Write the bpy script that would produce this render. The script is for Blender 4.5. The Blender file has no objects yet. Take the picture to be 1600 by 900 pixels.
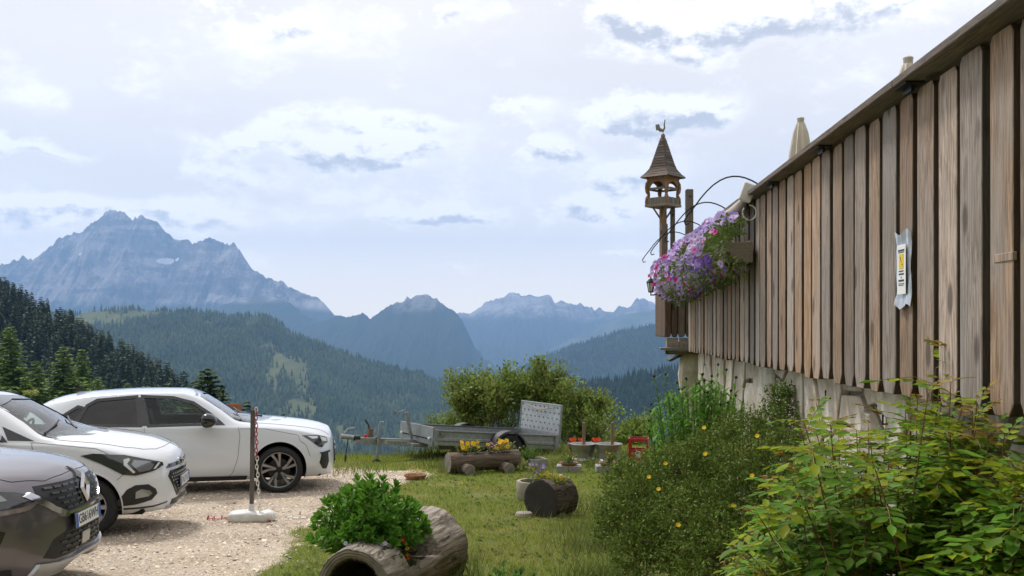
import bpy, bmesh, math, random
import numpy as np
from mathutils import Vector, Matrix
from mathutils.bvhtree import BVHTree
random.seed(7)
RNG = np.random.default_rng(11)
PI = math.pi
R = math.radians
scene = bpy.context.scene
COL = scene.collection

# ------------------------------------------------------------------ camera
FPX, HX, HY, EYE = 1556.0, 800.0, 510.0, 2.4
camd = bpy.data.cameras.new('camera')
cam = bpy.data.objects.new('camera', camd)
COL.objects.link(cam)
cam.location = (0, 0, EYE)
cam.rotation_euler = (R(90), 0, 0)
camd.sensor_width = 36.0
camd.lens = 36.0 * FPX / 1600.0
camd.shift_y = 60.0 / 1600.0
camd.clip_start = 0.05
camd.clip_end = 60000
scene.camera = cam

# ------------------------------------------------------------------ render
scene.render.engine = 'CYCLES'
cy = scene.cycles
cy.use_denoising = True
try:
    cy.denoiser = 'OPENIMAGEDENOISE'
except Exception:
    pass
cy.max_bounces = 7
cy.diffuse_bounces = 3
cy.glossy_bounces = 3
cy.transmission_bounces = 6
cy.transparent_max_bounces = 10
cy.volume_bounces = 1
cy.caustics_reflective = False
cy.caustics_refractive = False
cy.sample_clamp_indirect = 6.0
scene.view_settings.view_transform = 'Standard'
scene.view_settings.look = 'None'
scene.view_settings.exposure = 0.25
scene.view_settings.gamma = 1.0

# ------------------------------------------------------------------ sun
SUN_EL, SUN_AZ = R(56), R(-40)           # azimuth from +Y, positive to +X
sdir = Vector((math.sin(SUN_AZ) * math.cos(SUN_EL), math.cos(SUN_AZ) * math.cos(SUN_EL), math.sin(SUN_EL)))
sund = bpy.data.lights.new('sun', 'SUN')
sund.energy = 2.7
sund.angle = R(10)
sund.color = (1.0, 0.965, 0.92)
sun = bpy.data.objects.new('sun', sund)
COL.objects.link(sun)
sun.rotation_euler = (-sdir).to_track_quat('-Z', 'Y').to_euler()
sun.location = (0, 0, 60)

# ------------------------------------------------------------------ world sky with clouds
world = bpy.data.worlds.new('World')
scene.world = world
world.use_nodes = True

def node(nt, kind, ins=None, **props):
    n = nt.nodes.new(kind)
    for k, v in props.items():
        setattr(n, k, v)
    for k, v in (ins or {}).items():
        if hasattr(v, 'is_output') or isinstance(v, bpy.types.NodeSocket):
            nt.links.new(v, n.inputs[k])
        else:
            n.inputs[k].default_value = v
    return n

def mth(nt, op, a, b=0.0, clamp=False):
    n = node(nt, 'ShaderNodeMath', {0: a, 1: b}, operation=op, use_clamp=clamp)
    return n.outputs[0]

def vmt(nt, op, a, b):
    n = node(nt, 'ShaderNodeVectorMath', {0: a, 1: b}, operation=op)
    return n.outputs[1] if op in ('LENGTH', 'DOT_PRODUCT', 'DISTANCE') else n.outputs[0]

def mrange(nt, v, a, b, c=0.0, d=1.0, smooth=True):
    n = node(nt, 'ShaderNodeMapRange', {0: v, 1: a, 2: b, 3: c, 4: d},
             interpolation_type='SMOOTHSTEP' if smooth else 'LINEAR')
    return n.outputs[0]

def mixc(nt, f, a, b, blend='MIX'):
    n = nt.nodes.new('ShaderNodeMix')
    n.data_type = 'RGBA'
    n.blend_type = blend
    for s, v in ((n.inputs[0], f), (n.inputs[6], a), (n.inputs[7], b)):
        if isinstance(v, bpy.types.NodeSocket):
            nt.links.new(v, s)
        else:
            if s == n.inputs[0]:
                s.default_value = v
            else:
                s.default_value = (v[0], v[1], v[2], 1.0)
    return n.outputs[2]

VEIL_A, VEIL_B, VEIL_H = (8.9, 8.25, 7.7), (9.9, 9.25, 8.6), (17.6, 14.8, 10.7)
CLOUD_L, CLOUD_D = (10.8, 10.5, 10.2), (4.8, 4.95, 5.5)
def build_sky():
    nt = world.node_tree
    nt.nodes.clear()
    out = nt.nodes.new('ShaderNodeOutputWorld')
    bg = nt.nodes.new('ShaderNodeBackground')
    bg.inputs[1].default_value = 0.109
    nt.links.new(bg.outputs[0], out.inputs[0])
    sky = nt.nodes.new('ShaderNodeTexSky')
    sky.sky_type = 'NISHITA'
    sky.sun_disc = False
    sky.sun_elevation = SUN_EL
    sky.sun_rotation = SUN_AZ
    sky.altitude = 1900
    sky.air_density = 1.0
    sky.dust_density = 2.0
    tc = nt.nodes.new('ShaderNodeTexCoord')
    d = tc.outputs['Generated']
    sep = node(nt, 'ShaderNodeSeparateXYZ', {0: d})
    az = mth(nt, 'ARCTAN2', sep.outputs[0], sep.outputs[1])
    el = mth(nt, 'ARCSINE', sep.outputs[2])
    ae = node(nt, 'ShaderNodeCombineXYZ', {0: az, 1: el, 2: 0.0}).outputs[0]
    # cumulus heaps that stand in the view: centre and half size in pixels of the photo, weight
    heaps = [(540, 232, 190, 44, .62), (390, 285, 110, 34, .40), (330, 338, 230, 34, .36), (1050, 178, 150, 46, .62),
             (830, 168, 70, 26, .36), (850, 235, 70, 40, .42), (985, 268, 130, 46, .34), (1180, 30, 300, 62, .60), (990, 22, 110, 44, .42),
             (440, 30, 80, 46, .36), (60, 226, 100, 20, .44), (60, 325, 130, 36, .46),
             (710, 340, 100, 30, .50), (930, 330, 100, 30, .46), (610, 190, 150, 22, .36), (700, 415, 70, 9, .30), (1000, 400, 110, 9, .3), (690, 30, 50, 20, .30)]

    # turbulence breaks the heaps up; a second sample just above gives the relief of the puffs
    sd = vmt(nt, 'MULTIPLY', d, (1, 1, 1.7))
    nz = node(nt, 'ShaderNodeTexNoise', {'Vector': sd, 'Scale': 12.0, 'Detail': 7.0, 'Roughness': 0.64})
    f = nz.outputs[0]
    f2 = node(nt, 'ShaderNodeTexNoise', {'Vector': vmt(nt, 'ADD', sd, (.004, 0, .016)), 'Scale': 12.0, 'Detail': 5.0, 'Roughness': 0.64}).outputs[0]
    wv = vmt(nt, 'MULTIPLY', vmt(nt, 'SUBTRACT', nz.outputs[1], (.5, .5, .5)), (.20, .06, 0))
    q = vmt(nt, 'ADD', ae, wv)
    acc = under = None
    for (cx, cyy, rx, ry, w) in heaps:
        u, v = (cx - HX) / FPX, (HY - cyy) / FPX
        a0 = math.atan(u)
        e0 = math.atan(v * math.cos(a0))
        qq = vmt(nt, 'MULTIPLY', vmt(nt, 'SUBTRACT', q, (a0, e0, 0)), (FPX / rx, FPX / ry, 1))
        b = mrange(nt, vmt(nt, 'LENGTH', qq, (0, 0, 0)), 1.2, 0.1, 0.0, w * 1.4)
        yb = node(nt, 'ShaderNodeSeparateXYZ', {0: qq}).outputs[1]
        un = mth(nt, 'MULTIPLY', b, mth(nt, 'SUBTRACT', .12, yb))
        acc = b if acc is None else mth(nt, 'ADD', acc, b)
        under = un if under is None else mth(nt, 'ADD', under, un)
    big = node(nt, 'ShaderNodeTexNoise', {'Vector': vmt(nt, 'MULTIPLY', d, (1, 1, 3.2)), 'Scale': 3.1, 'Detail': 3.0, 'Roughness': 0.5}).outputs[0]
    s0 = mth(nt, 'ADD', acc, mth(nt, 'MULTIPLY', mth(nt, 'SUBTRACT', f, .5), 2.0))
    s0 = mth(nt, 'ADD', s0, mth(nt, 'MULTIPLY', mth(nt, 'SUBTRACT', big, .5), .9))
    cover = mth(nt, 'MULTIPLY', mrange(nt, s0, .0, .44), mrange(nt, el, .035, .075))
    relief = mth(nt, 'MULTIPLY', mth(nt, 'SUBTRACT', f2, f), 7.0)
    dark = mth(nt, 'ADD', mth(nt, 'MULTIPLY', under, 3.4), relief)
    dark = mth(nt, 'MULTIPLY', mrange(nt, dark, .05, 1.35), mrange(nt, s0, .06, .55))
    veil = mixc(nt, mrange(nt, big, .32, .68), VEIL_A, VEIL_B)
    base = mixc(nt, .88, sky.outputs[0], veil)
    hzn = mrange(nt, el, .0, .16, 1.0, 0.0)
    base = mixc(nt, mth(nt, 'MULTIPLY', hzn, .85), base, VEIL_H)
    cc = mixc(nt, dark, mixc(nt, hzn, CLOUD_L, (19.5, 16.6, 12.6)), mixc(nt, hzn, CLOUD_D, (9.5, 8.6, 7.6)))
    colr = mixc(nt, mth(nt, 'MULTIPLY', cover, .85), base, cc)
    nt.links.new(colr, bg.inputs[0])
build_sky()
try:
    world.cycles.sampling_method = 'MANUAL'
    world.cycles.sample_map_resolution = 512
except Exception:
    pass

# ------------------------------------------------------------------ helpers: placing, tagging, meshes
def W(px, py, Y):
    """world point that stands Y metres ahead and shows at photo pixel px, py"""
    return Vector(((px - HX) / FPX * Y, Y, EYE - (py - HY) / FPX * Y))

def tag(o, label=None, cat=None, group=None, kind=None):
    if label: o['label'] = label
    if cat: o['category'] = cat
    if group: o['group'] = group
    if kind: o['kind'] = kind
    return o

def thing(name, label, cat, loc=(0, 0, 0), rz=0.0, group=None):
    o = bpy.data.objects.new(name, None)
    o.empty_display_size = .1
    COL.objects.link(o)
    o.location = loc
    o.rotation_euler = (0, 0, rz)
    return tag(o, label, cat, group)

def link(name, me, mat=None, parent=None, loc=None, rot=None):
    o = bpy.data.objects.new(name, me)
    COL.objects.link(o)
    if mat is not None and len(me.materials) == 0:
        for m in (mat if isinstance(mat, (list, tuple)) else [mat]):
            me.materials.append(m)
    if parent is not None: o.parent = parent
    if loc is not None: o.location = loc
    if rot is not None: o.rotation_euler = rot
    return o

def np_mesh(name, V, F, smooth=False, attrs=None):
    """V (n,3) array, F list/array of equal-length faces or list of lists"""
    me = bpy.data.meshes.new(name)
    V = np.asarray(V, dtype=np.float32)
    if isinstance(F, np.ndarray):
        k = F.shape[1]
        me.vertices.add(len(V)); me.loops.add(F.size); me.polygons.add(len(F))
        me.vertices.foreach_set('co', V.ravel())
        me.loops.foreach_set('vertex_index', F.astype(np.int32).ravel())
        me.polygons.foreach_set('loop_start', np.arange(0, F.size, k, dtype=np.int32))
        me.polygons.foreach_set('loop_total', np.full(len(F), k, dtype=np.int32))
        me.update(calc_edges=True)
    else:
        me.from_pydata([tuple(map(float, v)) for v in V], [], F)
        me.update()
    if smooth:
        me.polygons.foreach_set('use_smooth', np.ones(len(me.polygons), dtype=bool))
    for k, a in (attrs or {}).items():
        at = me.attributes.new(k, 'FLOAT', 'POINT')
        at.data.foreach_set('value', np.asarray(a, dtype=np.float32))
    return me

def scatter_mesh(name, tv, tf, M, P, smooth=False, tattr=None, iattr=None):
    """many copies of a small template in one mesh; M (n,3,3) rows are the images of x,y,z"""
    tv = np.asarray(tv, float); tf = np.asarray(tf, int)
    n, k = len(P), len(tv)
    V = np.einsum('kc,ncd->nkd', tv, M) + P[:, None, :]
    F = tf[None, :, :] + (np.arange(n) * k)[:, None, None]
    attrs = {}
    if tattr is not None: attrs['t'] = np.tile(np.asarray(tattr, float), n)
    if iattr is not None: attrs['r'] = np.repeat(np.asarray(iattr, float), k)
    return np_mesh(name, V.reshape(-1, 3), F.reshape(-1, tf.shape[1]), smooth, attrs)

def nrm(a):
    a = np.asarray(a, float)
    return a / np.maximum(np.linalg.norm(a, axis=-1, keepdims=True), 1e-9)

def basis(fwd, up, sx=1, sy=1, sz=1):
    """rows: side(x), forward(y), normal(z)"""
    f = nrm(fwd); s = nrm(np.cross(f, up)); u = np.cross(s, f)
    sx, sy, sz = [np.broadcast_to(np.asarray(q, float), f.shape[:1])[:, None] for q in (sx, sy, sz)]
    return np.stack([s * sx, f * sy, u * sz], axis=1)

class MB:
    """collects shapes into one mesh"""
    def __init__(self):
        self.v = []; self.f = []
    def add(self, vs, fs):
        b = len(self.v)
        self.v += [tuple(v) for v in vs]
        self.f += [tuple(i + b for i in f) for f in fs]
        return self
    def box(self, c, s, rot=None):
        x, y, z = s[0] / 2, s[1] / 2, s[2] / 2
        vs = [Vector(p) for p in ((-x, -y, -z), (x, -y, -z), (x, y, -z), (-x, y, -z), (-x, -y, z), (x, -y, z), (x, y, z), (-x, y, z))]
        if rot is not None: vs = [rot @ v for v in vs]
        c = Vector(c)
        return self.add([v + c for v in vs], [(0, 3, 2, 1), (4, 5, 6, 7), (0, 1, 5, 4), (1, 2, 6, 5), (2, 3, 7, 6), (3, 0, 4, 7)])
    def tube(self, pts, r, n=8, cap=True, closed=False):
        pts = [Vector(p) for p in pts]
        rr = r if isinstance(r, (list, tuple)) else [r] * len(pts)
        rings = []; prev = None
        m = len(pts)
        for i, p in enumerate(pts):
            if closed: t = pts[(i + 1) % m] - pts[i - 1]
            else: t = pts[min(i + 1, m - 1)] - pts[max(i - 1, 0)]
            t.normalize()
            if prev is None:
                a = Vector((0, 0, 1)) if abs(t.z) < .9 else Vector((1, 0, 0))
                u = t.cross(a).normalized()
            else:
                u = (prev - t * prev.dot(t)).normalized()
            prev = u; w = t.cross(u)
            rings.append([p + (u * math.cos(k * 2 * PI / n) + w * math.sin(k * 2 * PI / n)) * rr[i] for k in range(n)])
        vs = [v for g in rings for v in g]; fs = []
        for i in range(m if closed else m - 1):
            j = (i + 1) % m
            for k in range(n):
                k2 = (k + 1) % n
                fs.append((i * n + k, i * n + k2, j * n + k2, j * n + k))
        if cap and not closed:
            fs.append(tuple(reversed(range(n)))); fs.append(tuple(range((m - 1) * n, m * n)))
        return self.add(vs, fs)
    def lathe(self, prof, n=24, c=(0, 0, 0), axis='z', cap=True):
        vs = []; fs = []
        for (r, h) in prof:
            for k in range(n):
                a = 2 * PI * k / n
                p = (r * math.cos(a), r * math.sin(a), h)
                if axis == 'y': p = (p[0], -p[2], p[1])
                if axis == 'x': p = (p[2], p[0], p[1])
                vs.append(Vector(p) + Vector(c))
        m = len(prof)
        for i in range(m - 1):
            for k in range(n):
                k2 = (k + 1) % n
                fs.append((i * n + k, i * n + k2, (i + 1) * n + k2, (i + 1) * n + k))
        if cap:
            fs.append(tuple(reversed(range(n)))); fs.append(tuple(range((m - 1) * n, m * n)))
        return self.add(vs, fs)
    def prism(self, poly, o, u, v, d):
        """polygon in the (u,v) plane at o, extruded by vector d"""
        o, u, v, d = Vector(o), Vector(u), Vector(v), Vector(d)
        n = len(poly)
        a = [o + u * p[0] + v * p[1] for p in poly]
        vs = a + [p + d for p in a]
        fs = [tuple(range(n)), tuple(reversed(range(n, 2 * n)))]
        for k in range(n):
            k2 = (k + 1) % n
            fs.append((k2, k, n + k, n + k2))
        return self.add(vs, fs)
    def mesh(self, name, smooth=False, bevel=0.0, seg=1, angle=None):
        me = bpy.data.meshes.new(name)
        me.from_pydata([tuple(v) for v in self.v], [], self.f)
        bm = bmesh.new(); bm.from_mesh(me)
        bmesh.ops.recalc_face_normals(bm, faces=bm.faces)
        if bevel > 0:
            es = [e for e in bm.edges if len(e.link_faces) == 2 and e.calc_face_angle(0) > .5]
            bmesh.ops.bevel(bm, geom=es, offset=bevel, segments=seg, affect='EDGES', clamp_overlap=True)
        bm.to_mesh(me); bm.free()
        if smooth or angle:
            me.polygons.foreach_set('use_smooth', np.ones(len(me.polygons), dtype=bool))
            me.set_sharp_from_angle(angle=angle or R(40))
        me.update()
        return me
    def build(self, name, mat, parent=None, smooth=False, bevel=0.0, seg=1, loc=None, rot=None, angle=None):
        return link(name, self.mesh(name, smooth, bevel, seg, angle), mat, parent, loc, rot)

def copy_tree(o, parent=None):
    c = o.copy(); COL.objects.link(c)
    if parent is not None: c.parent = parent
    for ch in list(o.children): copy_tree(ch, c)
    return c

# numpy value noise --------------------------------------------------
def _hash(ix, iy, s):
    h = (ix.astype(np.int64) * 374761393 + iy.astype(np.int64) * 668265263 + s * 982451653) & 0xffffffff
    h = ((h ^ (h >> 13)) * 1274126177) & 0xffffffff
    return ((h ^ (h >> 16)) & 0xffffff) / float(0xffffff)

def vnoise(x, y, s=0):
    x = np.asarray(x, float); y = np.asarray(y, float)
    ix, iy = np.floor(x), np.floor(y)
    fx, fy = x - ix, y - iy
    fx = fx * fx * (3 - 2 * fx); fy = fy * fy * (3 - 2 * fy)
    a, b = _hash(ix, iy, s), _hash(ix + 1, iy, s)
    c, d = _hash(ix, iy + 1, s), _hash(ix + 1, iy + 1, s)
    return (a * (1 - fx) + b * fx) * (1 - fy) + (c * (1 - fx) + d * fx) * fy

def fbm(x, y, o=4, s=0, g=.5):
    t = 0; a = 1; n = 0
    for i in range(o):
        t = t + a * vnoise(np.asarray(x) * 2 ** i, np.asarray(y) * 2 ** i, s + i * 17); n += a; a *= g
    return t / n

def ridged(x, y, o=4, s=0, g=.5):
    t = 0; a = 1; n = 0
    for i in range(o):
        t = t + a * (1 - np.abs(2 * vnoise(np.asarray(x) * 2 ** i, np.asarray(y) * 2 ** i, s + i * 17) - 1)); n += a; a *= g
    return t / n

def sstep(a, b, x):
    t = np.clip((np.asarray(x, float) - a) / (b - a), 0, 1)
    return t * t * (3 - 2 * t)
# ------------------------------------------------------------------ materials
MATS = {}
def mat(name, col, rough=.6, metal=0.0, var=0.0, vscale=8.0, bump=0.0, bscale=40.0, coat=0.0, spec=.5, stretch=None,
        col2=None, objrand=0.0, island=0.0, transl=0.0, emis=None, detail=6.0, coords='Object'):
    """Principled surface; colour varies with noise (towards col2 or darker), per object and per island"""
    if name in MATS: return MATS[name]
    m = bpy.data.materials.new(name); m.use_nodes = True
    MATS[name] = m
    nt = m.node_tree
    b = nt.nodes['Principled BSDF']
    b.inputs['Roughness'].default_value = rough
    b.inputs['Metallic'].default_value = metal
    b.inputs['Coat Weight'].default_value = coat
    b.inputs['Coat Roughness'].default_value = .04
    b.inputs['Specular IOR Level'].default_value = spec
    c = (col[0], col[1], col[2], 1)
    src = None
    vec = None
    if var or bump or col2:
        tc = nt.nodes.new('ShaderNodeTexCoord')
        mp = node(nt, 'ShaderNodeMapping', {0: tc.outputs[coords]})
        if stretch: mp.inputs['Scale'].default_value = stretch
        vec = mp.outputs[0]
        if objrand:
            oi = nt.nodes.new('ShaderNodeObjectInfo')
            vec = vmt(nt, 'ADD', vec, vmt(nt, 'MULTIPLY', node(nt, 'ShaderNodeCombineXYZ', {0: oi.outputs['Random'], 1: oi.outputs['Random'], 2: oi.outputs['Random']}).outputs[0], (31, 17, 23)))
    if var or col2:
        nz = node(nt, 'ShaderNodeTexNoise', {'Vector': vec, 'Scale': vscale, 'Detail': detail, 'Roughness': .6}).outputs[0]
        f = mrange(nt, nz, .30, .72)
        c2 = col2 if col2 else tuple(x * (1 - var) for x in col)
        src = mixc(nt, f, c, c2)
    if objrand:
        oi = nt.nodes.new('ShaderNodeObjectInfo')
        k = mrange(nt, oi.outputs['Random'], 0, 1, 1 - objrand, 1 + objrand * .6, False)
        hs = node(nt, 'ShaderNodeHueSaturation', {'Value': k, 'Color': src if src else c})
        src = hs.outputs[0]
    if island:
        ge = nt.nodes.new('ShaderNodeNewGeometry')
        r = ge.outputs['Random Per Island']
        hs = node(nt, 'ShaderNodeHueSaturation', {'Value': mrange(nt, r, 0, 1, 1 - island, 1 + island, False),
                                                  'Hue': mrange(nt, r, 0, 1, .5 - island * .035, .5 + island * .02, False), 'Color': src if src else c})
        src = hs.outputs[0]
    if src: nt.links.new(src, b.inputs['Base Color'])
    else: b.inputs['Base Color'].default_value = c
    if bump:
        nb = node(nt, 'ShaderNodeTexNoise', {'Vector': vec, 'Scale': bscale, 'Detail': 8.0, 'Roughness': .65}).outputs[0]
        bp = node(nt, 'ShaderNodeBump', {'Strength': bump, 'Distance': .02, 'Height': nb})
        nt.links.new(bp.outputs[0], b.inputs['Normal'])
    if emis:
        b.inputs['Emission Color'].default_value = (emis[0], emis[1], emis[2], 1)
        b.inputs['Emission Strength'].default_value = emis[3]
    if transl:
        tr = nt.nodes.new('ShaderNodeBsdfTranslucent')
        if src: nt.links.new(src, tr.inputs[0])
        else: tr.inputs[0].default_value = c
        mx = node(nt, 'ShaderNodeMixShader', {0: transl, 1: b.outputs[0], 2: tr.outputs[0]})
        nt.links.new(mx.outputs[0], nt.nodes['Material Output'].inputs[0])
    return m

def leafmat(name, col, col2=None, rough=.5, transl=.35, island=.35, vscale=1.2, spec=.12):
    return mat(name, col, rough=rough, col2=col2 or tuple(c * .6 for c in col), vscale=vscale, island=island, transl=transl, spec=spec, detail=2.0)

def glassmat(name, tint, refl_rough=.02, ior=1.6):
    """clear pane: see-through tint with the sky mirrored at grazing angles"""
    if name in MATS: return MATS[name]
    m = bpy.data.materials.new(name); m.use_nodes = True; MATS[name] = m
    nt = m.node_tree; nt.nodes.remove(nt.nodes['Principled BSDF'])
    tr = node(nt, 'ShaderNodeBsdfTransparent', {0: (*tint, 1)})
    gl = node(nt, 'ShaderNodeBsdfGlossy', {'Roughness': refl_rough, 'Color': (1, 1, 1, 1)})
    ge = nt.nodes.new('ShaderNodeNewGeometry')
    c = mth(nt, 'ABSOLUTE', vmt(nt, 'DOT_PRODUCT', ge.outputs['Incoming'], ge.outputs['Normal']))
    f0 = ((ior - 1) / (ior + 1)) ** 2
    f = mth(nt, 'ADD', mth(nt, 'MULTIPLY', mth(nt, 'POWER', mth(nt, 'SUBTRACT', 1.0, c), 5.0), 1 - f0), f0, True)
    mx = node(nt, 'ShaderNodeMixShader', {0: f, 1: tr.outputs[0], 2: gl.outputs[0]})
    nt.links.new(mx.outputs[0], nt.nodes['Material Output'].inputs[0])
    return m
# ------------------------------------------------------------------ ground near by
def gz(X, Y):
    X = np.asarray(X, float); Y = np.asarray(Y, float)
    Yb = Y - 1.7 * sstep(-2.6, -.6, X) * sstep(17.5, 19.5, Y)
    z = np.interp(Yb, [-15, 0, 5, 6.5, 8, 10.5, 12, 14, 16, 18.3, 19.2, 20.2, 22, 26, 30],
                  [.85, .8, .52, .40, .30, .19, .10, .07, .0, -.08, -.14, -.36, -1.0, -2.6, -4.4])
    z = z + .13 * sstep(-2.6, -.9, X) * sstep(12.5, 7.0, Y)
    z = z + .25 * sstep(1.2, 2.4, X) * sstep(16, 9, Y)
    z = z + (fbm(X * .7, Y * .7, 3, 5) - .5) * .05 * sstep(22, 19, Y)
    return z

def gravel_mask(X, Y):
    X = np.asarray(X, float); Y = np.asarray(Y, float)
    edge = np.interp(Y, [-15, 5, 7, 8.4, 9.5, 12, 13.5, 15.0, 16.3, 17.0, 17.6, 30], [-2.6, -2.2, -2.1, -2.0, -2.1, -2.25, -2.15, -1.55, -1.45, -2.0, -3.5, -3.8])
    w = (fbm(X * 1.3, Y * 1.3, 4, 3) - .5) * 1.1
    m = sstep(.32, -.32, X - edge + w)
    far = sstep(17.4, 16.6, Y + w * .6)
    far = np.where(X < -5.5, 1.0, far)
    return m * far

def ground_mat():
    m = bpy.data.materials.new('ground_soil'); m.use_nodes = True
    nt = m.node_tree; b = nt.nodes['Principled BSDF']
    b.inputs['Roughness'].default_value = .95; b.inputs['Specular IOR Level'].default_value = .15
    tc = nt.nodes.new('ShaderNodeTexCoord').outputs['Object']
    at = node(nt, 'ShaderNodeAttribute', attribute_name='t').outputs['Fac']
    n1 = node(nt, 'ShaderNodeTexNoise', {'Vector': tc, 'Scale': 1.7, 'Detail': 8.0, 'Roughness': .65}).outputs[0]
    n2 = node(nt, 'ShaderNodeTexNoise', {'Vector': tc, 'Scale': 55.0, 'Detail': 5.0, 'Roughness': .7}).outputs[0]
    vo = node(nt, 'ShaderNodeTexVoronoi', {'Vector': tc, 'Scale': 42.0}).outputs
    grit = mixc(nt, mrange(nt, n2, .30, .70), (.64, .55, .44), (.37, .30, .23))
    grit = mixc(nt, mrange(nt, n1, .40, .62), grit, (.44, .355, .265))
    n4 = node(nt, 'ShaderNodeTexNoise', {'Vector': vmt(nt, 'MULTIPLY', tc, (.35, 1.6, 1)), 'Scale': 1.1, 'Detail': 7.0, 'Roughness': .65}).outputs[0]
    grit = mixc(nt, mth(nt, 'MULTIPLY', mrange(nt, n4, .48, .66), .7), grit, (.33, .265, .20))
    grit = mixc(nt, .45, grit, node(nt, 'ShaderNodeRGBToBW', {0: vo['Color']}).outputs[0], 'SOFT_LIGHT')
    n3 = node(nt, 'ShaderNodeTexNoise', {'Vector': tc, 'Scale': .9, 'Detail': 6.0, 'Roughness': .6}).outputs[0]
    turf = mixc(nt, mrange(nt, n2, .3, .7), (.10, .135, .03), (.165, .165, .05))
    turf = mixc(nt, mrange(nt, n3, .48, .74), turf, (.23, .20, .085))
    f = mrange(nt, mth(nt, 'ADD', at, mth(nt, 'MULTIPLY', mth(nt, 'SUBTRACT', n2, .5), .9)), .38, .62)
    nt.links.new(mixc(nt, f, turf, grit), b.inputs['Base Color'])
    h = mth(nt, 'ADD', n2, mth(nt, 'MULTIPLY', vo['Distance'], -.8))
    bp = node(nt, 'ShaderNodeBump', {'Strength': .8, 'Distance': .015, 'Height': h})
    nt.links.new(bp.outputs[0], b.inputs['Normal'])
    return m

def grid_mesh(name, X, Y, Z, attr=None, smooth=True):
    ny, nx = X.shape
    V = np.stack([X, Y, Z], -1).reshape(-1, 3)
    i = np.arange(nx - 1)[None, :] + (np.arange(ny - 1) * nx)[:, None]
    F = np.stack([i, i + 1, i + nx + 1, i + nx], -1).reshape(-1, 4)
    return np_mesh(name, V, F, smooth, {'t': attr.ravel()} if attr is not None else None)

def build_ground():
    xs = np.concatenate([np.linspace(-40, -9, 50)[:-1], np.linspace(-9, 7, 190), np.linspace(7, 30, 40)[1:]])
    ys = np.concatenate([np.linspace(-15, 5, 30)[:-1], np.linspace(5, 21, 190), np.linspace(21, 30, 24)[1:]])
    X, Y = np.meshgrid(xs, ys)
    o = link('ground', grid_mesh('ground', X, Y, gz(X, Y), gravel_mask(X, Y)), ground_mat())
    tag(o, kind='structure')
build_ground()

# ------------------------------------------------------------------ hillside and valley sheet
def hz(X, Y):
    Y = np.asarray(Y, float)
    z = np.interp(Y, [24, 30, 60, 110, 160, 220, 300, 600, 1000, 1500, 4000, 20000],
                  [-2.6, -5.0, -9, -15, -28, -48, -78, -195, -310, -390, -415, -415])
    return z + (fbm(np.asarray(X) * .02, Y * .02, 4, 9) - .5) * np.clip((Y - 40) * .05, 0, 24)

def terrain_mat(name, dark, light, meadow=None, scale=.02, bump=.5, bdist=8.0):
    m = bpy.data.materials.new(name); m.use_nodes = True
    nt = m.node_tree; b = nt.nodes['Principled BSDF']
    b.inputs['Roughness'].default_value = 1.0; b.inputs['Specular IOR Level'].default_value = .05
    tc = nt.nodes.new('ShaderNodeTexCoord').outputs['Object']
    n1 = node(nt, 'ShaderNodeTexNoise', {'Vector': tc, 'Scale': scale, 'Detail': 9.0, 'Roughness': .65}).outputs[0]
    n2 = node(nt, 'ShaderNodeTexNoise', {'Vector': tc, 'Scale': scale * 7, 'Detail': 6.0, 'Roughness': .7}).outputs[0]
    c = mixc(nt, mrange(nt, n1, .38, .66), dark, light)
    if meadow:
        at = node(nt, 'ShaderNodeAttribute', attribute_name='t').outputs['Fac']
        f = mrange(nt, mth(nt, 'ADD', at, mth(nt, 'MULTIPLY', mth(nt, 'SUBTRACT', n2, .5), 1.5)), .30, .70)
        c = mixc(nt, mth(nt, 'MULTIPLY', f, .85), c, mixc(nt, n2, meadow, tuple(x * .6 for x in meadow)))
    nt.links.new(c, b.inputs['Base Color'])
    bp = node(nt, 'ShaderNodeBump', {'Strength': bump, 'Distance': bdist, 'Height': n2})
    nt.links.new(bp.outputs[0], b.inputs['Normal'])
    return m

def build_valley():
    Ys = 24 * (13500 / 24) ** np.linspace(0, 1, 110)
    az = np.linspace(-1.0, 1.0, 120)
    Y = np.repeat(Ys[:, None], 120, 1)
    X = az[None, :] * np.clip(Y * 1.2 + 30, 0, 11500)
    o = link('valley', grid_mesh('valley', X, Y, hz(X, Y)), terrain_mat('valley_green', (.03, .055, .016), (.07, .10, .03), scale=.05, bdist=2))
    tag(o, kind='structure')
build_valley()

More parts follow.
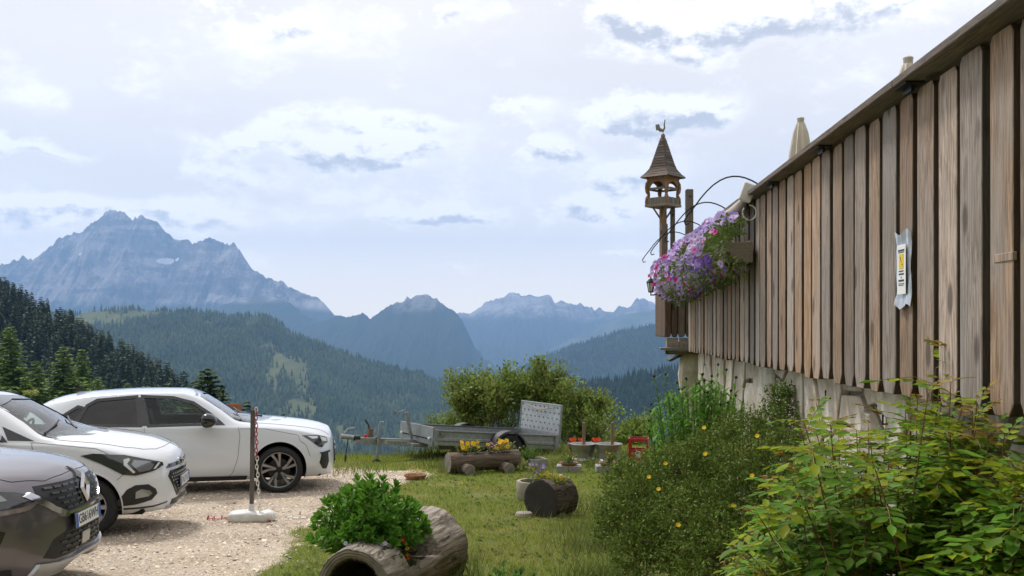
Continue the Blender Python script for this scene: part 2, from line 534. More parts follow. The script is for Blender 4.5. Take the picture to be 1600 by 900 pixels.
# ------------------------------------------------------------------ ridges and mountains
def ridge(name, pts, Y0, front, back, zb, m, nx=420, nv=56, p=1.0, jag=0.0, gully=0.0, gs=6.0, seed=0, px0=-420, px1=2050, meadow=None, backdrop=-.5, fine=0.0):
    """landform with the crest through pts (photo pixels, crest Y0 metres away); front slope falls to zb"""
    px = np.concatenate([np.linspace(px0, -60, 40)[:-1], np.linspace(-60, 1120, nx), np.linspace(1120, px1, 40)[1:]])
    pp = np.array(pts, float)
    py = np.interp(px, pp[:, 0], pp[:, 1])
    zr = EYE + (HY - py) / FPX * Y0
    zr = zr + jag * 2.3 * (ridged(px * .07, px * 0 + 3.3, 5, seed, .6) - .62)
    xr = (px - HX) / FPX * Y0
    nb = max(6, nv // 5)
    v = np.concatenate([np.linspace(0, 1, nv), 1 + np.linspace(0, 1, nb + 1)[1:]])
    VV, XX = np.meshgrid(v, xr, indexing='ij')
    ZR = np.broadcast_to(zr, VV.shape)
    fr = np.clip(VV, 0, 1); bk = np.clip(VV - 1, 0, 1)
    YY = Y0 - front * (1 - fr) + back * bk
    prof = fr ** p
    s = 1.0 / (front / gs)
    wob = front * .10 * (fbm(XX * s * .6, fr * 2.2, 3, seed + 40) - .5)
    YY = YY + wob * fr * (1 - bk)
    g = ridged(XX * s, fr * 1.6 + 5 + XX * s * .15, 5, seed + 9)
    env = np.clip(fr * (1 - fr) * 4, 0, 1) ** .7
    ZZ = zb + (ZR - zb) * prof + gully * (g - .75) * env + fine * (ridged(XX * s * 6, fr * 7, 4, seed + 70) - .7) * env
    ZZ = np.where(bk > 0, ZR + (zb - ZR) * bk * .9, ZZ)
    t = None
    if meadow is not None:
        PX = HX + XX / YY * FPX; PY = HY - (ZZ - EYE) / YY * FPX
        t = meadow(PX, PY) * (bk <= 0)
    o = link(name, grid_mesh(name, XX, YY, ZZ, t), m)
    tag(o, kind='structure')
    return XX, YY, ZZ, t, o

def rock_mat(name, rock, rock2, green, scree, zgreen, gfade, sc, snow=None):
    m = bpy.data.materials.new(name); m.use_nodes = True
    nt = m.node_tree; b = nt.nodes['Principled BSDF']
    b.inputs['Roughness'].default_value = 1.0; b.inputs['Specular IOR Level'].default_value = .05
    tc = nt.nodes.new('ShaderNodeTexCoord').outputs['Object']
    st = vmt(nt, 'MULTIPLY', tc, (1, .5, .5))
    n1 = node(nt, 'ShaderNodeTexNoise', {'Vector': st, 'Scale': sc * 6, 'Detail': 10.0, 'Roughness': .76}).outputs[0]
    n2 = node(nt, 'ShaderNodeTexNoise', {'Vector': tc, 'Scale': sc, 'Detail': 8.0, 'Roughness': .62}).outputs[0]
    n3 = node(nt, 'ShaderNodeTexNoise', {'Vector': vmt(nt, 'MULTIPLY', tc, (.35, .4, 2.2)), 'Scale': sc * 3.2, 'Detail': 6.0, 'Roughness': .6}).outputs[0]
    c = mixc(nt, mrange(nt, n1, .40, .60), rock, rock2)
    c = mixc(nt, mth(nt, 'MULTIPLY', mrange(nt, n3, .47, .60), .65), c, tuple(x * .6 for x in rock2))
    z = node(nt, 'ShaderNodeSeparateXYZ', {0: tc}).outputs[2]
    zz = mth(nt, 'ADD', z, mth(nt, 'MULTIPLY', mth(nt, 'SUBTRACT', n2, .5), gfade * 2.2))
    nz = node(nt, 'ShaderNodeSeparateXYZ', {0: nt.nodes.new('ShaderNodeNewGeometry').outputs['Normal']}).outputs[2]
    sf = mth(nt, 'MULTIPLY', mrange(nt, n2, .50, .62), mrange(nt, zz, zgreen + gfade * 2.4, zgreen + gfade * .7))
    c = mixc(nt, sf, c, scree)
    c = mixc(nt, mrange(nt, zz, zgreen + gfade * .6, zgreen - gfade * .6), c, mixc(nt, n1, green, tuple(x * .5 for x in green)))
    if snow:
        for (p, r) in snow:
            dd = vmt(nt, 'LENGTH', vmt(nt, 'MULTIPLY', vmt(nt, 'SUBTRACT', tc, p), (1 / r[0], 0, 1 / r[1])), (0, 0, 0))
            f = mrange(nt, mth(nt, 'ADD', dd, mth(nt, 'MULTIPLY', mth(nt, 'SUBTRACT', n1, .5), 1.3)), 1.0, .86)
            c = mixc(nt, f, c, (.80, .80, .80))
    nt.links.new(c, b.inputs['Base Color'])
    hh = mth(nt, 'ADD', n1, mth(nt, 'MULTIPLY', n3, .5))
    bp = node(nt, 'ShaderNodeBump', {'Strength': 1.0, 'Distance': .09 / sc, 'Height': hh})
    nt.links.new(bp.outputs[0], b.inputs['Normal'])
    return m

def snow_at(px, py, Y, rx, rz):
    return (tuple(W(px, py, Y)), (rx * Y / FPX, rz * Y / FPX))

def build_mountains():
    # the big massif on the left
    P = [(-600, 470), (-300, 440), (-120, 425), (-40, 420), (0, 416), (30, 405), (41, 401), (50, 404), (72, 388), (85, 378), (110, 371), (128, 362), (146, 354), (160, 343), (172, 335), (183, 332), (193, 334), (200, 341), (206, 345),
         (214, 342), (223, 339), (236, 346), (249, 349), (262, 361), (270, 371), (284, 372), (297, 379), (306, 380), (314, 374), (326, 371), (340, 373), (352, 379), (366, 382), (376, 392), (384, 412), (391, 419), (402, 424), (418, 438), (425, 433), (433, 441), (449, 447),
         (468, 456), (486, 462), (498, 468), (508, 478), (522, 492), (560, 520), (640, 560), (800, 600), (2600, 640)]
    rock = rock_mat('massif_rock', (.45, .405, .375), (.10, .092, .088), (.07, .095, .05), (.64, .60, .56), 175, 70, .0011,
                    [snow_at(229, 402, 8300, 13, 6), snow_at(245, 399, 8300, 3, 4), snow_at(100, 393, 8300, 3, 3)])
    ridge('mountain_massif', P, 9000, 2600, 2500, -330, rock, nx=760, nv=110, p=2.0, jag=45, gully=300, gs=13, fine=90, seed=2)
    # lower shoulder in front of it
    P = [(-600, 600), (150, 590), (250, 530), (320, 490), (345, 479), (370, 469), (395, 463), (420, 462), (440, 466), (455, 474), (470, 488), (490, 500), (520, 512), (580, 545), (700, 600), (2600, 640)]
    m = rock_mat('shoulder_rock', (.20, .20, .18), (.13, .13, .12), (.045, .068, .03), (.42, .40, .37), 190, 40, .0018)
    ridge('mountain_shoulder', P, 7600, 2400, 1500, -415, m, nx=420, nv=50, p=1.3, jag=14, gully=170, gs=10, fine=40, seed=4)
    # the peak in the middle
    P = [(-600, 640), (300, 600), (420, 545), (480, 510), (520, 497), (545, 494), (566, 489), (578, 498), (596, 488), (612, 477), (630, 468), (648, 463), (668, 461), (682, 464), (694, 475), (706, 485), (716, 493), (728, 516), (742, 545), (765, 566), (790, 590), (900, 640), (2600, 700)]
    m = rock_mat('peak_rock', (.30, .28, .26), (.15, .14, .135), (.05, .075, .035), (.42, .40, .37), 165, 130, .0016)
    ridge('mountain_peak', P, 7000, 2300, 1800, -415, m, nx=560, nv=70, p=1.25, jag=26, gully=190, gs=10, fine=50, seed=5)
    # far range
    P = [(-600, 620), (500, 560), (640, 510), (712, 494), (722, 490), (736, 489), (748, 482), (760, 473), (772, 470), (788, 463), (800, 455), (808, 457), (818, 463), (828, 460), (838, 466), (850, 463), (860, 464), (866, 474), (884, 471), (900, 476), (909, 475), (922, 480), (930, 488), (936, 482), (946, 490), (958, 488), (968, 480), (980, 482), (992, 470), (1002, 467), (1015, 470), (1030, 478), (1100, 470), (1250, 455), (1500, 470), (2600, 480)]
    m = rock_mat('range_rock', (.48, .45, .42), (.17, .16, .15), (.075, .095, .055), (.52, .50, .47), 120, 130, .0011)
    ridge('mountain_range', P, 11200, 4200, 1600, -415, m, nx=620, nv=80, p=1.45, jag=40, gully=330, gs=12, fine=80, seed=6)
    # sub range on the right under the far one
    P = [(-600, 760), (700, 640), (800, 575), (880, 536), (930, 515), (960, 500), (985, 490), (1010, 487), (1040, 480), (1200, 470), (2600, 480)]
    m = terrain_mat('subrange_green', (.05, .072, .035), (.11, .115, .08), scale=.004, bdist=25)
    ridge('mountain_foothill', P, 9200, 2200, 1500, -415, m, nx=300, nv=40, p=1.1, jag=16, gully=150, gs=8, seed=8)

    # wooded hills ---------------------------------------------------
    def hill_trees(name, label, XX, YY, ZZ, t, n, h0, h1, mt, seed, sides=5, clipx=(0, 1100), aspect=.19):
        rng = np.random.default_rng(seed)
        ny, nx = XX.shape
        iy = rng.uniform(0, ny * .84, n * 3); ix = rng.uniform(0, nx - 1.01, n * 3)
        a, b_ = iy.astype(int), ix.astype(int); fa, fb = iy - a, ix - b_
        ok = a < ny - 1
        a, b_, fa, fb = a[ok], b_[ok], fa[ok], fb[ok]
        def bl(G): return (G[a, b_] * (1 - fa) * (1 - fb) + G[a + 1, b_] * fa * (1 - fb) + G[a, b_ + 1] * (1 - fa) * fb + G[a + 1, b_ + 1] * fa * fb)
        x, y, z = bl(XX), bl(YY), bl(ZZ)
        px = HX + x / y * FPX; py = HY - (z - EYE) / y * FPX
        keep = (px > clipx[0] - 40) & (px < clipx[1] + 40) & (py < 740)
        if t is not None:
            keep &= bl(t) + rng.uniform(-.45, .30, len(x)) < .42
        keep &= vnoise(x * .02, y * .02, seed) + rng.uniform(0, .5, len(x)) > .46
        idx = np.nonzero(keep)[0][:n]
        x, y, z = x[idx], y[idx], z[idx]
        h = rng.uniform(h0, h1, len(x)); w = h * rng.uniform(aspect * .8, aspect * 1.25, len(x))
        ang = np.arange(sides) * 2 * PI / sides
        r1 = np.stack([np.cos(ang), np.sin(ang), np.full(sides, .06)], 1)
        r2 = np.stack([np.cos(ang + .5) * .62, np.sin(ang + .5) * .62, np.full(sides, .40)], 1)
        tv = np.concatenate([r1, [[0, 0, .62]], r2, [[0, 0, 1.0]]])
        tf = [(k, (k + 1) % sides, sides) for k in range(sides)] + [(sides + 1 + k, sides + 1 + (k + 1) % sides, 2 * sides + 1) for k in range(sides)]
        M = np.zeros((len(x), 3, 3)); M[:, 0, 0] = w; M[:, 1, 1] = w; M[:, 2, 2] = h
        M[:, 2, 0] = rng.uniform(-.03, .03, len(x)) * h
        me = scatter_mesh(name, tv, tf, M, np.stack([x, y, z - 1], 1))
        o = link(name, me, mt)
        tag(o, label, 'forest', kind='stuff')

    P = [(-600, 700), (500, 660), (740, 612), (800, 584), (850, 559), (885, 545), (940, 526), (990, 513), (1040, 505), (1120, 495), (1400, 480), (2600, 500)]
    m = terrain_mat('hill_woods', (.022, .038, .014), (.045, .065, .024), scale=.006, bdist=18)
    G = ridge('hill_blue', P, 4700, 1500, 1200, -370, m, nx=300, nv=44, p=.95, jag=8, gully=120, gs=7, seed=12)
    fm = mat('far_forest_tree', (.018, .034, .013), rough=1, island=.45, spec=.05, col2=(.036, .056, .02), vscale=.004)
    hill_trees('forest_cover', 'hazy blue wooded hill side behind the willow trees', G[0], G[1], G[2], None, 14000, 15, 26, fm, 31, 4, (780, 1250), .22)

    def mead(px, py):
        t = np.zeros_like(px)
        def blob(cx, cy_, rx, ry, k=1.0, rot=0.0):
            dx, dy = px - cx, py - cy_
            c, s = math.cos(rot), math.sin(rot)
            u, v = (dx * c + dy * s) / rx, (-dx * s + dy * c) / ry
            return k * np.exp(-(u * u + v * v) ** 1.5)
        for a in ((160, 497, 62, 17), (215, 492, 34, 9), (130, 502, 40, 14), (240, 490, 30, 4), (448, 566, 48, 22, 1, .25), (470, 600, 26, 34), (420, 545, 20, 12), (470, 640, 34, 24), (430, 590, 18, 24, .9), (360, 515, 14, 8, .8), (330, 505, 16, 5, .8), (395, 505, 20, 7, .75), (300, 545, 16, 6, .6), (540, 680, 22, 30, .7)):
            t = np.maximum(t, blob(*a))
        return t * (.45 + 1.0 * fbm(px * .06, py * .10, 4, 61))
    P = [(-700, 520), (-200, 500), (40, 492), (120, 485), (180, 480), (215, 477), (250, 481), (310, 481), (345, 488), (365, 491), (385, 488), (412, 489), (428, 494), (438, 503), (448, 514), (470, 524), (500, 534), (530, 545), (560, 556), (620, 573), (680, 588), (740, 602), (790, 622), (860, 660), (1000, 720), (2600, 900)]
    m = terrain_mat('hill_forest_floor', (.035, .055, .02), (.065, .088, .032), (.15, .165, .065), scale=.012, bdist=8)
    P7 = [(a, b + 7) for a, b in P]
    G = ridge('hill_wooded', P7, 2900, 1600, 900, -330, m, nx=420, nv=80, p=.86, jag=10, gully=95, gs=7, seed=14, meadow=mead)
    fm = mat('forest_tree_mid', (.028, .052, .018), rough=1, island=.6, spec=.05, col2=(.062, .088, .030), vscale=.006)
    hill_trees('forest_cover', 'dark spruce forest covering the middle hill below the massif', *G[:4], 42000, 8, 23, fm, 32, 5, (40, 800))
    P = [(-600, 900), (500, 760), (760, 660), (860, 617), (890, 609), (940, 598), (1000, 586), (1060, 576), (1150, 562), (1400, 540), (2600, 520)]
    m = terrain_mat('hill_dark_floor', (.018, .030, .011), (.030, .045, .015), scale=.02, bdist=5)
    G = ridge('hill_dark', P, 1650, 700, 500, -330, m, nx=260, nv=40, p=.9, jag=5, gully=30, gs=6, seed=16)
    fm = mat('forest_tree_right', (.016, .030, .011), rough=1, island=.5, spec=.05)
    hill_trees('forest_cover', 'dark spruce forest on the hill beside the stone pillar', *G[:4], 11000, 11, 19, fm, 33, 6, (760, 1250), .2)
build_mountains()

# ------------------------------------------------------------------ haze
def build_shade_slope():
    # unseen slope added behind the viewer to shade surfaces facing the camera
    xs = np.linspace(-420, 420, 50); ys = np.linspace(-14, -420, 44)
    X, Y = np.meshgrid(xs, ys)
    Z = .8 + np.clip(-14 - Y, 0, None) * .62 + (fbm(X * .03, Y * .03, 4, 23) - .5) * np.clip(-Y - 14, 0, 60) * .4
    tag(link('shade_slope', grid_mesh('shade_slope', X, Y, Z), terrain_mat('shade_slope_green', (.04, .06, .02), (.08, .10, .03), scale=.05, bdist=2)), kind='structure')
build_shade_slope()

def build_haze():
    mb = MB()
    mb.box((0, 6300, 345), (26000, 14600, 1670))
    m = bpy.data.materials.new('haze_air'); m.use_nodes = True
    nt = m.node_tree; nt.nodes.remove(nt.nodes['Principled BSDF'])
    pv = nt.nodes.new('ShaderNodeVolumePrincipled')
    pv.inputs['Color'].default_value = (.34, .58, 1.0, 1)
    pv.inputs['Density'].default_value = 9.5e-5
    pv.inputs['Anisotropy'].default_value = .15
    nt.links.new(pv.outputs[0], nt.nodes['Material Output'].inputs['Volume'])
    o = mb.build('haze', m)
    tag(o, 'pale blue air between the near garden and far mountains', 'haze', kind='stuff')
build_haze()
# ------------------------------------------------------------------ timber-clad terrace on the right
WU = Vector((.0597, .99822, 0))           # along the wall, away from the camera
WN = Vector((.99822, -.0597, 0))          # into the terrace
WALL_D = 1.5
WRZ = math.atan2(-WU.x, WU.y)             # rotation that turns +Y into WU
def wall_pt(s, out=0.0, z=0.0):
    """s metres along the wall from the point beside the camera, out metres outwards of the board face"""
    p = WN * (WALL_D - out) + WU * s
    return Vector((p.x, p.y, z))
BZ0, BZ1 = 2.083, 3.435
S_END = 12.95

def wood(name, col, dark, rough=.75, objrand=.28, bump=.35, axis=2, gs=1.0):
    """weathered timber: long grain along an axis, knots, silvered patches"""
    if name in MATS: return MATS[name]
    m = bpy.data.materials.new(name); m.use_nodes = True; MATS[name] = m
    nt = m.node_tree; b = nt.nodes['Principled BSDF']
    b.inputs['Roughness'].default_value = rough; b.inputs['Specular IOR Level'].default_value = .25
    tc = nt.nodes.new('ShaderNodeTexCoord').outputs['Object']
    oi = nt.nodes.new('ShaderNodeObjectInfo').outputs['Random']
    off = vmt(nt, 'MULTIPLY', node(nt, 'ShaderNodeCombineXYZ', {0: oi, 1: oi, 2: oi}).outputs[0], (37, 53, 71))
    v = vmt(nt, 'ADD', tc, off)
    sc = [1, 1, 1]; sc[axis] = .055
    vg = vmt(nt, 'MULTIPLY', v, tuple(sc))
    sc[axis] = .25
    vk = vmt(nt, 'MULTIPLY', v, tuple(sc))
    warp = node(nt, 'ShaderNodeTexNoise', {'Vector': vk, 'Scale': 7.0 * gs, 'Detail': 2.0}).outputs[1]
    vg2 = vmt(nt, 'ADD', vg, vmt(nt, 'MULTIPLY', warp, (.05, .05, .05)))
    grain = node(nt, 'ShaderNodeTexNoise', {'Vector': vg2, 'Scale': 85.0 * gs, 'Detail': 5.0, 'Roughness': .7}).outputs[0]
    broad = node(nt, 'ShaderNodeTexNoise', {'Vector': vk, 'Scale': 5.0 * gs, 'Detail': 4.0, 'Roughness': .6}).outputs[0]
    sk = [1, 1, 1]; sk[axis] = .45
    kn = node(nt, 'ShaderNodeTexVoronoi', {'Vector': vmt(nt, 'MULTIPLY', v, tuple(sk)), 'Scale': 5.2 * gs, 'Randomness': 1.0}).outputs['Distance']
    knot = mrange(nt, kn, .20, .10)
    c = mixc(nt, mrange(nt, grain, .38, .62), col, dark)
    grey = tuple((col[0] + col[1] + col[2]) / 3 * k for k in (1.0, .97, .93))
    c = mixc(nt, mth(nt, 'MULTIPLY', mrange(nt, broad, .42, .72), .55), c, grey)
    c = mixc(nt, mth(nt, 'MULTIPLY', knot, .75), c, tuple(x * .35 for x in dark))
    hue = node(nt, 'ShaderNodeHueSaturation', {'Value': mrange(nt, oi, 0, 1, 1 - objrand, 1 + objrand * .75, False),
                                               'Saturation': mrange(nt, mth(nt, 'FRACT', mth(nt, 'MULTIPLY', oi, 7.31)), 0, 1, .55, 1.25, False), 'Color': c})
    nt.links.new(hue.outputs[0], b.inputs['Base Color'])
    bp = node(nt, 'ShaderNodeBump', {'Strength': bump, 'Distance': .006, 'Height': grain})
    nt.links.new(bp.outputs[0], b.inputs['Normal'])
    return m

def build_terrace():
    m_board = wood('weathered_board', (.46, .335, .245), (.22, .148, .10), bump=.8, objrand=.40)
    m_edge = wood('board_edge_shade', (.13, .088, .06), (.075, .05, .034))       # shade of the board sides painted in as a darker brown
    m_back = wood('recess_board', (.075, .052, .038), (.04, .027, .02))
    m_brown = wood('brown_board', (.20, .125, .078), (.105, .064, .04))
    m_cap = wood('cap_plank', (.24, .185, .15), (.13, .098, .078), axis=1)
    m_beam = wood('beam_wood', (.34, .27, .20), (.20, .155, .11), axis=1)
    m_iron = mat('dark_iron', (.03, .03, .032), rough=.5, metal=.8)
    m_steel = mat('zinc_steel', (.33, .35, .37), rough=.45, metal=.8, var=.3, vscale=20)
    root = thing('terrace_balustrade', 'long weathered timber board balustrade of the terrace above the stone wall', 'balustrade', wall_pt(0), WRZ)
    # local frame: x into the terrace, y along the wall, z up
    rng = random.Random(3)
    s = 1.55
    k = 0
    while s < S_END - .02:
        near = s < 8.0
        w = rng.uniform(.170, .206)
        gap = rng.uniform(.048, .062)
        w = min(w, S_END - s)
        th = rng.uniform(.056, .064)
        top = BZ1 - (0 if not near else rng.uniform(-.004, .012))
        bot = BZ0 + rng.uniform(-.012, .012)
        ch = min(w * .22, .034); cb = ch * rng.uniform(1.4, 2.4)
        poly = [(0, top - ch * .8), (ch * .6, top), (w - ch * .6, top), (w, top - ch * .8), (w, bot + cb), (w - ch, bot), (ch, bot), (0, bot + cb)]
        mb = MB(); mb.prism([(p[0] - w / 2, p[1] - 2.75) for p in poly], (0, 0, 0), (0, 1, 0), (0, 0, 1), (th, 0, 0))
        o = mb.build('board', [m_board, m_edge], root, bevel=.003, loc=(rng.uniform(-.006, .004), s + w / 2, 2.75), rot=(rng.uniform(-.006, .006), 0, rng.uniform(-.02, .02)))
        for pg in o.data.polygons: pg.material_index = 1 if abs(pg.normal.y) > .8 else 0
        s += w + gap
        k += 1
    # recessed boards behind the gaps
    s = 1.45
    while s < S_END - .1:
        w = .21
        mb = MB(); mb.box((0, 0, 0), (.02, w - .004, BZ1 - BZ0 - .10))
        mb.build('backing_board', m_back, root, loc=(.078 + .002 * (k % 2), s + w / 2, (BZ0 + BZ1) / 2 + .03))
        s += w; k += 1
    # rails behind the boards
    for z in (BZ0 + .22, 2.75, BZ1 - .14):
        mb = MB(); mb.box((.125, (1.4 + S_END) / 2, z), (.09, S_END - 1.5, .09)); mb.build('rail', m_beam, root, bevel=.006)
    # cap plank in lengths with steel brackets under it
    cuts = [1.0, 4.45, 8.35, S_END + .12]
    for a, b in zip(cuts[:-1], cuts[1:]):
        mb = MB(); mb.box((.085, 0, 0), (.37, b - a - .006, .036))
        mb.build('cap_plank', m_cap, root, bevel=.004, loc=(0, (a + b) / 2, BZ1 + .028))
    for sb in (2.95, 4.4, 5.9, 7.35):
        mb = MB(); mb.box((-.045, sb, BZ1 + .004), (.08, .16, .008)); mb.box((-.045, sb, BZ1 - .012), (.014, .10, .03))
        mb.build('bracket', m_iron, root)
    # short repair block on one board
    mb = MB(); mb.box((.006, 3.56, 2.64), (.016, .15, .030)); mb.build('repair_block', m_board, root, bevel=.002)

    # deck behind the balustrade ------------------------------------
    deck = thing('terrace_deck', 'timber terrace floor hidden behind the board balustrade', 'deck', wall_pt(0), WRZ)
    mb = MB(); mb.box((2.6, 7.2, 2.29), (4.8, 12.2, .22)); mb.build('slab', m_beam, deck, bevel=.01)
    mb = MB(); mb.box((.75, S_END + 1.15, 2.13), (1.7, 1.7, .12)); mb.build('joist', m_beam, deck, bevel=.01)

    # far wing that turns towards the camera -------------------------
    wing = thing('balcony_wing', 'far brown board balcony corner under the petunias', 'balcony', wall_pt(0), WRZ)
    x0 = -.27
    ypos = S_END + .28
    s = x0
    while s < .42:
        w = rng.uniform(.070, .092)
        mb = MB()
        poly = [(-w / 2, 1.02), (w / 2, 1.02), (w / 2, .03), (w * .28, 0), (-w * .28, 0), (-w / 2, .03)]
        mb.prism(poly, (0, 0, 0), (1, 0, 0), (0, 0, 1), (0, .03, 0))
        mb.build('board', m_brown, wing, bevel=.003, loc=(s + w / 2, ypos + rng.uniform(-.004, .004), 2.255))
        s += w + .012
    for i in range(16):                      # the wing's outer side
        w = .082
        mb = MB()
        poly = [(-w / 2, 1.02), (w / 2, 1.02), (w / 2, .03), (w * .28, 0), (-w * .28, 0), (-w / 2, .03)]
        mb.prism(poly, (0, 0, 0), (0, 1, 0), (0, 0, 1), (.03, 0, 0))
        mb.build('board', m_brown, wing, bevel=.003, loc=(x0, ypos + .085 + i * .094, 2.255))
    mb = MB(); mb.box((x0 + .55, ypos + .10, 2.75), (1.0, .02, .9)); mb.build('backing', m_back, wing)
    mb = MB(); mb.box((x0 + .42, ypos + .8, 3.30), (.92, 1.66, .035)); mb.build('cap_plank', m_cap, wing, bevel=.004)
    for i in range(5):
        mb = MB(); mb.box((x0 + .10 + i * .17, ypos + .06, 2.185), (.15, .05, .12)); mb.build('joist_end', mat('pale_wood', (.50, .43, .34), rough=.8, var=.3, vscale=12), wing, bevel=.004)
    mb = MB(); mb.box((x0 + .36, ypos + .02, 2.105), (.86, .16, .035)); mb.build('metal_edge', m_steel, wing, bevel=.004)
    mb = MB(); mb.box((x0 + .46, ypos + .10, 2.055), (.9, .12, .055)); mb.build('beam', m_beam, wing, bevel=.006)

    # stone wall below -----------------------------------------------
    build_stone_wall()

def clip_half(poly, n, d):
    """keep the part of poly with p.n <= d"""
    out = []
    for i in range(len(poly)):
        a, b = poly[i], poly[(i + 1) % len(poly)]
        da, db = a[0] * n[0] + a[1] * n[1] - d, b[0] * n[0] + b[1] * n[1] - d
        if da <= 0: out.append(a)
        if (da < 0 < db) or (db < 0 < da):
            t = da / (da - db); out.append((a[0] + (b[0] - a[0]) * t, a[1] + (b[1] - a[1]) * t))
    return out

def voronoi_cells(seeds, rect, gap, stretch=1.0):
    cells = []
    for i, p in enumerate(seeds):
        poly = [(rect[0], rect[1]), (rect[2], rect[1]), (rect[2], rect[3]), (rect[0], rect[3])]
        for j, q in enumerate(seeds):
            if i == j: continue
            n = (q[0] - p[0], q[1] - p[1]); L = math.hypot(*n)
            if L > 3.0: continue
            n = (n[0] / L, n[1] / L)
            mid = ((p[0] + q[0]) / 2, (p[1] + q[1]) / 2)
            poly = clip_half(poly, n, mid[0] * n[0] + mid[1] * n[1] - gap / 2)
            if len(poly) < 3: break
        cells.append(poly)
    return cells

def build_stone_wall():
    m_mortar = mat('wall_mortar', (.40, .35, .28), rough=.95, var=.45, vscale=9, bump=.6, bscale=60)
    m_stone = mat('facing_stone', (.66, .61, .53), rough=.85, col2=(.38, .305, .22), vscale=4.5, bump=.7, bscale=18, objrand=.25)
    root = thing('stone_wall', 'pale irregular stone facing wall under the terrace boards', 'wall', wall_pt(0), WRZ)
    xf = .16                                   # face behind the boards
    mb = MB(); mb.box((xf + .17, (1.0 + S_END - .05) / 2, 1.30), (.30, S_END - .05 - 1.0, 1.78)); mb.build('mortar_core', m_mortar, root)
    rng = random.Random(21)
    seeds = []
    tries = 0
    while len(seeds) < 96 and tries < 6000:
        tries += 1
        p = (rng.uniform(1.0, S_END), rng.uniform(.35, 2.25))
        if all(math.hypot((p[0] - q[0]) * 1.25, (p[1] - q[1]) * .85) > .34 for q in seeds): seeds.append(p)
    for poly in voronoi_cells(seeds, (1.0, .4, S_END - .05, 2.2), .028):
        if len(poly) < 3: continue
        cx = sum(p[0] for p in poly) / len(poly); cy_ = sum(p[1] for p in poly) / len(poly)
        # roughen the outline
        out = []
        for i in range(len(poly)):
            a, b = poly[i], poly[(i + 1) % len(poly)]
            out.append(a)
            if math.hypot(b[0] - a[0], b[1] - a[1]) > .15:
                t = rng.uniform(.35, .65); k = rng.uniform(-.022, .012)
                mx, my = a[0] + (b[0] - a[0]) * t, a[1] + (b[1] - a[1]) * t
                L = math.hypot(cx - mx, cy_ - my) or 1
                out.append((mx - (cx - mx) / L * k, my - (cy_ - my) / L * k))
        mb = MB(); mb.prism([(p[0] - cx, p[1] - cy_) for p in out], (0, 0, 0), (0, 1, 0), (0, 0, 1), (.06, 0, 0))
        mb.build('stone', m_stone, root, bevel=.006, loc=(xf - .034 + rng.uniform(-.014, .012), cx, cy_), rot=(0, rng.uniform(-.04, .04), rng.uniform(-.04, .04)))
    # iron clips left in the wall
    m_iron = MATS['dark_iron']
    for (s, z) in ((5.2, 1.90), (6.35, 1.95)):
        mb = MB(); mb.tube([(xf, s, z), (xf - .07, s, z), (xf - .07, s, z + .05)], .006, 6); mb.build('iron_clip', m_iron, root)
    # pillar under the wing
    pil = thing('stone_pillar', 'rough pale stone pillar holding up the far balcony corner', 'pillar', wall_pt(S_END + .55, -.13), WRZ)
    mb = MB()
    n = 9
    secs = []
    for k in range(9):
        z = -.2 + k * 2.225 / 8
        secs.append((z, 0.155 + .015 * math.sin(k * 2.1), rng.uniform(-.012, .012)))
    vs = []; fs = []
    for (z, r, o) in secs:
        for a in ((-1, -1), (0, -1.06), (1, -1), (1.05, 0), (1, 1), (0, 1.05), (-1, 1), (-1.06, 0)):
            vs.append((a[0] * r + o + rng.uniform(-.012, .012), a[1] * r + rng.uniform(-.012, .012), z))
    for k in range(len(secs) - 1):
        for i in range(8):
            fs.append((k * 8 + i, k * 8 + (i + 1) % 8, k * 8 + 8 + (i + 1) % 8, k * 8 + 8 + i))
    fs.append(tuple(reversed(range(8)))); fs.append(tuple(range(len(vs) - 8, len(vs))))
    mb.add(vs, fs); mb.build('shaft', m_stone, pil, bevel=.008)
    mb = MB(); mb.box((-.24, -.02, 1.985), (.20, .34, .03), Matrix.Rotation(-.45, 3, 'Y')); mb.build('slate_ledge', mat('slate', (.10, .09, .085), rough=.8, var=.4), pil, bevel=.004)
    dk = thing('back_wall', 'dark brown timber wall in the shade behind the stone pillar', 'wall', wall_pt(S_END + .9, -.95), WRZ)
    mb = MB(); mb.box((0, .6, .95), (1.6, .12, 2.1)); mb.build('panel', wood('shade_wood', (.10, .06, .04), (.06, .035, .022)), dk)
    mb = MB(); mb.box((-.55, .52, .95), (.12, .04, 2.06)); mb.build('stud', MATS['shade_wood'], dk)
build_terrace()

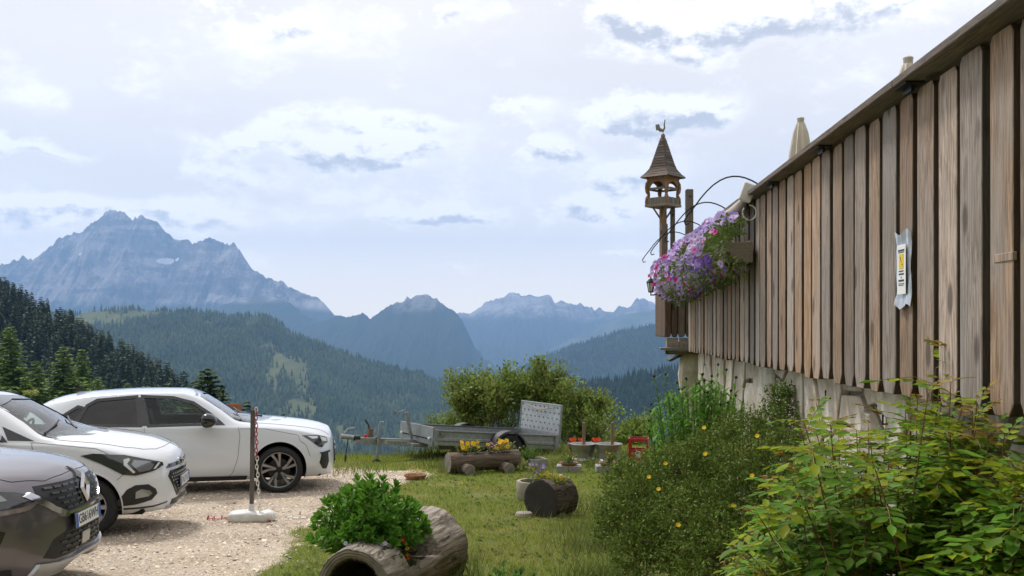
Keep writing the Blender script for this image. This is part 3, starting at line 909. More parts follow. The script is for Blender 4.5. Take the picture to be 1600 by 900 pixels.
# ------------------------------------------------------------------ things on the balustrade
def build_lantern_tower():
    m = wood('turret_wood', (.32, .19, .10), (.18, .10, .055), objrand=.15)
    mg = wood('turret_grey', (.27, .235, .205), (.15, .13, .115), objrand=.25)
    mr = wood('shingle_wood', (.155, .115, .095), (.085, .062, .052), objrand=.32, axis=0)
    Y = 13.9
    base = W(1036, 510, Y)
    # small carved bird-house turret on a pole; local z is absolute height
    t = thing('bird_house', 'small carved wooden bird house turret with a shingled spire roof', 'bird house', (base.x, base.y, 0), R(45 + 4))
    z = lambda py: EYE - (py - HY) / FPX * Y
    mb = MB(); mb.tube([(0, 0, 2.4), (0, 0, z(325))], .052, 8); mb.build('pole', m, t, smooth=True)
    hw = .155                                    # half side of the square cabin
    zf, ze = z(322), z(277)
    mb = MB(); mb.box((0, 0, zf), (hw * 2 + .06, hw * 2 + .06, .035)); mb.build('floor', mg, t, bevel=.004)
    for sx in (-1, 1):
        for sy in (-1, 1):
            mb = MB()
            pts = []
            for k in range(9):
                u = k / 8
                pts.append((sx * (hw + .012 * math.sin(u * 4 * PI)), sy * (hw + .012 * math.sin(u * 4 * PI)), zf + (ze - zf) * u))
            mb.tube(pts, [.028 + .006 * math.cos(k * PI) for k in range(9)], 6); mb.build('corner_post', m, t)
    for k in range(4):
        rot = Matrix.Rotation(k * PI / 2, 4, 'Z')
        # arched head board
        H = ze - zf
        poly = [(-hw, H), (hw, H), (hw, H * .55)]
        for i in range(9):
            a = PI * i / 8
            poly.append((math.cos(a) * hw * .78, H * .55 + math.sin(a) * H * .27))
        poly.append((-hw, H * .55))
        mb = MB(); mb.prism(poly, (0, -hw - .008, zf), (1, 0, 0), (0, 0, 1), (0, .018, 0))
        o = mb.build('arch_board', m, t); o.matrix_local = rot
        mb = MB(); mb.box((0, -hw, zf + H * .58), (hw * 2, .016, .03)); o = mb.build('cross_bar', mg, t); o.matrix_local = rot
        for i in range(9):
            mb = MB(); mb.box((-hw * .82 + i * hw * 1.64 / 8, -hw - .012, zf + .058), (.026, .012, .10)); o = mb.build('picket', mg, t); o.matrix_local = rot
        mb = MB(); mb.tube([(0, -hw + .01, zf - .02), (0, -.03, zf - .19)], .013, 5); o = mb.build('brace', mg, t); o.matrix_local = rot @ Matrix.Rotation(PI / 4, 4, 'Z')
        # shingle courses of the bell-shaped spire
        nrow = 14
        ztop = z(216)
        zl = lambda u: (ze - .01) + (ztop - ze) * u
        wl = lambda u: float(np.interp(u, [0, .06, .2, .35, .5, .8, 1.0], [.218, .185, .132, .106, .086, .046, .018]))
        for i in range(nrow):
            u0, u1 = i / nrow, (i + 1.25) / nrow
            a, b = wl(u0), wl(min(u1, 1.0)) + .006
            za, zb_ = zl(u0), zl(min(u1, 1.02))
            mb = MB()
            vs = [(-a, -a, za - .008), (a, -a, za - .008), (b, -b, zb_), (-b, -b, zb_), (-a, -a - .02, za), (a, -a - .02, za), (b, -b - .002, zb_ + .006), (-b, -b - .002, zb_ + .006)]
            mb.add(vs, [(0, 1, 2, 3), (4, 5, 6, 7), (0, 1, 5, 4), (1, 2, 6, 5), (2, 3, 7, 6), (3, 0, 4, 7)])
            o = mb.build('shingle_row', mr, t); o.matrix_local = rot
        mb = MB()
        mb.tube([(-wl(i / 14) * 1.0 - .004, -wl(i / 14) * 1.0 - .004, zl(i / 14) + .004) for i in range(15)], .011, 5)
        o = mb.build('hip_batten', mr, t); o.matrix_local = rot
    mb = MB(); mb.lathe([(.040, z(222)), (.03, z(218)), (.012, z(211)), (.006, z(210))], 8); mb.build('spire_tip', m, t)
    mb = MB(); mb.lathe([(.001, z(217)), (.022, z(216)), (.033, z(213)), (.024, z(210)), (.001, z(209))], 12); mb.build('ball', m, t, smooth=True)
    # little long-necked carved bird as a vane
    mb = MB()
    mb.tube([(0, 0, z(210)), (0, 0, z(205))], .006, 5)
    mb.tube([(-.055, .055, z(200)), (-.03, .03, z(203)), (0, 0, z(204)), (.015, -.015, z(200)), (.012, -.012, z(194)), (.02, -.02, z(187))], [.008, .028, .022, .014, .010, .007], 6)
    mb.add([(-.02, .02, z(203)), (-.07, .07, z(204)), (-.075, .075, z(195)), (-.04, .04, z(194))], [(0, 1, 2, 3)])
    mb.build('carved_bird_vane', mg, t, smooth=True)
    mb = MB(); mb.lathe([(.001, zf + .02), (.035, zf + .03), (.03, zf + .08), (.012, zf + .11), (.001, zf + .12)], 8); mb.build('perched_figure', mat('figure_white', (.6, .57, .52), rough=.7), t, smooth=True)
build_lantern_tower()

def build_balcony_things():
    mg = wood('grey_post', (.21, .175, .145), (.12, .10, .085), objrand=.12)
    m_iron = MATS['dark_iron']
    for (px, w, top, Y, lab) in ((1077, .098, 296, 13.6, 'taller square grey wooden post behind the petunia boxes'), (1051, .062, 325, 13.9, 'thinner grey wooden post between bird house pole and taller post')):
        b = W(px, 510, Y)
        zt = EYE - (top - HY) / FPX * Y
        t = thing('wooden_post', lab, 'post', (b.x, b.y, 2.4))
        mb = MB(); mb.box((0, 0, (zt - 2.4) / 2), (w, w, zt - 2.4)); mb.build('shaft', mg, t, bevel=.008)
        mb = MB(); mb.lathe([(.012, 0), (.012, .012), (.004, .016)], 8, c=(0, -w / 2 - .006, zt - 2.4 - .10), axis='y'); mb.build('bolt', m_iron, t)
    b = W(1038, 510, 13.72)
    t = thing('wooden_post', 'grey wooden post the bird house pole is fixed to', 'post', (b.x, b.y, 2.4))
    zt = EYE - (350 - HY) / FPX * 13.72
    mb = MB(); mb.box((0, 0, (zt - 2.4) / 2), (.085, .085, zt - 2.4)); mb.build('shaft', mg, t, bevel=.006)
    mb = MB(); mb.box((-.046, 0, zt - 2.52), (.012, .05, .06)); mb.build('clamp', m_iron, t)
    # clear wind screen between post and corner
    t = thing('glass_screen', 'clear glass wind screen pane between the two grey posts', 'glass screen', W(1064, 510, 13.7) * 1.0)
    t.location.z = 2.4
    mb = MB(); mb.box((0, 0, .55), (.16, .008, 1.1)); mb.build('pane', glassmat('screen_glass', (.93, .95, .96)), t)

    # wall lantern lamp at the corner
    m_blk = mat('lamp_black', (.015, .015, .017), rough=.4, metal=.6)
    p = W(1017, 447, 13.25)
    t = thing('wall_lamp', 'small black glazed lantern lamp on the balcony corner', 'lamp', (p.x, p.y, p.z))
    mb = MB(); mb.tube([(.115, 0, -.085), (.06, 0, -.115), (0, 0, -.12), (0, 0, -.075)], .011, 6); mb.tube([(.115, 0, -.03), (.115, 0, -.14)], .018, 6); mb.build('arm', m_blk, t)
    mb = MB()
    for k in range(6):
        a = k * PI / 3
        mb.tube([(math.cos(a) * .030, math.sin(a) * .030, -.075), (math.cos(a) * .052, math.sin(a) * .052, .045)], .005, 4)
    mb.lathe([(.034, -.085), (.034, -.07), (.02, -.07)], 6); mb.lathe([(.06, .042), (.062, .052), (.028, .092), (.012, .10), (.010, .115), (.002, .13)], 6)
    mb.build('cage', m_blk, t)
    mb = MB(); mb.lathe([(.027, -.07), (.048, .042)], 6, cap=False); mb.build('glass', mat('lamp_glass', (.75, .76, .74), rough=.2), t)

    # closed parasols on the deck
    cream = mat('parasol_cloth', (.62, .57, .48), rough=.85, var=.12, vscale=10)
    for (px, py, Y, lab) in ((1251, 183, 8.8, 'closed cream parasol whose cone shows most, left one above the cap'), (1419, 88, 6.5, 'closed cream parasol of which only the tip shows, right one')):
        q = W(px, py, Y)
        t = thing('parasol', lab, 'parasol', (q.x, q.y, 2.4), group='closed parasols on the deck')
        H = q.z - 2.4
        mb = MB()
        n = 20; rows = []
        prof = [(.012, H - .02), (.035, H - .06), (.055, H - .14), (.085, H - .35), (.105, H - .7), (.115, H - 1.1), (.14, H - 1.35)]
        vs = []; fs = []
        for (r, z) in prof:
            for k in range(n):
                rr = r * (1 + (.22 if k % 2 else -.08) * min(1, r / .06))
                vs.append((rr * math.cos(2 * PI * k / n), rr * math.sin(2 * PI * k / n), z))
        for i in range(len(prof) - 1):
            for k in range(n): fs.append((i * n + k, i * n + (k + 1) % n, (i + 1) * n + (k + 1) % n, (i + 1) * n + k))
        mb.add(vs, fs); mb.build('canopy', cream, t, smooth=True)
        mb = MB(); mb.lathe([(.03, H - .045), (.034, H - .01), (.02, H), (.002, H + .005)], 10); mb.build('finial', mat('parasol_cap', (.50, .47, .42), rough=.6), t, smooth=True)
        mb = MB(); mb.tube([(0, 0, 0), (0, 0, H - .1)], .022, 8); mb.build('pole', mat('pole_alu', (.5, .5, .5), rough=.4, metal=.7), t)
        mb = MB(); mb.lathe([(.25, 0), (.25, .05), (.05, .07), (.04, .3)], 16); mb.build('base', mat('parasol_base', (.2, .2, .2), rough=.8), t)

    # small flood lamp with cable and rolled cloth by the flower box
    q = wall_pt(8.05, .10, 3.47)
    t = thing('flood_lamp', 'small white lamp box with a looped white cable at the cap end', 'lamp', q, WRZ)
    wm = mat('white_plastic', (.72, .72, .70), rough=.45)
    mb = MB(); mb.box((0, 0, 0), (.10, .05, .15), Matrix.Rotation(.35, 3, 'Y')); mb.build('housing', wm, t, bevel=.008)
    mb = MB(); mb.box((.085, .0, .02), (.13, .03, .03), Matrix.Rotation(-.35, 3, 'Y')); mb.build('bracket', wm, t, bevel=.004)
    mb = MB(); mb.tube([(.02 + .055 * math.sin(a) , .01, -.16 + .06 * math.cos(a)) for a in [i * 2 * PI / 14 for i in range(13)]], .007, 6)
    mb.build('cable', wm, t, smooth=True)
    t = thing('rolled_cloth', 'pale rolled cloth lying along the cap above the petunias', 'cloth', wall_pt(8.3, .09, 3.41), WRZ)
    mb = MB(); mb.tube([(.0, -.05, .03), (.01, .2, .0), (-.02, .5, -.02), (.0, .85, -.01), (.01, 1.1, 0)], [.025, .05, .042, .052, .03], 10)
    mb.build('roll', mat('pale_cloth', (.55, .50, .46), rough=.9, var=.2), t, smooth=True)
    # bent wire hooks over the flower boxes
    for i, s in enumerate((7.95, 9.6, 11.3, 12.6)):
        t = thing('wire_hook', ('nearest and largest', 'second nearest', 'third nearest', 'farthest and smallest')[i] + ' bent black wire hook arching over the petunias', 'hook', wall_pt(s, .0, BZ1), WRZ, 'wire hooks over the petunias')
        pts = []
        for k in range(13):
            a = k / 12
            pts.append((.02 - .60 * a, 0, .05 + .17 * math.sin(min(1, a * 1.05) * PI * .80) - .30 * a * a))
        x, _, z = pts[-1]
        pts += [(x - .03, 0, z - .05), (x - .02, 0, z - .08), (x + .01, 0, z - .07)]
        mb = MB(); mb.tube(pts, .0065, 6); mb.build('wire', m_iron, t, smooth=True)
        mb = MB(); mb.box((.03, 0, .035), (.10, .03, .03)); mb.build('clip', m_iron, t)

    # information sheet in a plastic sleeve on the boards
    q = wall_pt(4.55, .014, 2.655)
    t = thing('notice_sheet', 'printed notice with a yellow panel in a clear plastic sleeve on a board', 'notice', q, WRZ)
    plastic = mat('sleeve_plastic', (.42, .44, .47), rough=.12, spec=.8, coat=.6)
    paper = mat('notice_paper', (.82, .83, .82), rough=.6)
    ylw = mat('notice_yellow', (.80, .55, .03), rough=.6)
    ink = mat('notice_ink', (.05, .06, .10), rough=.7)
    mb = MB()
    nu, nv = 9, 13
    vs = []; fs = []
    for j in range(nv):
        for i in range(nu):
            y = (i / (nu - 1) - .5) * .205; z = (j / (nv - 1) - .5) * .335
            edge = max(0, abs(z) - .115)
            vs.append((-.004 + .0035 * math.sin(i * 2.2 + j * .8) - edge * .12 * (1 + .5 * math.sin(i * 1.7)), y * (1 - .04 * math.sin(j * .9)), z + .012 * math.sin(i * .9) * (abs(z) > .13)))
    for j in range(nv - 1):
        for i in range(nu - 1): fs.append((j * nu + i, j * nu + i + 1, (j + 1) * nu + i + 1, (j + 1) * nu + i))
    mb.add(vs, fs)
    mb.build('sleeve', plastic, t, smooth=True)
    mb = MB(); mb.box((-.013, 0, 0), (.0015, .112, .222)); mb.build('paper', paper, t)
    mb = MB(); mb.box((-.0148, 0, .036), (.0012, .060, .066)); mb.build('yellow_panel', ylw, t)
    mb = MB(); mb.prism([(-.008, .030), (.004, .056), (.010, .058), (.006, .046), (-.002, .032)], (-.0162, 0, 0), (0, 1, 0), (0, 0, 1), (.001, 0, 0))
    mb.prism([(-.022, .018), (-.010, .018), (-.012, .025), (-.020, .025)], (-.0162, 0, 0), (0, 1, 0), (0, 0, 1), (.001, 0, 0)); mb.build('printed_figure', ink, t)
    for (z, w, h, mm) in ((.085, .082, .010, ink), (.076, .078, .005, ink), (-.008, .062, .007, ink), (-.021, .070, .009, ink), (-.036, .012, .008, ink), (-.050, .072, .011, ink), (-.064, .080, .004, ink), (-.071, .066, .004, ink)):
        mb = MB()
        x = -w / 2
        while x < w / 2 - .002:
            ww = random.uniform(.004, .012); ww = min(ww, w / 2 - x)
            mb.box((-.0146, x + ww / 2, z), (.0008, ww * .85, h * .8)); x += ww + .002
        mb.build('print_line', mm, t)
build_balcony_things()
# ------------------------------------------------------------------ cars
def pchip(xk, yk, x):
    xk = np.asarray(xk, float); yk = np.asarray(yk, float)
    h = np.diff(xk); d = np.diff(yk) / h
    m = np.zeros_like(yk)
    for i in range(1, len(xk) - 1):
        if d[i - 1] * d[i] > 0:
            w1, w2 = 2 * h[i] + h[i - 1], h[i] + 2 * h[i - 1]
            m[i] = (w1 + w2) / (w1 / d[i - 1] + w2 / d[i])
    m[0], m[-1] = d[0], d[-1]
    x = np.clip(x, xk[0], xk[-1])
    i = np.clip(np.searchsorted(xk, x) - 1, 0, len(h) - 1)
    t = (x - xk[i]) / h[i]
    return ((1 + 2 * t) * (1 - t) ** 2 * yk[i] + t * (1 - t) ** 2 * h[i] * m[i] + t * t * (3 - 2 * t) * yk[i + 1] + t * t * (t - 1) * h[i] * m[i + 1])

def car_section(c, xs, inset=0.0, nper=6):
    """cross sections of the car at stations xs: (len(xs), m, 2) half outline from bottom centre to top centre"""
    lines = []
    for key in 'ABCDEFGHI':
        t = c['lines'][key]
        lines.append((pchip(t[0], t[1], xs), pchip(t[0], t[2], xs)))
    Yk = np.stack([l[0] for l in lines], 1); Zk = np.stack([l[1] for l in lines], 1)
    x1, x0 = c['front'], c['rear']
    def close(x, xe, span, p):
        t = np.clip((x - (xe - span)) / span, 0, 1) if span > 0 else np.clip(((xe - span) - x) / -span, 0, 1)
        return (1 - t ** p) ** (1 / p)
    fw = close(xs, x1, c.get('fspan', .42), c.get('fpow', 2.9)) * close(xs, x0, -c.get('rspan', .32), 3.2)
    fzt = close(xs, x1, .10, 2.4) * close(xs, x0, -.10, 2.4)
    zc = np.where(xs > 0, c.get('znose', .50), .62)
    Yk = Yk * fw[:, None]
    Zk = zc[:, None] + (Zk - zc[:, None]) * fzt[:, None]
    K = Yk.shape[1]
    seg = []
    for k in range(K - 1):
        p0 = np.stack([Yk[:, max(k - 1, 0)], Zk[:, max(k - 1, 0)]], -1)
        p1 = np.stack([Yk[:, k], Zk[:, k]], -1)
        p2 = np.stack([Yk[:, k + 1], Zk[:, k + 1]], -1)
        p3 = np.stack([Yk[:, min(k + 2, K - 1)], Zk[:, min(k + 2, K - 1)]], -1)
        if k == 0: p0 = p1 - (p2 - p1)
        if k + 2 > K - 1: p3 = p2 * np.array([-1, 1]) * 1.0; p3[:, 0] = -p1[:, 0]; p3[:, 1] = p1[:, 1]
        # tangents limited by the chord so that tight creases do not overshoot
        L = np.linalg.norm(p2 - p1, axis=1, keepdims=True) + 1e-6
        t1 = (p2 - p0); t1 = t1 / (np.linalg.norm(t1, axis=1, keepdims=True) + 1e-6) * L * .85
        t2 = (p3 - p1); t2 = t2 / (np.linalg.norm(t2, axis=1, keepdims=True) + 1e-6) * L * .85
        for j in range(nper):
            u = j / nper
            seg.append((2 * u ** 3 - 3 * u * u + 1) * p1 + (u ** 3 - 2 * u * u + u) * t1 + (-2 * u ** 3 + 3 * u * u) * p2 + (u ** 3 - u * u) * t2)
    seg.append(np.stack([Yk[:, -1], Zk[:, -1]], -1))
    S = np.stack(seg, 1)
    S[:, 0, 0] = 0; S[:, -1, 0] = 0
    return S

def shell_mesh(name, xs, S):
    """closed skin from half sections"""
    n, m = S.shape[:2]
    full = np.concatenate([S, (S[:, 1:-1] * np.array([-1, 1]))[:, ::-1]], 1)      # ring
    r = full.shape[1]
    V = np.zeros((n, r, 3)); V[:, :, 0] = xs[:, None]; V[:, :, 1] = full[:, :, 0]; V[:, :, 2] = full[:, :, 1]
    i = np.arange(n - 1)[:, None] * r; k = np.arange(r)[None, :]; k2 = (k + 1) % r
    F = np.stack([i + k, i + r + k, i + r + k2, i + k2], -1).reshape(-1, 4).tolist()
    F.append(list(range(r))); F.append(list(reversed(range((n - 1) * r, n * r))))
    me = np_mesh(name, V.reshape(-1, 3), F)
    bm = bmesh.new(); bm.from_mesh(me)
    bmesh.ops.remove_doubles(bm, verts=bm.verts, dist=.0004)
    bmesh.ops.recalc_face_normals(bm, faces=bm.faces)
    bm.to_mesh(me); bm.free()
    return me

def boolean_cut(me, cutters):
    o = bpy.data.objects.new('work', me); COL.objects.link(o)
    tmp = []
    for cm in cutters:
        c = bpy.data.objects.new('work_cutter', cm); COL.objects.link(c); tmp.append(c)
        md = o.modifiers.new('cut', 'BOOLEAN'); md.operation = 'DIFFERENCE'; md.object = c; md.solver = 'EXACT'
    dg = bpy.context.evaluated_depsgraph_get()
    out = bpy.data.meshes.new_from_object(o.evaluated_get(dg))
    for c in tmp + [o]: bpy.data.objects.remove(c)
    return out

def patch(bvh, poly, o, u, v, d, off=.004, cell=.05, thick=.012, smooth=True):
    """panel that follows the body: polygon in the (u,v) plane at o, cast along d onto the body and raised by off"""
    o, u, v, d = Vector(o), Vector(u), Vector(v), Vector(d).normalized()
    bm = bmesh.new()
    bm.faces.new([bm.verts.new((p[0], p[1], 0)) for p in poly])
    us = [p[0] for p in poly]; vs = [p[1] for p in poly]
    for a, lo, hi in ((0, min(us), max(us)), (1, min(vs), max(vs))):
        n = int((hi - lo) / cell)
        for i in range(1, n + 1):
            x = lo + (hi - lo) * i / (n + 1)
            co = (x, 0, 0) if a == 0 else (0, x, 0); no = (1, 0, 0) if a == 0 else (0, 1, 0)
            bmesh.ops.bisect_plane(bm, geom=bm.verts[:] + bm.edges[:] + bm.faces[:], plane_co=co, plane_no=no)
    last = None
    miss = []
    for w in bm.verts:
        p = o + u * w.co.x + v * w.co.y
        hit, nor, _, _ = bvh.ray_cast(p, d, 20)
        if hit is None: miss.append(w); continue
        if nor.dot(d) > 0: nor = -nor
        w.co = hit + nor * off - d * off * .3
        last = 1
    if miss: bmesh.ops.delete(bm, geom=miss, context='VERTS')
    # rim pushed into the body gives the panel its thickness
    es = [e for e in bm.edges if len(e.link_faces) == 1]
    if es and thick:
        r = bmesh.ops.extrude_edge_only(bm, edges=es)
        for w in [g for g in r['geom'] if isinstance(g, bmesh.types.BMVert)]: w.co += d * thick
    bmesh.ops.recalc_face_normals(bm, faces=bm.faces)
    me = bpy.data.meshes.new('patch'); bm.to_mesh(me); bm.free()
    if smooth:
        me.polygons.foreach_set('use_smooth', np.ones(len(me.polygons), dtype=bool))
        me.set_sharp_from_angle(angle=R(35))
    return me

def seam(bvh, pts, o, u, v, d, w=.004, off=.0012, n=40):
    """thin dark shut line that follows the body"""
    o, u, v, d = Vector(o), Vector(u), Vector(v), Vector(d).normalized()
    P = [Vector((p[0], p[1])) for p in pts]
    L = [0]
    for a, b in zip(P[:-1], P[1:]): L.append(L[-1] + (b - a).length)
    q = []
    for i in range(n + 1):
        s = L[-1] * i / n
        k = max(j for j in range(len(L)) if L[j] <= s + 1e-9); k = min(k, len(P) - 2)
        t = (s - L[k]) / max(L[k + 1] - L[k], 1e-9)
        q.append(P[k].lerp(P[k + 1], t))
    out = []
    for p in q:
        hit, nor, _, _ = bvh.ray_cast(o + u * p.x + v * p.y, d, 20)
        if hit is not None: out.append(hit - d * off)
    mb = MB()
    if len(out) > 2: mb.tube(out, w, 4)
    return mb

def inset_poly(poly, k):
    cx = sum(p[0] for p in poly) / len(poly); cy_ = sum(p[1] for p in poly) / len(poly)
    out = []
    n = len(poly)
    area = sum(poly[i][0] * poly[(i + 1) % n][1] - poly[(i + 1) % n][0] * poly[i][1] for i in range(n))
    s = 1 if area > 0 else -1
    for i in range(n):
        a, b, c = Vector(poly[i - 1]), Vector(poly[i]), Vector(poly[(i + 1) % n])
        e1 = (b - a).normalized(); e2 = (c - b).normalized()
        n1 = Vector((-e1.y, e1.x)) * s; n2 = Vector((-e2.y, e2.x)) * s
        nn = (n1 + n2); l = nn.length
        nn = nn / l if l > 1e-6 else n1
        f = k / max(.45, nn.dot(n1))
        q = b + nn * f
        out.append((q.x, q.y))
    return out

def ring_patch_mesh(bvh, outer, inner, o, u, v, d, off, thick=.01):
    """frame between two outlines of equal length, following the body"""
    o, u, v, d = Vector(o), Vector(u), Vector(v), Vector(d).normalized()
    n = len(outer); V = []; F = []
    sub = 4
    A = []; B = []
    for i in range(n):
        for k in range(sub):
            t = k / sub
            f = lambda P: (P[i][0] + (P[(i + 1) % n][0] - P[i][0]) * t, P[i][1] + (P[(i + 1) % n][1] - P[i][1]) * t)
            A.append(f(outer)); B.append(f(inner))
    def cast(p):
        hit, nor, _, _ = bvh.ray_cast(o + u * p[0] + v * p[1], d, 20)
        if hit is None: return None
        if nor.dot(d) > 0: nor = -nor
        return hit + nor * off
    ca = [cast(p) for p in A]; cb = [cast(p) for p in B]
    m = len(ca)
    mb = MB()
    for i in range(m):
        j = (i + 1) % m
        if None in (ca[i], ca[j], cb[i], cb[j]): continue
        mb.add([ca[i], ca[j], cb[j], cb[i], ca[i] + d * thick, ca[j] + d * thick, cb[j] + d * thick, cb[i] + d * thick],
               [(0, 1, 2, 3), (0, 4, 5, 1), (3, 2, 6, 7)])
    return mb

def smooth_poly(poly, it=2):
    for _ in range(it):
        out = []
        n = len(poly)
        for i in range(n):
            a, b = poly[i], poly[(i + 1) % n]
            out.append((a[0] * .75 + b[0] * .25, a[1] * .75 + b[1] * .25)); out.append((a[0] * .25 + b[0] * .75, a[1] * .25 + b[1] * .75))
        poly = out
    return poly

def make_wheel(parent, x, y, r, w, rim_r, style, mats, side):
    """wheel part with tyre, rim, hub as sub-parts; side -1 = right side of the car"""
    tyre_m, rim_m, dark_m = mats
    s = side
    mb = MB()
    prof = [(rim_r, -w * .42), (rim_r + .02, -w * .5), (r - .035, -w * .5), (r - .012, -w * .44), (r, -w * .33), (r, w * .33), (r - .012, w * .44), (r - .035, w * .5), (rim_r + .02, w * .5), (rim_r, w * .42)]
    mb.lathe(prof, 48, axis='y', cap=False)
    tyre = mb.build('wheel', tyre_m, parent, smooth=True, loc=(x, y, r))
    tread = MB()
    for k in range(60):
        a = 2 * PI * k / 60
        for q in (-.28, -.09, .09, .28):
            rot = Matrix.Rotation(-a, 3, 'Y')
            tread.box(rot @ Vector((r + .001, w * q, 0)), (.008, w * .15, .026), rot)
    tread.build('tread', tyre_m, tyre)
    mb = MB(); mb.lathe([(rim_r, w * .44), (rim_r - .012, w * .42), (rim_r - .02, w * .30), (rim_r - .02, -w * .42), (rim_r, -w * .44)], 48, axis='y', cap=False)
    mb.build('rim_barrel', rim_m, tyre, smooth=True)
    mb = MB(); mb.lathe([(rim_r * .62, -w * .02), (rim_r * .62, w * .04)], 32, axis='y'); mb.build('brake_disc', dark_m, tyre, smooth=True)
    mb = MB()
    f = s * w * .40
    if style == 'five':
        for k in range(5):
            a0 = 2 * PI * k / 5 + .3
            for dd in (-.15, .15):
                sw = .22
                a1, a2 = a0 + dd * .5, a0 + dd * 1.5 + sw
                for (ra, rb, b0, b1, w0, w1) in ((.045, rim_r * .55, a1, (a1 + a2) / 2, .020, .022), (rim_r * .55, rim_r - .012, (a1 + a2) / 2, a2, .022, .030)):
                    p, q = Vector((math.cos(b0) * ra, f * (.86 if ra < .1 else .98), math.sin(b0) * ra)), Vector((math.cos(b1) * rb, f, math.sin(b1) * rb))
                    e = (q - p).normalized(); nn = Vector((-e.z, 0, e.x))
                    back = Vector((0, -s * .035, 0))
                    mb.add([p - nn * w0 / 1.6, p + nn * w0 / 1.6, q + nn * w1 / 1.6, q - nn * w1 / 1.6, p - nn * w0 + back, p + nn * w0 + back, q + nn * w1 + back, q - nn * w1 + back],
                           [(0, 1, 2, 3), (0, 4, 5, 1), (1, 5, 6, 2), (2, 6, 7, 3), (3, 7, 4, 0), (4, 7, 6, 5)])
    else:
        for k in range(10):
            a = 2 * PI * k / 10
            p, q = Vector((math.cos(a) * .05, f * .86, math.sin(a) * .05)), Vector((math.cos(a) * (rim_r - .015), f, math.sin(a) * (rim_r - .015)))
            e = (q - p).normalized(); nn = Vector((-e.z, 0, e.x)); back = Vector((0, -s * .03, 0))
            mb.add([p - nn * .014, p + nn * .014, q + nn * .022, q - nn * .022, p - nn * .02 + back, p + nn * .02 + back, q + nn * .03 + back, q - nn * .03 + back],
                   [(0, 1, 2, 3), (0, 4, 5, 1), (1, 5, 6, 2), (2, 6, 7, 3), (3, 7, 4, 0), (4, 7, 6, 5)])
    mb.build('spokes', rim_m, tyre)
    mb = MB(); mb.lathe([(.068, f * .72 * 1), (.066, f * .9), (.045, f * .97), (.035, f * 1.0), (.001, f * 1.0)], 20, axis='y', cap=False); mb.build('hub_cap', dark_m, tyre, smooth=True)
    return tyre

def text_mesh(txt, size, depth=.001, align='CENTER'):
    cu = bpy.data.curves.new('txt', 'FONT'); cu.body = txt; cu.size = size; cu.extrude = depth; cu.align_x = align; cu.align_y = 'CENTER'
    o = bpy.data.objects.new('txt', cu); COL.objects.link(o)
    dg = bpy.context.evaluated_depsgraph_get()
    me = bpy.data.meshes.new_from_object(o.evaluated_get(dg))
    bpy.data.objects.remove(o)
    return me

def number_plate(car, x, z, pitch, text, bars=None):
    white = mat('plate_white', (.78, .79, .78), rough=.4); blue = mat('plate_blue', (.02, .10, .45), rough=.4); blk = mat('plate_ink', (.03, .035, .05), rough=.5)
    frame = mat('black_plastic', (.018, .018, .019), rough=.55)
    rot = (0, -pitch, 0)
    mb = MB(); mb.box((0, 0, 0), (.012, .54, .128)); pl = mb.build('number_plate', frame, car, bevel=.004, loc=(x, 0, z), rot=rot)
    mb = MB(); mb.box((.0075, 0, 0), (.003, .52, .11)); mb.build('plate_sheet', white, pl)
    for sy in (-1, 1):
        mb = MB(); mb.box((.0095, sy * .238, 0), (.002, .044, .108)); mb.build('plate_band', blue, pl)
    if text:
        me = text_mesh(text, .105)
        o = link('plate_text', me, blk, pl); o.rotation_euler = (R(90), 0, R(90)); o.location = (.0105, 0, .0)
        o.scale = (.86, 1, 1)
    else:
        mb = MB()
        for k in range(7):
            mb.box((.0098, -.17 + k * .057, 0), (.001, .012, .07)); mb.box((.0098, -.155 + k * .057, .03 - .03 * (k % 3)), (.001, .03, .012))
        mb.build('plate_print', blk, pl)

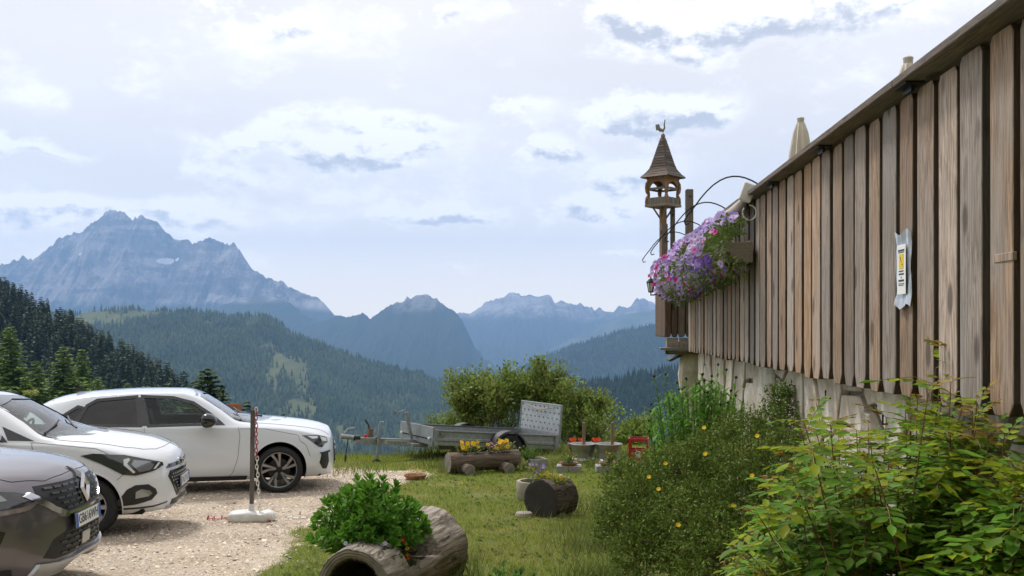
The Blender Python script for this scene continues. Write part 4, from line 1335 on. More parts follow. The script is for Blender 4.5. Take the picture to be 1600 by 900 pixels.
def car_common(c):
    """shell, cabin, glass, wheels, shut lines shared by the three cars"""
    paint = c['paint']
    root = thing(c['name'], c['label'], 'car', c['loc'], c['rz'], 'cars parked on the gravel')
    x0, x1 = c['rear'], c['front']
    t = np.linspace(0, 1, 40)
    xs = np.unique(np.concatenate([x0 + .42 * (1 - np.cos(t * PI / 2)), np.linspace(x0 + .42, x1 - .5, 56), x1 - .5 * (1 - np.sin(t * PI / 2))]))
    xs = xs[(xs > x0 + .0006) & (xs < x1 - .0006)]
    xs = xs[np.concatenate([[True], np.diff(xs) > .0008])]
    S = car_section(c, xs)
    body_me = shell_mesh('body', xs, S)
    bm = bmesh.new(); bm.from_mesh(body_me); bvh = BVHTree.FromBMesh(bm); bm.free()
    c['bvh'] = bvh
    # cabin hollow
    xi = np.linspace(c['cab'][0], c['cab'][1], 46)
    Si = car_section(c, xi).copy()
    Si[:, :, 0] *= .955
    Si = Si[:, 12:]                               # from the widest low line upwards
    Si[:, :, 1] -= .028
    lowz = c['floor'] - .04
    Si[:, :, 1] = np.maximum(Si[:, :, 1], lowz + .01 + .002 * np.arange(Si.shape[1])[None, :])
    base = np.zeros((len(xi), 2, 2)); base[:, :, 1] = lowz; base[:, 1, 0] = Si[:, 0, 0]
    Si = np.concatenate([base, Si], 1)
    # keep the hollow below the hood and behind the dash
    cav = shell_mesh('cavity', xi, Si)
    cut = [cav]
    ra = c['arch_r']
    for ax in c['axles']:
        mb = MB()
        mb.lathe([(ra, -1.3), (ra, -.50)], 48, c=(ax, 0, c['wheel_r'] + c.get('arch_dz', 0)), axis='y'); cut.append(mb.mesh('cut'))
        mb = MB()
        mb.lathe([(ra, .50), (ra, 1.3)], 48, c=(ax, 0, c['wheel_r'] + c.get('arch_dz', 0)), axis='y'); cut.append(mb.mesh('cut'))
    for w in c['side_windows']:
        mb = MB(); mb.prism(w['poly'], (0, -1.3, 0), (1, 0, 0), (0, 0, 1), (0, 2.6, 0)); cut.append(mb.mesh('cut'))
    ws = c['windshield']; rw = c['rear_window']
    for (poly, a, b) in ((ws, c['ws_x'], 1.5), (rw, c['rw_x'], -1.5)):
        mb = MB(); mb.prism(poly, (a, 0, 0), (0, 1, 0), (0, 0, 1), (b, 0, 0)); cut.append(mb.mesh('cut'))
    me = boolean_cut(body_me, cut)
    me.materials.clear()
    mi = np.zeros(len(me.polygons), dtype=np.int32)
    for pg in me.polygons:                       # cut faces and the cabin side get the dark lining
        q = bvh.find_nearest(pg.center)
        if q[3] is not None and q[3] > .009: mi[pg.index] = 1
    me.polygons.foreach_set('material_index', mi)
    me.polygons.foreach_set('use_smooth', np.ones(len(me.polygons), dtype=bool))
    me.set_sharp_from_angle(angle=R(28))
    body = link('body', me, [paint, mat('cabin_lining', (.05, .05, .053), rough=.85)], root)
    # windows: panes with a black surround
    blk = mat('black_plastic', (.018, .018, .019), rough=.55)
    gloss = mat('gloss_black', (.012, .012, .013), rough=.12, coat=.5)
    for w in c['side_windows']:
        for sgn in (-1, 1):
            o = (0, sgn * 2.0, 0); d = (0, -sgn, 0); u = (1, 0, 0); v = (0, 0, 1)
            big = inset_poly(w['poly'], -.012)
            pm = patch(bvh, big, o, u, v, d, off=-.006, cell=.12, thick=0)
            pane = link('window_pane', pm, c['glass_dark'] if w.get('dark') else c['glass_side'], root)
            fr = ring_patch_mesh(bvh, inset_poly(w['poly'], -.030), inset_poly(w['poly'], .010), o, u, v, d, .003, .014)
            fr.build('window_frame', gloss, pane)
    for (poly, xa, dx, nm) in ((ws, 3.2, -1, 'windshield'), (rw, -3.2, 1, 'rear_window')):
        o = (xa, 0, 0); d = (dx, 0, 0); u = (0, 1, 0); v = (0, 0, 1)
        pm = patch(bvh, inset_poly(poly, -.014), o, u, v, d, off=-.004, cell=.10, thick=0)
        pane = link(nm, pm, c['glass'] if dx < 0 else c['glass_dark'], root)
        fr = ring_patch_mesh(bvh, inset_poly(poly, -.022), inset_poly(poly, .022), o, u, v, d, .002, .012)
        fr.build('window_seal', gloss, pane)
    for sgn in (-1, 1):
        for k, p in enumerate(c.get('pillars', ())):
            o = (0, sgn * 2.0, 0)
            link('pillar_trim', patch(bvh, p, o, (1, 0, 0), (0, 0, 1), (0, -sgn, 0), off=.002, cell=.08, thick=.01), gloss, root)
    # wheels and wells
    tyre = mat('tyre_rubber', (.022, .022, .022), rough=.85, var=.25, vscale=30)
    dark = mat('brake_dark', (.05, .05, .052), rough=.5, metal=.6)
    well = mat('well_black', (.010, .010, .010), rough=.95)
    for ax in c['axles']:
        for sgn in (-1, 1):
            y = sgn * (c['track'] / 2)
            make_wheel(root, ax, y, c['wheel_r'], c['tyre_w'], c['rim_r'], c['rim'], (tyre, c['rim_mat'], dark), sgn)
            mb = MB()
            rr = ra - .004
            n = 22; vs = []; fs = []
            for k in range(n + 1):
                a = -.05 + (PI + .1) * k / n
                for yy in (sgn * .50, sgn * (c['halfw'] - .035)):
                    vs.append((ax + rr * math.cos(a), yy, c['wheel_r'] + c.get('arch_dz', 0) + rr * math.sin(a)))
            for k in range(n): fs.append((2 * k, 2 * k + 1, 2 * k + 3, 2 * k + 2))
            mb.add(vs, fs)
            mb.box((ax, sgn * .49, c['wheel_r'] + .14), (ra * 1.9, .02, ra * 1.3))
            mb.build('wheel_well', well, root)
            # arch lip
            lip = []
            for k in range(31):
                a = -.15 + (PI + .3) * k / 30
                X, Z = ax + (ra + .006) * math.cos(a), c['wheel_r'] + c.get('arch_dz', 0) + (ra + .006) * math.sin(a)
                h, nn, _, _ = bvh.ray_cast(Vector((X, sgn * 2, Z)), Vector((0, -sgn, 0)), 3)
                if h is not None and abs(h.y) > .4: lip.append(h)
            mb = MB(); mb.tube(lip, c.get('lip', .010), 6); mb.build('arch_lip', c.get('lip_mat', paint), root, smooth=True)
    # underbody tray
    mb = MB(); mb.box((0, 0, .24), (x1 - x0 - .5, c['halfw'] * 1.7, .08)); mb.build('underbody', well, root, bevel=.02)
    # shut lines
    sm = mat('seam_dark', (.02, .02, .02), rough=.9)
    for pts in c['side_seams']:
        for sgn in (-1, 1):
            s = seam(bvh, pts, (0, sgn * 2, 0), (1, 0, 0), (0, 0, 1), (0, -sgn, 0), w=.0024)
            if s.v: s.build('shut_line', sm, root)
    for pts in c.get('top_seams', ()):
        for sgn in (-1, 1):
            s = seam(bvh, [(p[0], p[1] * sgn) for p in pts], (0, 0, 3), (1, 0, 0), (0, 1, 0), (0, 0, -1), w=.0026)
            if s.v: s.build('shut_line', sm, root)
    # mirrors and handles
    for sgn in (-1, 1):
        mx, mz = c['mirror']
        yb = sgn * (c['halfw'] - .03)
        mb = MB()
        vs = []
        ms = c.get('mirror_s', 1.0)
        secs = [(-.0, .02, .05), (.05, .075 * ms, .078 * ms), (.12, .10 * ms, .09 * ms), (.19, .09 * ms, .08 * ms), (.225, .05 * ms, .05 * ms)]
        n = 12; vs = []; fs = []
        for (dy, hx, hzz) in secs:
            for k in range(n):
                a = 2 * PI * k / n
                vs.append((mx + .02 + hx * math.cos(a) * (1.25 if math.cos(a) > 0 else .75), yb + sgn * dy, mz + hzz * math.sin(a)))
        for i in range(len(secs) - 1):
            for k in range(n): fs.append((i * n + k, i * n + (k + 1) % n, (i + 1) * n + (k + 1) % n, (i + 1) * n + k))
        fs.append(tuple(range(n))); fs.append(tuple(range((len(secs) - 1) * n, len(secs) * n)))
        mb.add(vs, fs)
        mir = mb.build('door_mirror', c['mirror_mat'], root, smooth=True, angle=R(60))
        mb = MB(); mb.box((mx - .03, yb + sgn * .12, mz), (.01, .15, .10)); mb.build('mirror_glass', mat('mirror_chrome', (.8, .8, .82), rough=.05, metal=1.0), mir, bevel=.01)
        mb = MB(); mb.box((mx + .02, yb + sgn * .03, mz - .07), (.06, .12, .035)); mb.build('mirror_foot', blk, mir, bevel=.008)
        for (hx, hzz) in c['handles']:
            h, nn, _, _ = bvh.ray_cast(Vector((hx, sgn * 2, hzz)), Vector((0, -sgn, 0)), 3)
            mb = MB(); mb.tube([(hx - .105, h.y - sgn * .004, hzz), (hx - .085, h.y + sgn * .028, hzz), (hx, h.y + sgn * .036, hzz + .003), (hx + .085, h.y + sgn * .028, hzz), (hx + .105, h.y - sgn * .004, hzz)], [.012, .016, .018, .016, .012], 8)
            hd = mb.build('door_handle', paint, root, smooth=True)
            mb = MB(); mb.lathe([(.045, -.002), (.045, .002)], 16, c=(hx, h.y + sgn * .001, hzz), axis='y'); mb.build('handle_cup', sm, hd)
    # cabin furniture
    cloth = mat('seat_cloth', (.05, .05, .055), rough=.9); dash = mat('dash_black', (.025, .025, .027), rough=.7)
    fl = c['floor']
    mb = MB(); mb.box((c['dash_x'], 0, fl + .52), (.42, c['halfw'] * 1.55, .22)); mb.build('dashboard', dash, root, bevel=.05, seg=3, angle=R(50))
    for (sx, ys) in ((c['seat_x'], (-.36, .36)), (c['seat_x'] - .85, (-.40, 0.0, .40))):
        for ys_ in ys:
            mb = MB(); mb.box((sx, ys_, fl + .22), (.50, .44, .16)); mb.box((sx - .30, ys_, fl + .52), (.14, .42, .60), Matrix.Rotation(-.28, 3, 'Y'))
            seat = mb.build('seat', cloth, root, bevel=.04, seg=2, angle=R(50))
            mb = MB(); mb.box((sx - .42, ys_, fl + .90), (.09, .26, .17), Matrix.Rotation(-.2, 3, 'Y')); mb.build('headrest', cloth, seat, bevel=.03, seg=2, angle=R(50))
    mb = MB(); mb.tube([(c['dash_x'] - .32 + .09 * math.sin(a), .36 + .185 * math.cos(a), fl + .60 + .17 * math.sin(a)) for a in [k * 2 * PI / 24 for k in range(24)]], .015, 6, closed=True)
    mb.box((c['dash_x'] - .30, .36, fl + .59), (.05, .13, .10)); mb.build('steering_wheel', dash, root, smooth=True)
    # wipers
    for y in c.get('wipers', ()):
        pts = []
        for k in range(9):
            yy = y + .58 * k / 8
            h, nn, _, _ = bvh.ray_cast(Vector((3.2, yy, c['wiper_z'] + .010 * k)), Vector((-1, 0, 0)), 4)
            if h is not None: pts.append(h + Vector((.018, 0, .014)))
        mb = MB()
        if len(pts) > 2: mb.tube(pts, .011, 5); mb.build('wiper', blk, root)
    return root, body, bvh

SV = dict(u=(1, 0, 0), v=(0, 0, 1))
def side_patch(root, bvh, name, poly, m, off=.004, both=True, thick=.012, cell=.05, ang=0.0, parent=None):
    """panel seen from the side, the view turned by ang towards the front; poly in (x, z)"""
    first = None
    for sgn in ((-1, 1) if both else (-1,)):
        ca, sa = math.cos(ang), math.sin(ang)
        d = Vector((-sa, -sgn * ca, 0))
        u = Vector((ca, -sgn * sa, 0))
        px = Vector((1.9, sgn * .75, 0)) if ang else Vector((0, 0, 0))
        o = px - d * 2.5
        pol = [((p[0] - px.x) if ang else p[0], p[1]) for p in poly]
        me = patch(bvh, pol, o, u, (0, 0, 1), d, off, cell, thick)
        ob = link(name, me, m, root if parent is None else parent[sgn])
        if first is None: first = {}
        first[sgn] = ob
    return first

def front_patch(root, bvh, name, poly, m, off=.004, thick=.012, cell=.05, mirror=False):
    out = []
    for sgn in ((1, -1) if mirror else (1,)):
        me = patch(bvh, [(p[0] * sgn, p[1]) for p in poly], (4, 0, 0), (0, 1, 0), (0, 0, 1), (-1, 0, 0), off, cell, thick)
        out.append(link(name, me, m, root))
    return out

def car_paint(name, col, rough=.28, metal=0.0):
    m = mat(name, col, rough=rough, metal=metal, coat=1.0, spec=.5)
    m.node_tree.nodes['Principled BSDF'].inputs['Coat Roughness'].default_value = .03
    return m

def lamp_mats():
    return dict(shell=mat('lamp_dark', (.03, .032, .035), rough=.08, coat=1.0), chrome=mat('chrome', (.50, .51, .53), rough=.14, metal=1.0),
                lens=mat('lamp_lens', (.26, .275, .285), rough=.1, metal=.4, coat=1.0), white=mat('lamp_white', (.70, .71, .73), rough=.15, coat=1.0), dim=mat('grille_grey', (.10, .10, .105), rough=.35, metal=.5),
                grille=mat('grille_black', (.012, .012, .013), rough=.45), silver=mat('satin_silver', (.45, .46, .47), rough=.35, metal=.7),
                red=mat('tail_red', (.45, .01, .012), rough=.12, coat=1.0), gloss=mat('gloss_black', (.012, .012, .013), rough=.12, coat=.5),
                plastic=mat('black_plastic', (.018, .018, .019), rough=.55))
def L(*pts):
    """feature line: (x, half width, height) triples from rear to front"""
    return ([p[0] for p in pts], [p[1] for p in pts], [p[2] for p in pts])

def build_compact_hatch():
    """white hatchback seen from the side, farthest of the three"""
    M = lamp_mats()
    c = dict(name='parked_car', label='white hatchback seen side-on, with dark five-spoke wheels, behind the chain post', rear=-2.16, front=2.10, halfw=.905, paint=car_paint('white_paint_cool', (.68, .715, .77)),
             fspan=.46, fpow=2.7, znose=.48)
    c['lines'] = dict(
        A=L((-2.16, 0, .40), (-1.9, 0, .22), (-1, 0, .20), (1, 0, .20), (1.8, 0, .21), (2.17, 0, .24)),
        B=L((-2.16, .70, .42), (-1.9, .76, .24), (-1, .78, .19), (1, .78, .19), (1.8, .76, .20), (2.17, .80, .22)),
        C=L((-2.16, .80, .52), (-1.8, .86, .40), (-1.3, .89, .36), (0, .87, .34), (1.3, .89, .36), (1.8, .88, .36), (2.17, .88, .36)),
        D=L((-2.16, .82, .72), (-1.8, .885, .70), (-1.3, .905, .66), (0, .89, .62), (1.3, .902, .64), (1.8, .89, .58), (2.17, .89, .52)),
        E=L((-2.16, .76, .96), (-1.8, .84, .98), (-1.3, .865, .97), (-.6, .862, .945), (.2, .86, .93), (.8, .855, .91), (1.3, .845, .885), (1.8, .82, .79), (2.05, .80, .70), (2.17, .78, .62)),
        F=L((-2.16, .70, 1.0), (-1.8, .80, 1.02), (-1.3, .835, 1.0), (-.6, .84, .975), (.2, .838, .96), (.8, .83, .94), (1.3, .80, .915), (1.8, .75, .825), (2.05, .72, .73), (2.17, .7, .65)),
        G=L((-2.16, .58, 1.05), (-1.95, .62, 1.16), (-1.6, .64, 1.285), (-1.2, .645, 1.368), (-.6, .645, 1.396), (-.05, .63, 1.386), (.22, .645, 1.29), (.50, .70, 1.12), (.74, .765, .985), (1.2, .68, .955), (1.8, .60, .87), (2.05, .58, .78), (2.17, .55, .70)),
        H=L((-2.16, .46, 1.07), (-1.95, .50, 1.22), (-1.6, .52, 1.345), (-1.2, .52, 1.40), (-.6, .52, 1.425), (-.05, .50, 1.416), (.20, .50, 1.35), (.46, .52, 1.20), (.76, .54, 1.01), (1.2, .46, .975), (1.8, .40, .895), (2.05, .38, .81), (2.17, .36, .72)),
        I=L((-2.16, 0, 1.08), (-1.95, 0, 1.24), (-1.6, 0, 1.37), (-1.2, 0, 1.42), (-.6, 0, 1.445), (-.05, 0, 1.433), (.18, 0, 1.375), (.44, 0, 1.235), (.79, 0, 1.025), (1.2, 0, .995), (1.8, 0, .915), (2.05, 0, .83), (2.17, 0, .74)))
    c.update(cab=(-1.85, .78), axles=(1.29, -1.346), wheel_r=.322, arch_r=.380, arch_dz=.015, tyre_w=.225, rim_r=.248, rim='five', track=1.60,
             rim_mat=mat('alloy_grey', (.30, .30, .31), rough=.3, metal=.8, col2=(.22, .22, .23), vscale=3),
             glass=glassmat('car_glass', (.60, .68, .66), ior=1.9), glass_side=glassmat('car_glass_side', (.72, .82, .76), ior=1.42), glass_dark=glassmat('car_glass_dark', (.045, .05, .055)),
             side_windows=[dict(poly=[(-.44, .985), (.50, .985), (.36, 1.10), (.12, 1.262), (-.14, 1.335), (-.53, 1.358)]),
                           dict(poly=[(-1.36, 1.01), (-.56, .99), (-.625, 1.356), (-1.12, 1.318), (-1.24, 1.25)], dark=True),
                           dict(poly=[(-1.66, 1.05), (-1.43, 1.015), (-1.29, 1.215), (-1.36, 1.235)], dark=True)],
             pillars=[[(-.585, .975), (-.455, .975), (-.54, 1.358), (-.615, 1.358)]],
             windshield=[(-.66, .995), (.66, .995), (.60, 1.13), (.52, 1.345), (.0, 1.385), (-.52, 1.345), (-.60, 1.13)], ws_x=-.06,
             rear_window=[(-.58, 1.10), (.58, 1.10), (.48, 1.30), (-.48, 1.30)], rw_x=-1.5,
             side_seams=[[(.74, .93), (.76, .80), (.73, .50), (.66, .30), (.60, .24)], [(-.50, .96), (-.49, .80), (-.47, .50), (-.50, .24)], [(-1.35, .98), (-1.22, .78), (-.98, .62), (-.90, .40), (-.88, .24)],
                         [(-.88, .235), (.62, .235)], [(1.66, .665), (1.58, .72), (1.55, .80), (1.1, .90), (.76, .91)], [(1.66, .66), (1.72, .50)]],
             top_seams=[[(.88, .71), (1.4, .695), (1.75, .64), (2.0, .56)]],
             mirror_s=1.15, mirror=(.30, 1.045), mirror_mat=M['gloss'], handles=[(-.30, .80), (-1.12, .83)], floor=.33, dash_x=.48, seat_x=-.25, wipers=(-.62, -.05), wiper_z=1.005)
    w = W(436, 767, 14.05)
    rz = R(14)
    loc_wheel = Vector((1.29, -.80, 0)); loc_wheel.rotate(Matrix.Rotation(rz, 3, 'Z'))
    p = Vector((w.x, w.y, 0)) - loc_wheel
    c['loc'] = (p.x, p.y, .065); c['rz'] = rz
    root, body, bvh = car_common(c)
    # lights, intakes, sills
    hl = side_patch(root, bvh, 'headlight', [(1.60, .795), (1.80, .79), (1.98, .745), (1.985, .675), (1.90, .655), (1.86, .615), (1.79, .63)], M['shell'], .006, ang=R(35))
    side_patch(root, bvh, 'light_unit', [(1.84, .765), (1.955, .735), (1.955, .690), (1.86, .700)], M['white'], .012, ang=R(35), parent=hl)
    side_patch(root, bvh, 'light_strip', [(1.66, .78), (1.80, .775), (1.80, .745), (1.72, .74)], M['chrome'], .011, ang=R(35), parent=hl)
    ai = side_patch(root, bvh, 'air_intake', [(1.83, .52), (1.97, .535), (1.995, .40), (1.95, .30), (1.87, .31), (1.80, .40)], M['grille'], .004, ang=R(35))
    side_patch(root, bvh, 'intake_blade', [(1.80, .545), (2.0, .56), (2.0, .535), (1.82, .525)], M['plastic'], .016, ang=R(35), parent=ai)
    g = front_patch(root, bvh, 'grille', [(-.40, .42), (-.30, .30), (.30, .30), (.40, .42), (.46, .62), (.34, .68), (-.34, .68), (-.46, .62)], M['grille'], .006)[0]
    for z in (.36, .44, .52, .60):
        me = patch(bvh, [(-.38, z), (.38, z), (.38, z + .02), (-.38, z + .02)], (4, 0, 0), (0, 1, 0), (0, 0, 1), (-1, 0, 0), .014, .06, .008); link('grille_bar', me, M['gloss'], g)
    side_patch(root, bvh, 'side_skirt', [(-.88, .20), (.84, .20), (.86, .255), (-.90, .265)], M['plastic'], .012, thick=.03)
    side_patch(root, bvh, 'tail_light', [(-2.0, .86), (-1.72, .88), (-1.76, .98), (-1.98, .97)], M['red'], .006, ang=R(-20)) if False else None
    side_patch(root, bvh, 'fender_badge', [(.88, .775), (.98, .775), (.98, .785), (.92, .795)], M['silver'], .003)
    number_plate(root, 2.10, .42, 0.0, None)
    mb = MB(); mb.add([(-1.32, 0, 1.425), (-1.50, .012, 1.405), (-1.52, 0, 1.47), (-1.50, -.012, 1.405)], [(0, 1, 2), (0, 2, 3), (1, 3, 2), (0, 3, 1)]); mb.build('roof_antenna', M['plastic'], root)
    me = patch(bvh, [(-.45, .82), (.45, .82), (.42, .95), (-.42, .95)], (-4, 0, 0), (0, 1, 0), (0, 0, 1), (1, 0, 0), .005); link('tail_trim', me, M['red'], root)
    return c

def build_small_hatch():
    """white small car in the middle, three-quarter front"""
    M = lamp_mats()
    c = dict(name='parked_car', label='white small hatchback in the middle, with black honeycomb grille and swept headlights', rear=-2.0, front=2.03, halfw=.865, paint=car_paint('white_paint_warm', (.73, .755, .79)),
             fspan=.60, fpow=2.35, znose=.50)
    c['lines'] = dict(
        A=L((-2.0, 0, .40), (-1.8, 0, .24), (-1, 0, .20), (1, 0, .20), (1.7, 0, .22), (2.03, 0, .25)),
        B=L((-2.0, .66, .42), (-1.8, .72, .26), (-1, .74, .20), (1, .74, .20), (1.6, .74, .21), (2.03, .80, .22)),
        C=L((-2.0, .76, .54), (-1.7, .82, .42), (-1.25, .85, .38), (0, .83, .36), (1.25, .85, .38), (1.7, .85, .35), (2.03, .86, .33)),
        D=L((-2.0, .78, .76), (-1.7, .845, .76), (-1.25, .862, .72), (0, .85, .66), (1.25, .862, .70), (1.7, .86, .62), (2.03, .86, .52)),
        E=L((-2.0, .72, 1.0), (-1.7, .80, 1.02), (-1.25, .82, 1.0), (-.5, .822, .985), (.2, .82, .965), (.75, .815, .945), (1.2, .81, .92), (1.6, .80, .83), (1.85, .79, .74), (2.03, .78, .66)),
        F=L((-2.0, .66, 1.05), (-1.7, .76, 1.06), (-1.25, .79, 1.04), (-.5, .80, 1.02), (.2, .798, 1.0), (.75, .79, .98), (1.2, .76, .955), (1.6, .72, .875), (1.85, .70, .79), (2.03, .68, .70)),
        G=L((-2.0, .55, 1.10), (-1.85, .58, 1.22), (-1.5, .60, 1.35), (-1.0, .605, 1.40), (-.4, .605, 1.42), (-.05, .59, 1.40), (.22, .61, 1.31), (.50, .68, 1.155), (.76, .745, 1.02), (1.1, .655, .99), (1.6, .58, .915), (1.85, .55, .83), (2.03, .52, .74)),
        H=L((-2.0, .42, 1.12), (-1.85, .46, 1.27), (-1.5, .48, 1.40), (-1.0, .48, 1.45), (-.4, .48, 1.47), (-.05, .46, 1.445), (.22, .46, 1.365), (.50, .48, 1.215), (.80, .50, 1.045), (1.1, .44, 1.01), (1.6, .38, .935), (1.85, .36, .855), (2.03, .34, .765)),
        I=L((-2.0, 0, 1.13), (-1.85, 0, 1.29), (-1.5, 0, 1.42), (-1.0, 0, 1.47), (-.4, 0, 1.485), (-.05, 0, 1.46), (.22, 0, 1.385), (.50, 0, 1.25), (.86, 0, 1.06), (1.1, 0, 1.03), (1.6, 0, .95), (1.85, 0, .875), (2.03, 0, .785)))
    c.update(cab=(-1.7, .82), axles=(1.21, -1.36), wheel_r=.305, arch_r=.352, arch_dz=.015, tyre_w=.195, rim_r=.205, rim='ten', track=1.53,
             rim_mat=mat('alloy_silver', (.42, .42, .43), rough=.3, metal=.8),
             glass=glassmat('car_glass', (.60, .68, .66), ior=1.9), glass_side=glassmat('car_glass_side', (.72, .82, .76), ior=1.42), glass_dark=glassmat('car_glass_dark', (.045, .05, .055)),
             side_windows=[dict(poly=[(-.40, 1.03), (.36, 1.02), (.22, 1.16), (.02, 1.28), (-.20, 1.345), (-.46, 1.365)]),
                           dict(poly=[(-1.30, 1.06), (-.52, 1.035), (-.58, 1.365), (-1.04, 1.335), (-1.20, 1.26)])],
             pillars=[[(-.54, 1.02), (-.41, 1.02), (-.48, 1.365), (-.57, 1.365)], [(.42, 1.01), (.68, 1.0), (.34, 1.15)]],
             windshield=[(-.66, 1.035), (.66, 1.035), (.58, 1.17), (.49, 1.375), (.0, 1.415), (-.49, 1.375), (-.58, 1.17)], ws_x=-.06,
             rear_window=[(-.54, 1.14), (.54, 1.14), (.44, 1.36), (-.44, 1.36)], rw_x=-1.4,
             side_seams=[[(.66, .98), (.70, .80), (.72, .50), (.66, .30), (.60, .25)], [(-.46, 1.01), (-.45, .80), (-.46, .50), (-.50, .25)], [(-1.3, 1.03), (-1.20, .82), (-1.0, .66), (-.94, .40), (-.92, .25)],
                         [(-.92, .245), (.62, .245)], [(1.52, .59), (1.60, .66), (1.72, .72)], [(1.42, .86), (1.30, .915), (.70, .985), (.64, .985)]],
             top_seams=[[(.86, .73), (1.25, .70), (1.55, .66), (1.72, .56), (1.82, .40), (1.86, .20), (1.87, .0)]],
             mirror=(.28, 1.08), mirror_mat=c['paint'], handles=[(-.26, .87), (-1.05, .90)], floor=.36, dash_x=.52, seat_x=-.2, wipers=(-.64, -.08), wiper_z=1.055)
    rz = R(8)
    w = W(138, 836, 10.45)
    lw = Vector((1.21, -.765, 0)); lw.rotate(Matrix.Rotation(rz, 3, 'Z'))
    p = Vector((w.x, w.y, 0)) - lw
    c['loc'] = (p.x, p.y, .205); c['rz'] = rz
    root, body, bvh = car_common(c)
    A = R(38)
    hl = side_patch(root, bvh, 'headlight', [(1.26, .845), (1.36, .865), (1.62, .84), (1.86, .775), (2.04, .725), (2.05, .695), (1.92, .655), (1.70, .625), (1.58, .645), (1.42, .755)], M['shell'], .008, ang=A)
    side_patch(root, bvh, 'light_strip', [(1.605, .795), (1.655, .805), (1.665, .79), (1.63, .75), (1.70, .66), (1.68, .65), (1.60, .735)], M['white'], .014, ang=A, parent=hl)
    side_patch(root, bvh, 'light_unit', [(1.70, .785), (1.86, .755), (1.92, .715), (1.86, .665), (1.74, .655), (1.67, .74)], M['lens'], .013, ang=A, parent=hl)
    side_patch(root, bvh, 'light_trim', [(1.90, .672), (1.93, .672), (2.0, .725), (1.975, .73)], M['white'], .014, ang=A, parent=hl)
    # honeycomb grille
    gp = [(-.27, .34), (.27, .34), (.46, .565), (.42, .61), (-.42, .61), (-.46, .565)]
    g = front_patch(root, bvh, 'grille', gp, M['grille'], .004, thick=.02)[0]
    hexm = MB()
    for r in range(7):
        for k in range(-8, 9):
            y = k * .056 + (.028 if r % 2 else 0); z = .365 + r * .036
            lim = np.interp(z, [.34, .565, .61], [.25, .44, .40])
            if abs(y) > lim: continue
            h, nn, _, _ = bvh.ray_cast(Vector((4, y, z)), Vector((-1, 0, 0)), 4)
            if h is None: continue
            h = h + Vector((.012, 0, 0))
            hexm.add([h + Vector((0, -.015, 0)), h + Vector((.004, 0, .009)), h + Vector((0, .015, 0)), h + Vector((.004, 0, -.009)), h + Vector((.010, 0, 0))],
                     [(0, 1, 4), (1, 2, 4), (2, 3, 4), (3, 0, 4)])
    hexm.build('grille_mesh', M['silver'], g)
    fr = ring_patch_mesh(bvh, inset_poly(gp, -.012), inset_poly(gp, .010), (4, 0, 0), (0, 1, 0), (0, 0, 1), (-1, 0, 0), .010, .02); fr.build('grille_frame', M['gloss'], g)
    front_patch(root, bvh, 'nose_strip', [(-.50, .655), (.50, .655), (.44, .695), (-.44, .695)], M['gloss'], .006, thick=.01)
    # oval badge with slanted bar
    h, nn, _, _ = bvh.ray_cast(Vector((4, 0, .69)), Vector((-1, 0, 0)), 4)
    mb = MB(); mb.tube([(h.x + .016, .062 * math.cos(a), .69 + .036 * math.sin(a)) for a in [k * 2 * PI / 24 for k in range(24)]], .008, 6, closed=True)
    mb.tube([(h.x + .016, -.030, .663), (h.x + .016, -.022, .716)], .006, 5); mb.tube([(h.x + .016, .022, .663), (h.x + .016, .030, .716)], .006, 5); mb.tube([(h.x + .016, -.026, .684), (h.x + .016, .026, .696)], .006, 5)
    mb.build('badge', M['chrome'], root, smooth=True)
    # fog lamp pockets
    fp = [(1.50, .305), (1.62, .485), (1.70, .525), (1.84, .52), (1.93, .46), (1.95, .41), (1.88, .35), (1.72, .32)]
    fg = side_patch(root, bvh, 'fog_pocket', fp, M['plastic'], .005, ang=A)
    side_patch(root, bvh, 'fog_lamp', [(1.70, .385), (1.70, .455), (1.76, .48), (1.85, .455), (1.88, .42), (1.84, .395)], M['lens'], .012, ang=A, parent=fg)
    side_patch(root, bvh, 'lip_line', [(1.46, .268), (1.50, .29), (1.70, .285), (1.92, .285), (2.10, .30), (2.10, .288), (1.92, .268), (1.70, .268)], M['gloss'], .004, ang=A)
    front_patch(root, bvh, 'lower_intake', [(-.44, .255), (.44, .255), (.40, .305), (-.40, .305)], M['grille'], .004)
    front_patch(root, bvh, 'chin_lip', [(-.50, .222), (.50, .222), (.50, .252), (-.50, .252)], M['silver'], .014, thick=.03)
    number_plate(root, 2.045, .475, 0.05, None)
    # roof rail strips
    for sgn in (-1, 1):
        pts = []
        for k in range(12):
            x = -1.45 + 1.5 * k / 11
            h, nn, _, _ = bvh.ray_cast(Vector((x, sgn * .57, 3)), Vector((0, 0, -1)), 4)
            pts.append(h + Vector((0, 0, .018)))
        mb = MB(); mb.tube(pts, .014, 6); mb.build('roof_rail', M['plastic'], root, smooth=True)
    me = patch(bvh, [(-.6, .88), (.6, .88), (.56, 1.04), (-.56, 1.04)], (-4, 0, 0), (0, 1, 0), (0, 0, 1), (1, 0, 0), .005); link('tail_trim', me, M['red'], root)
    return c

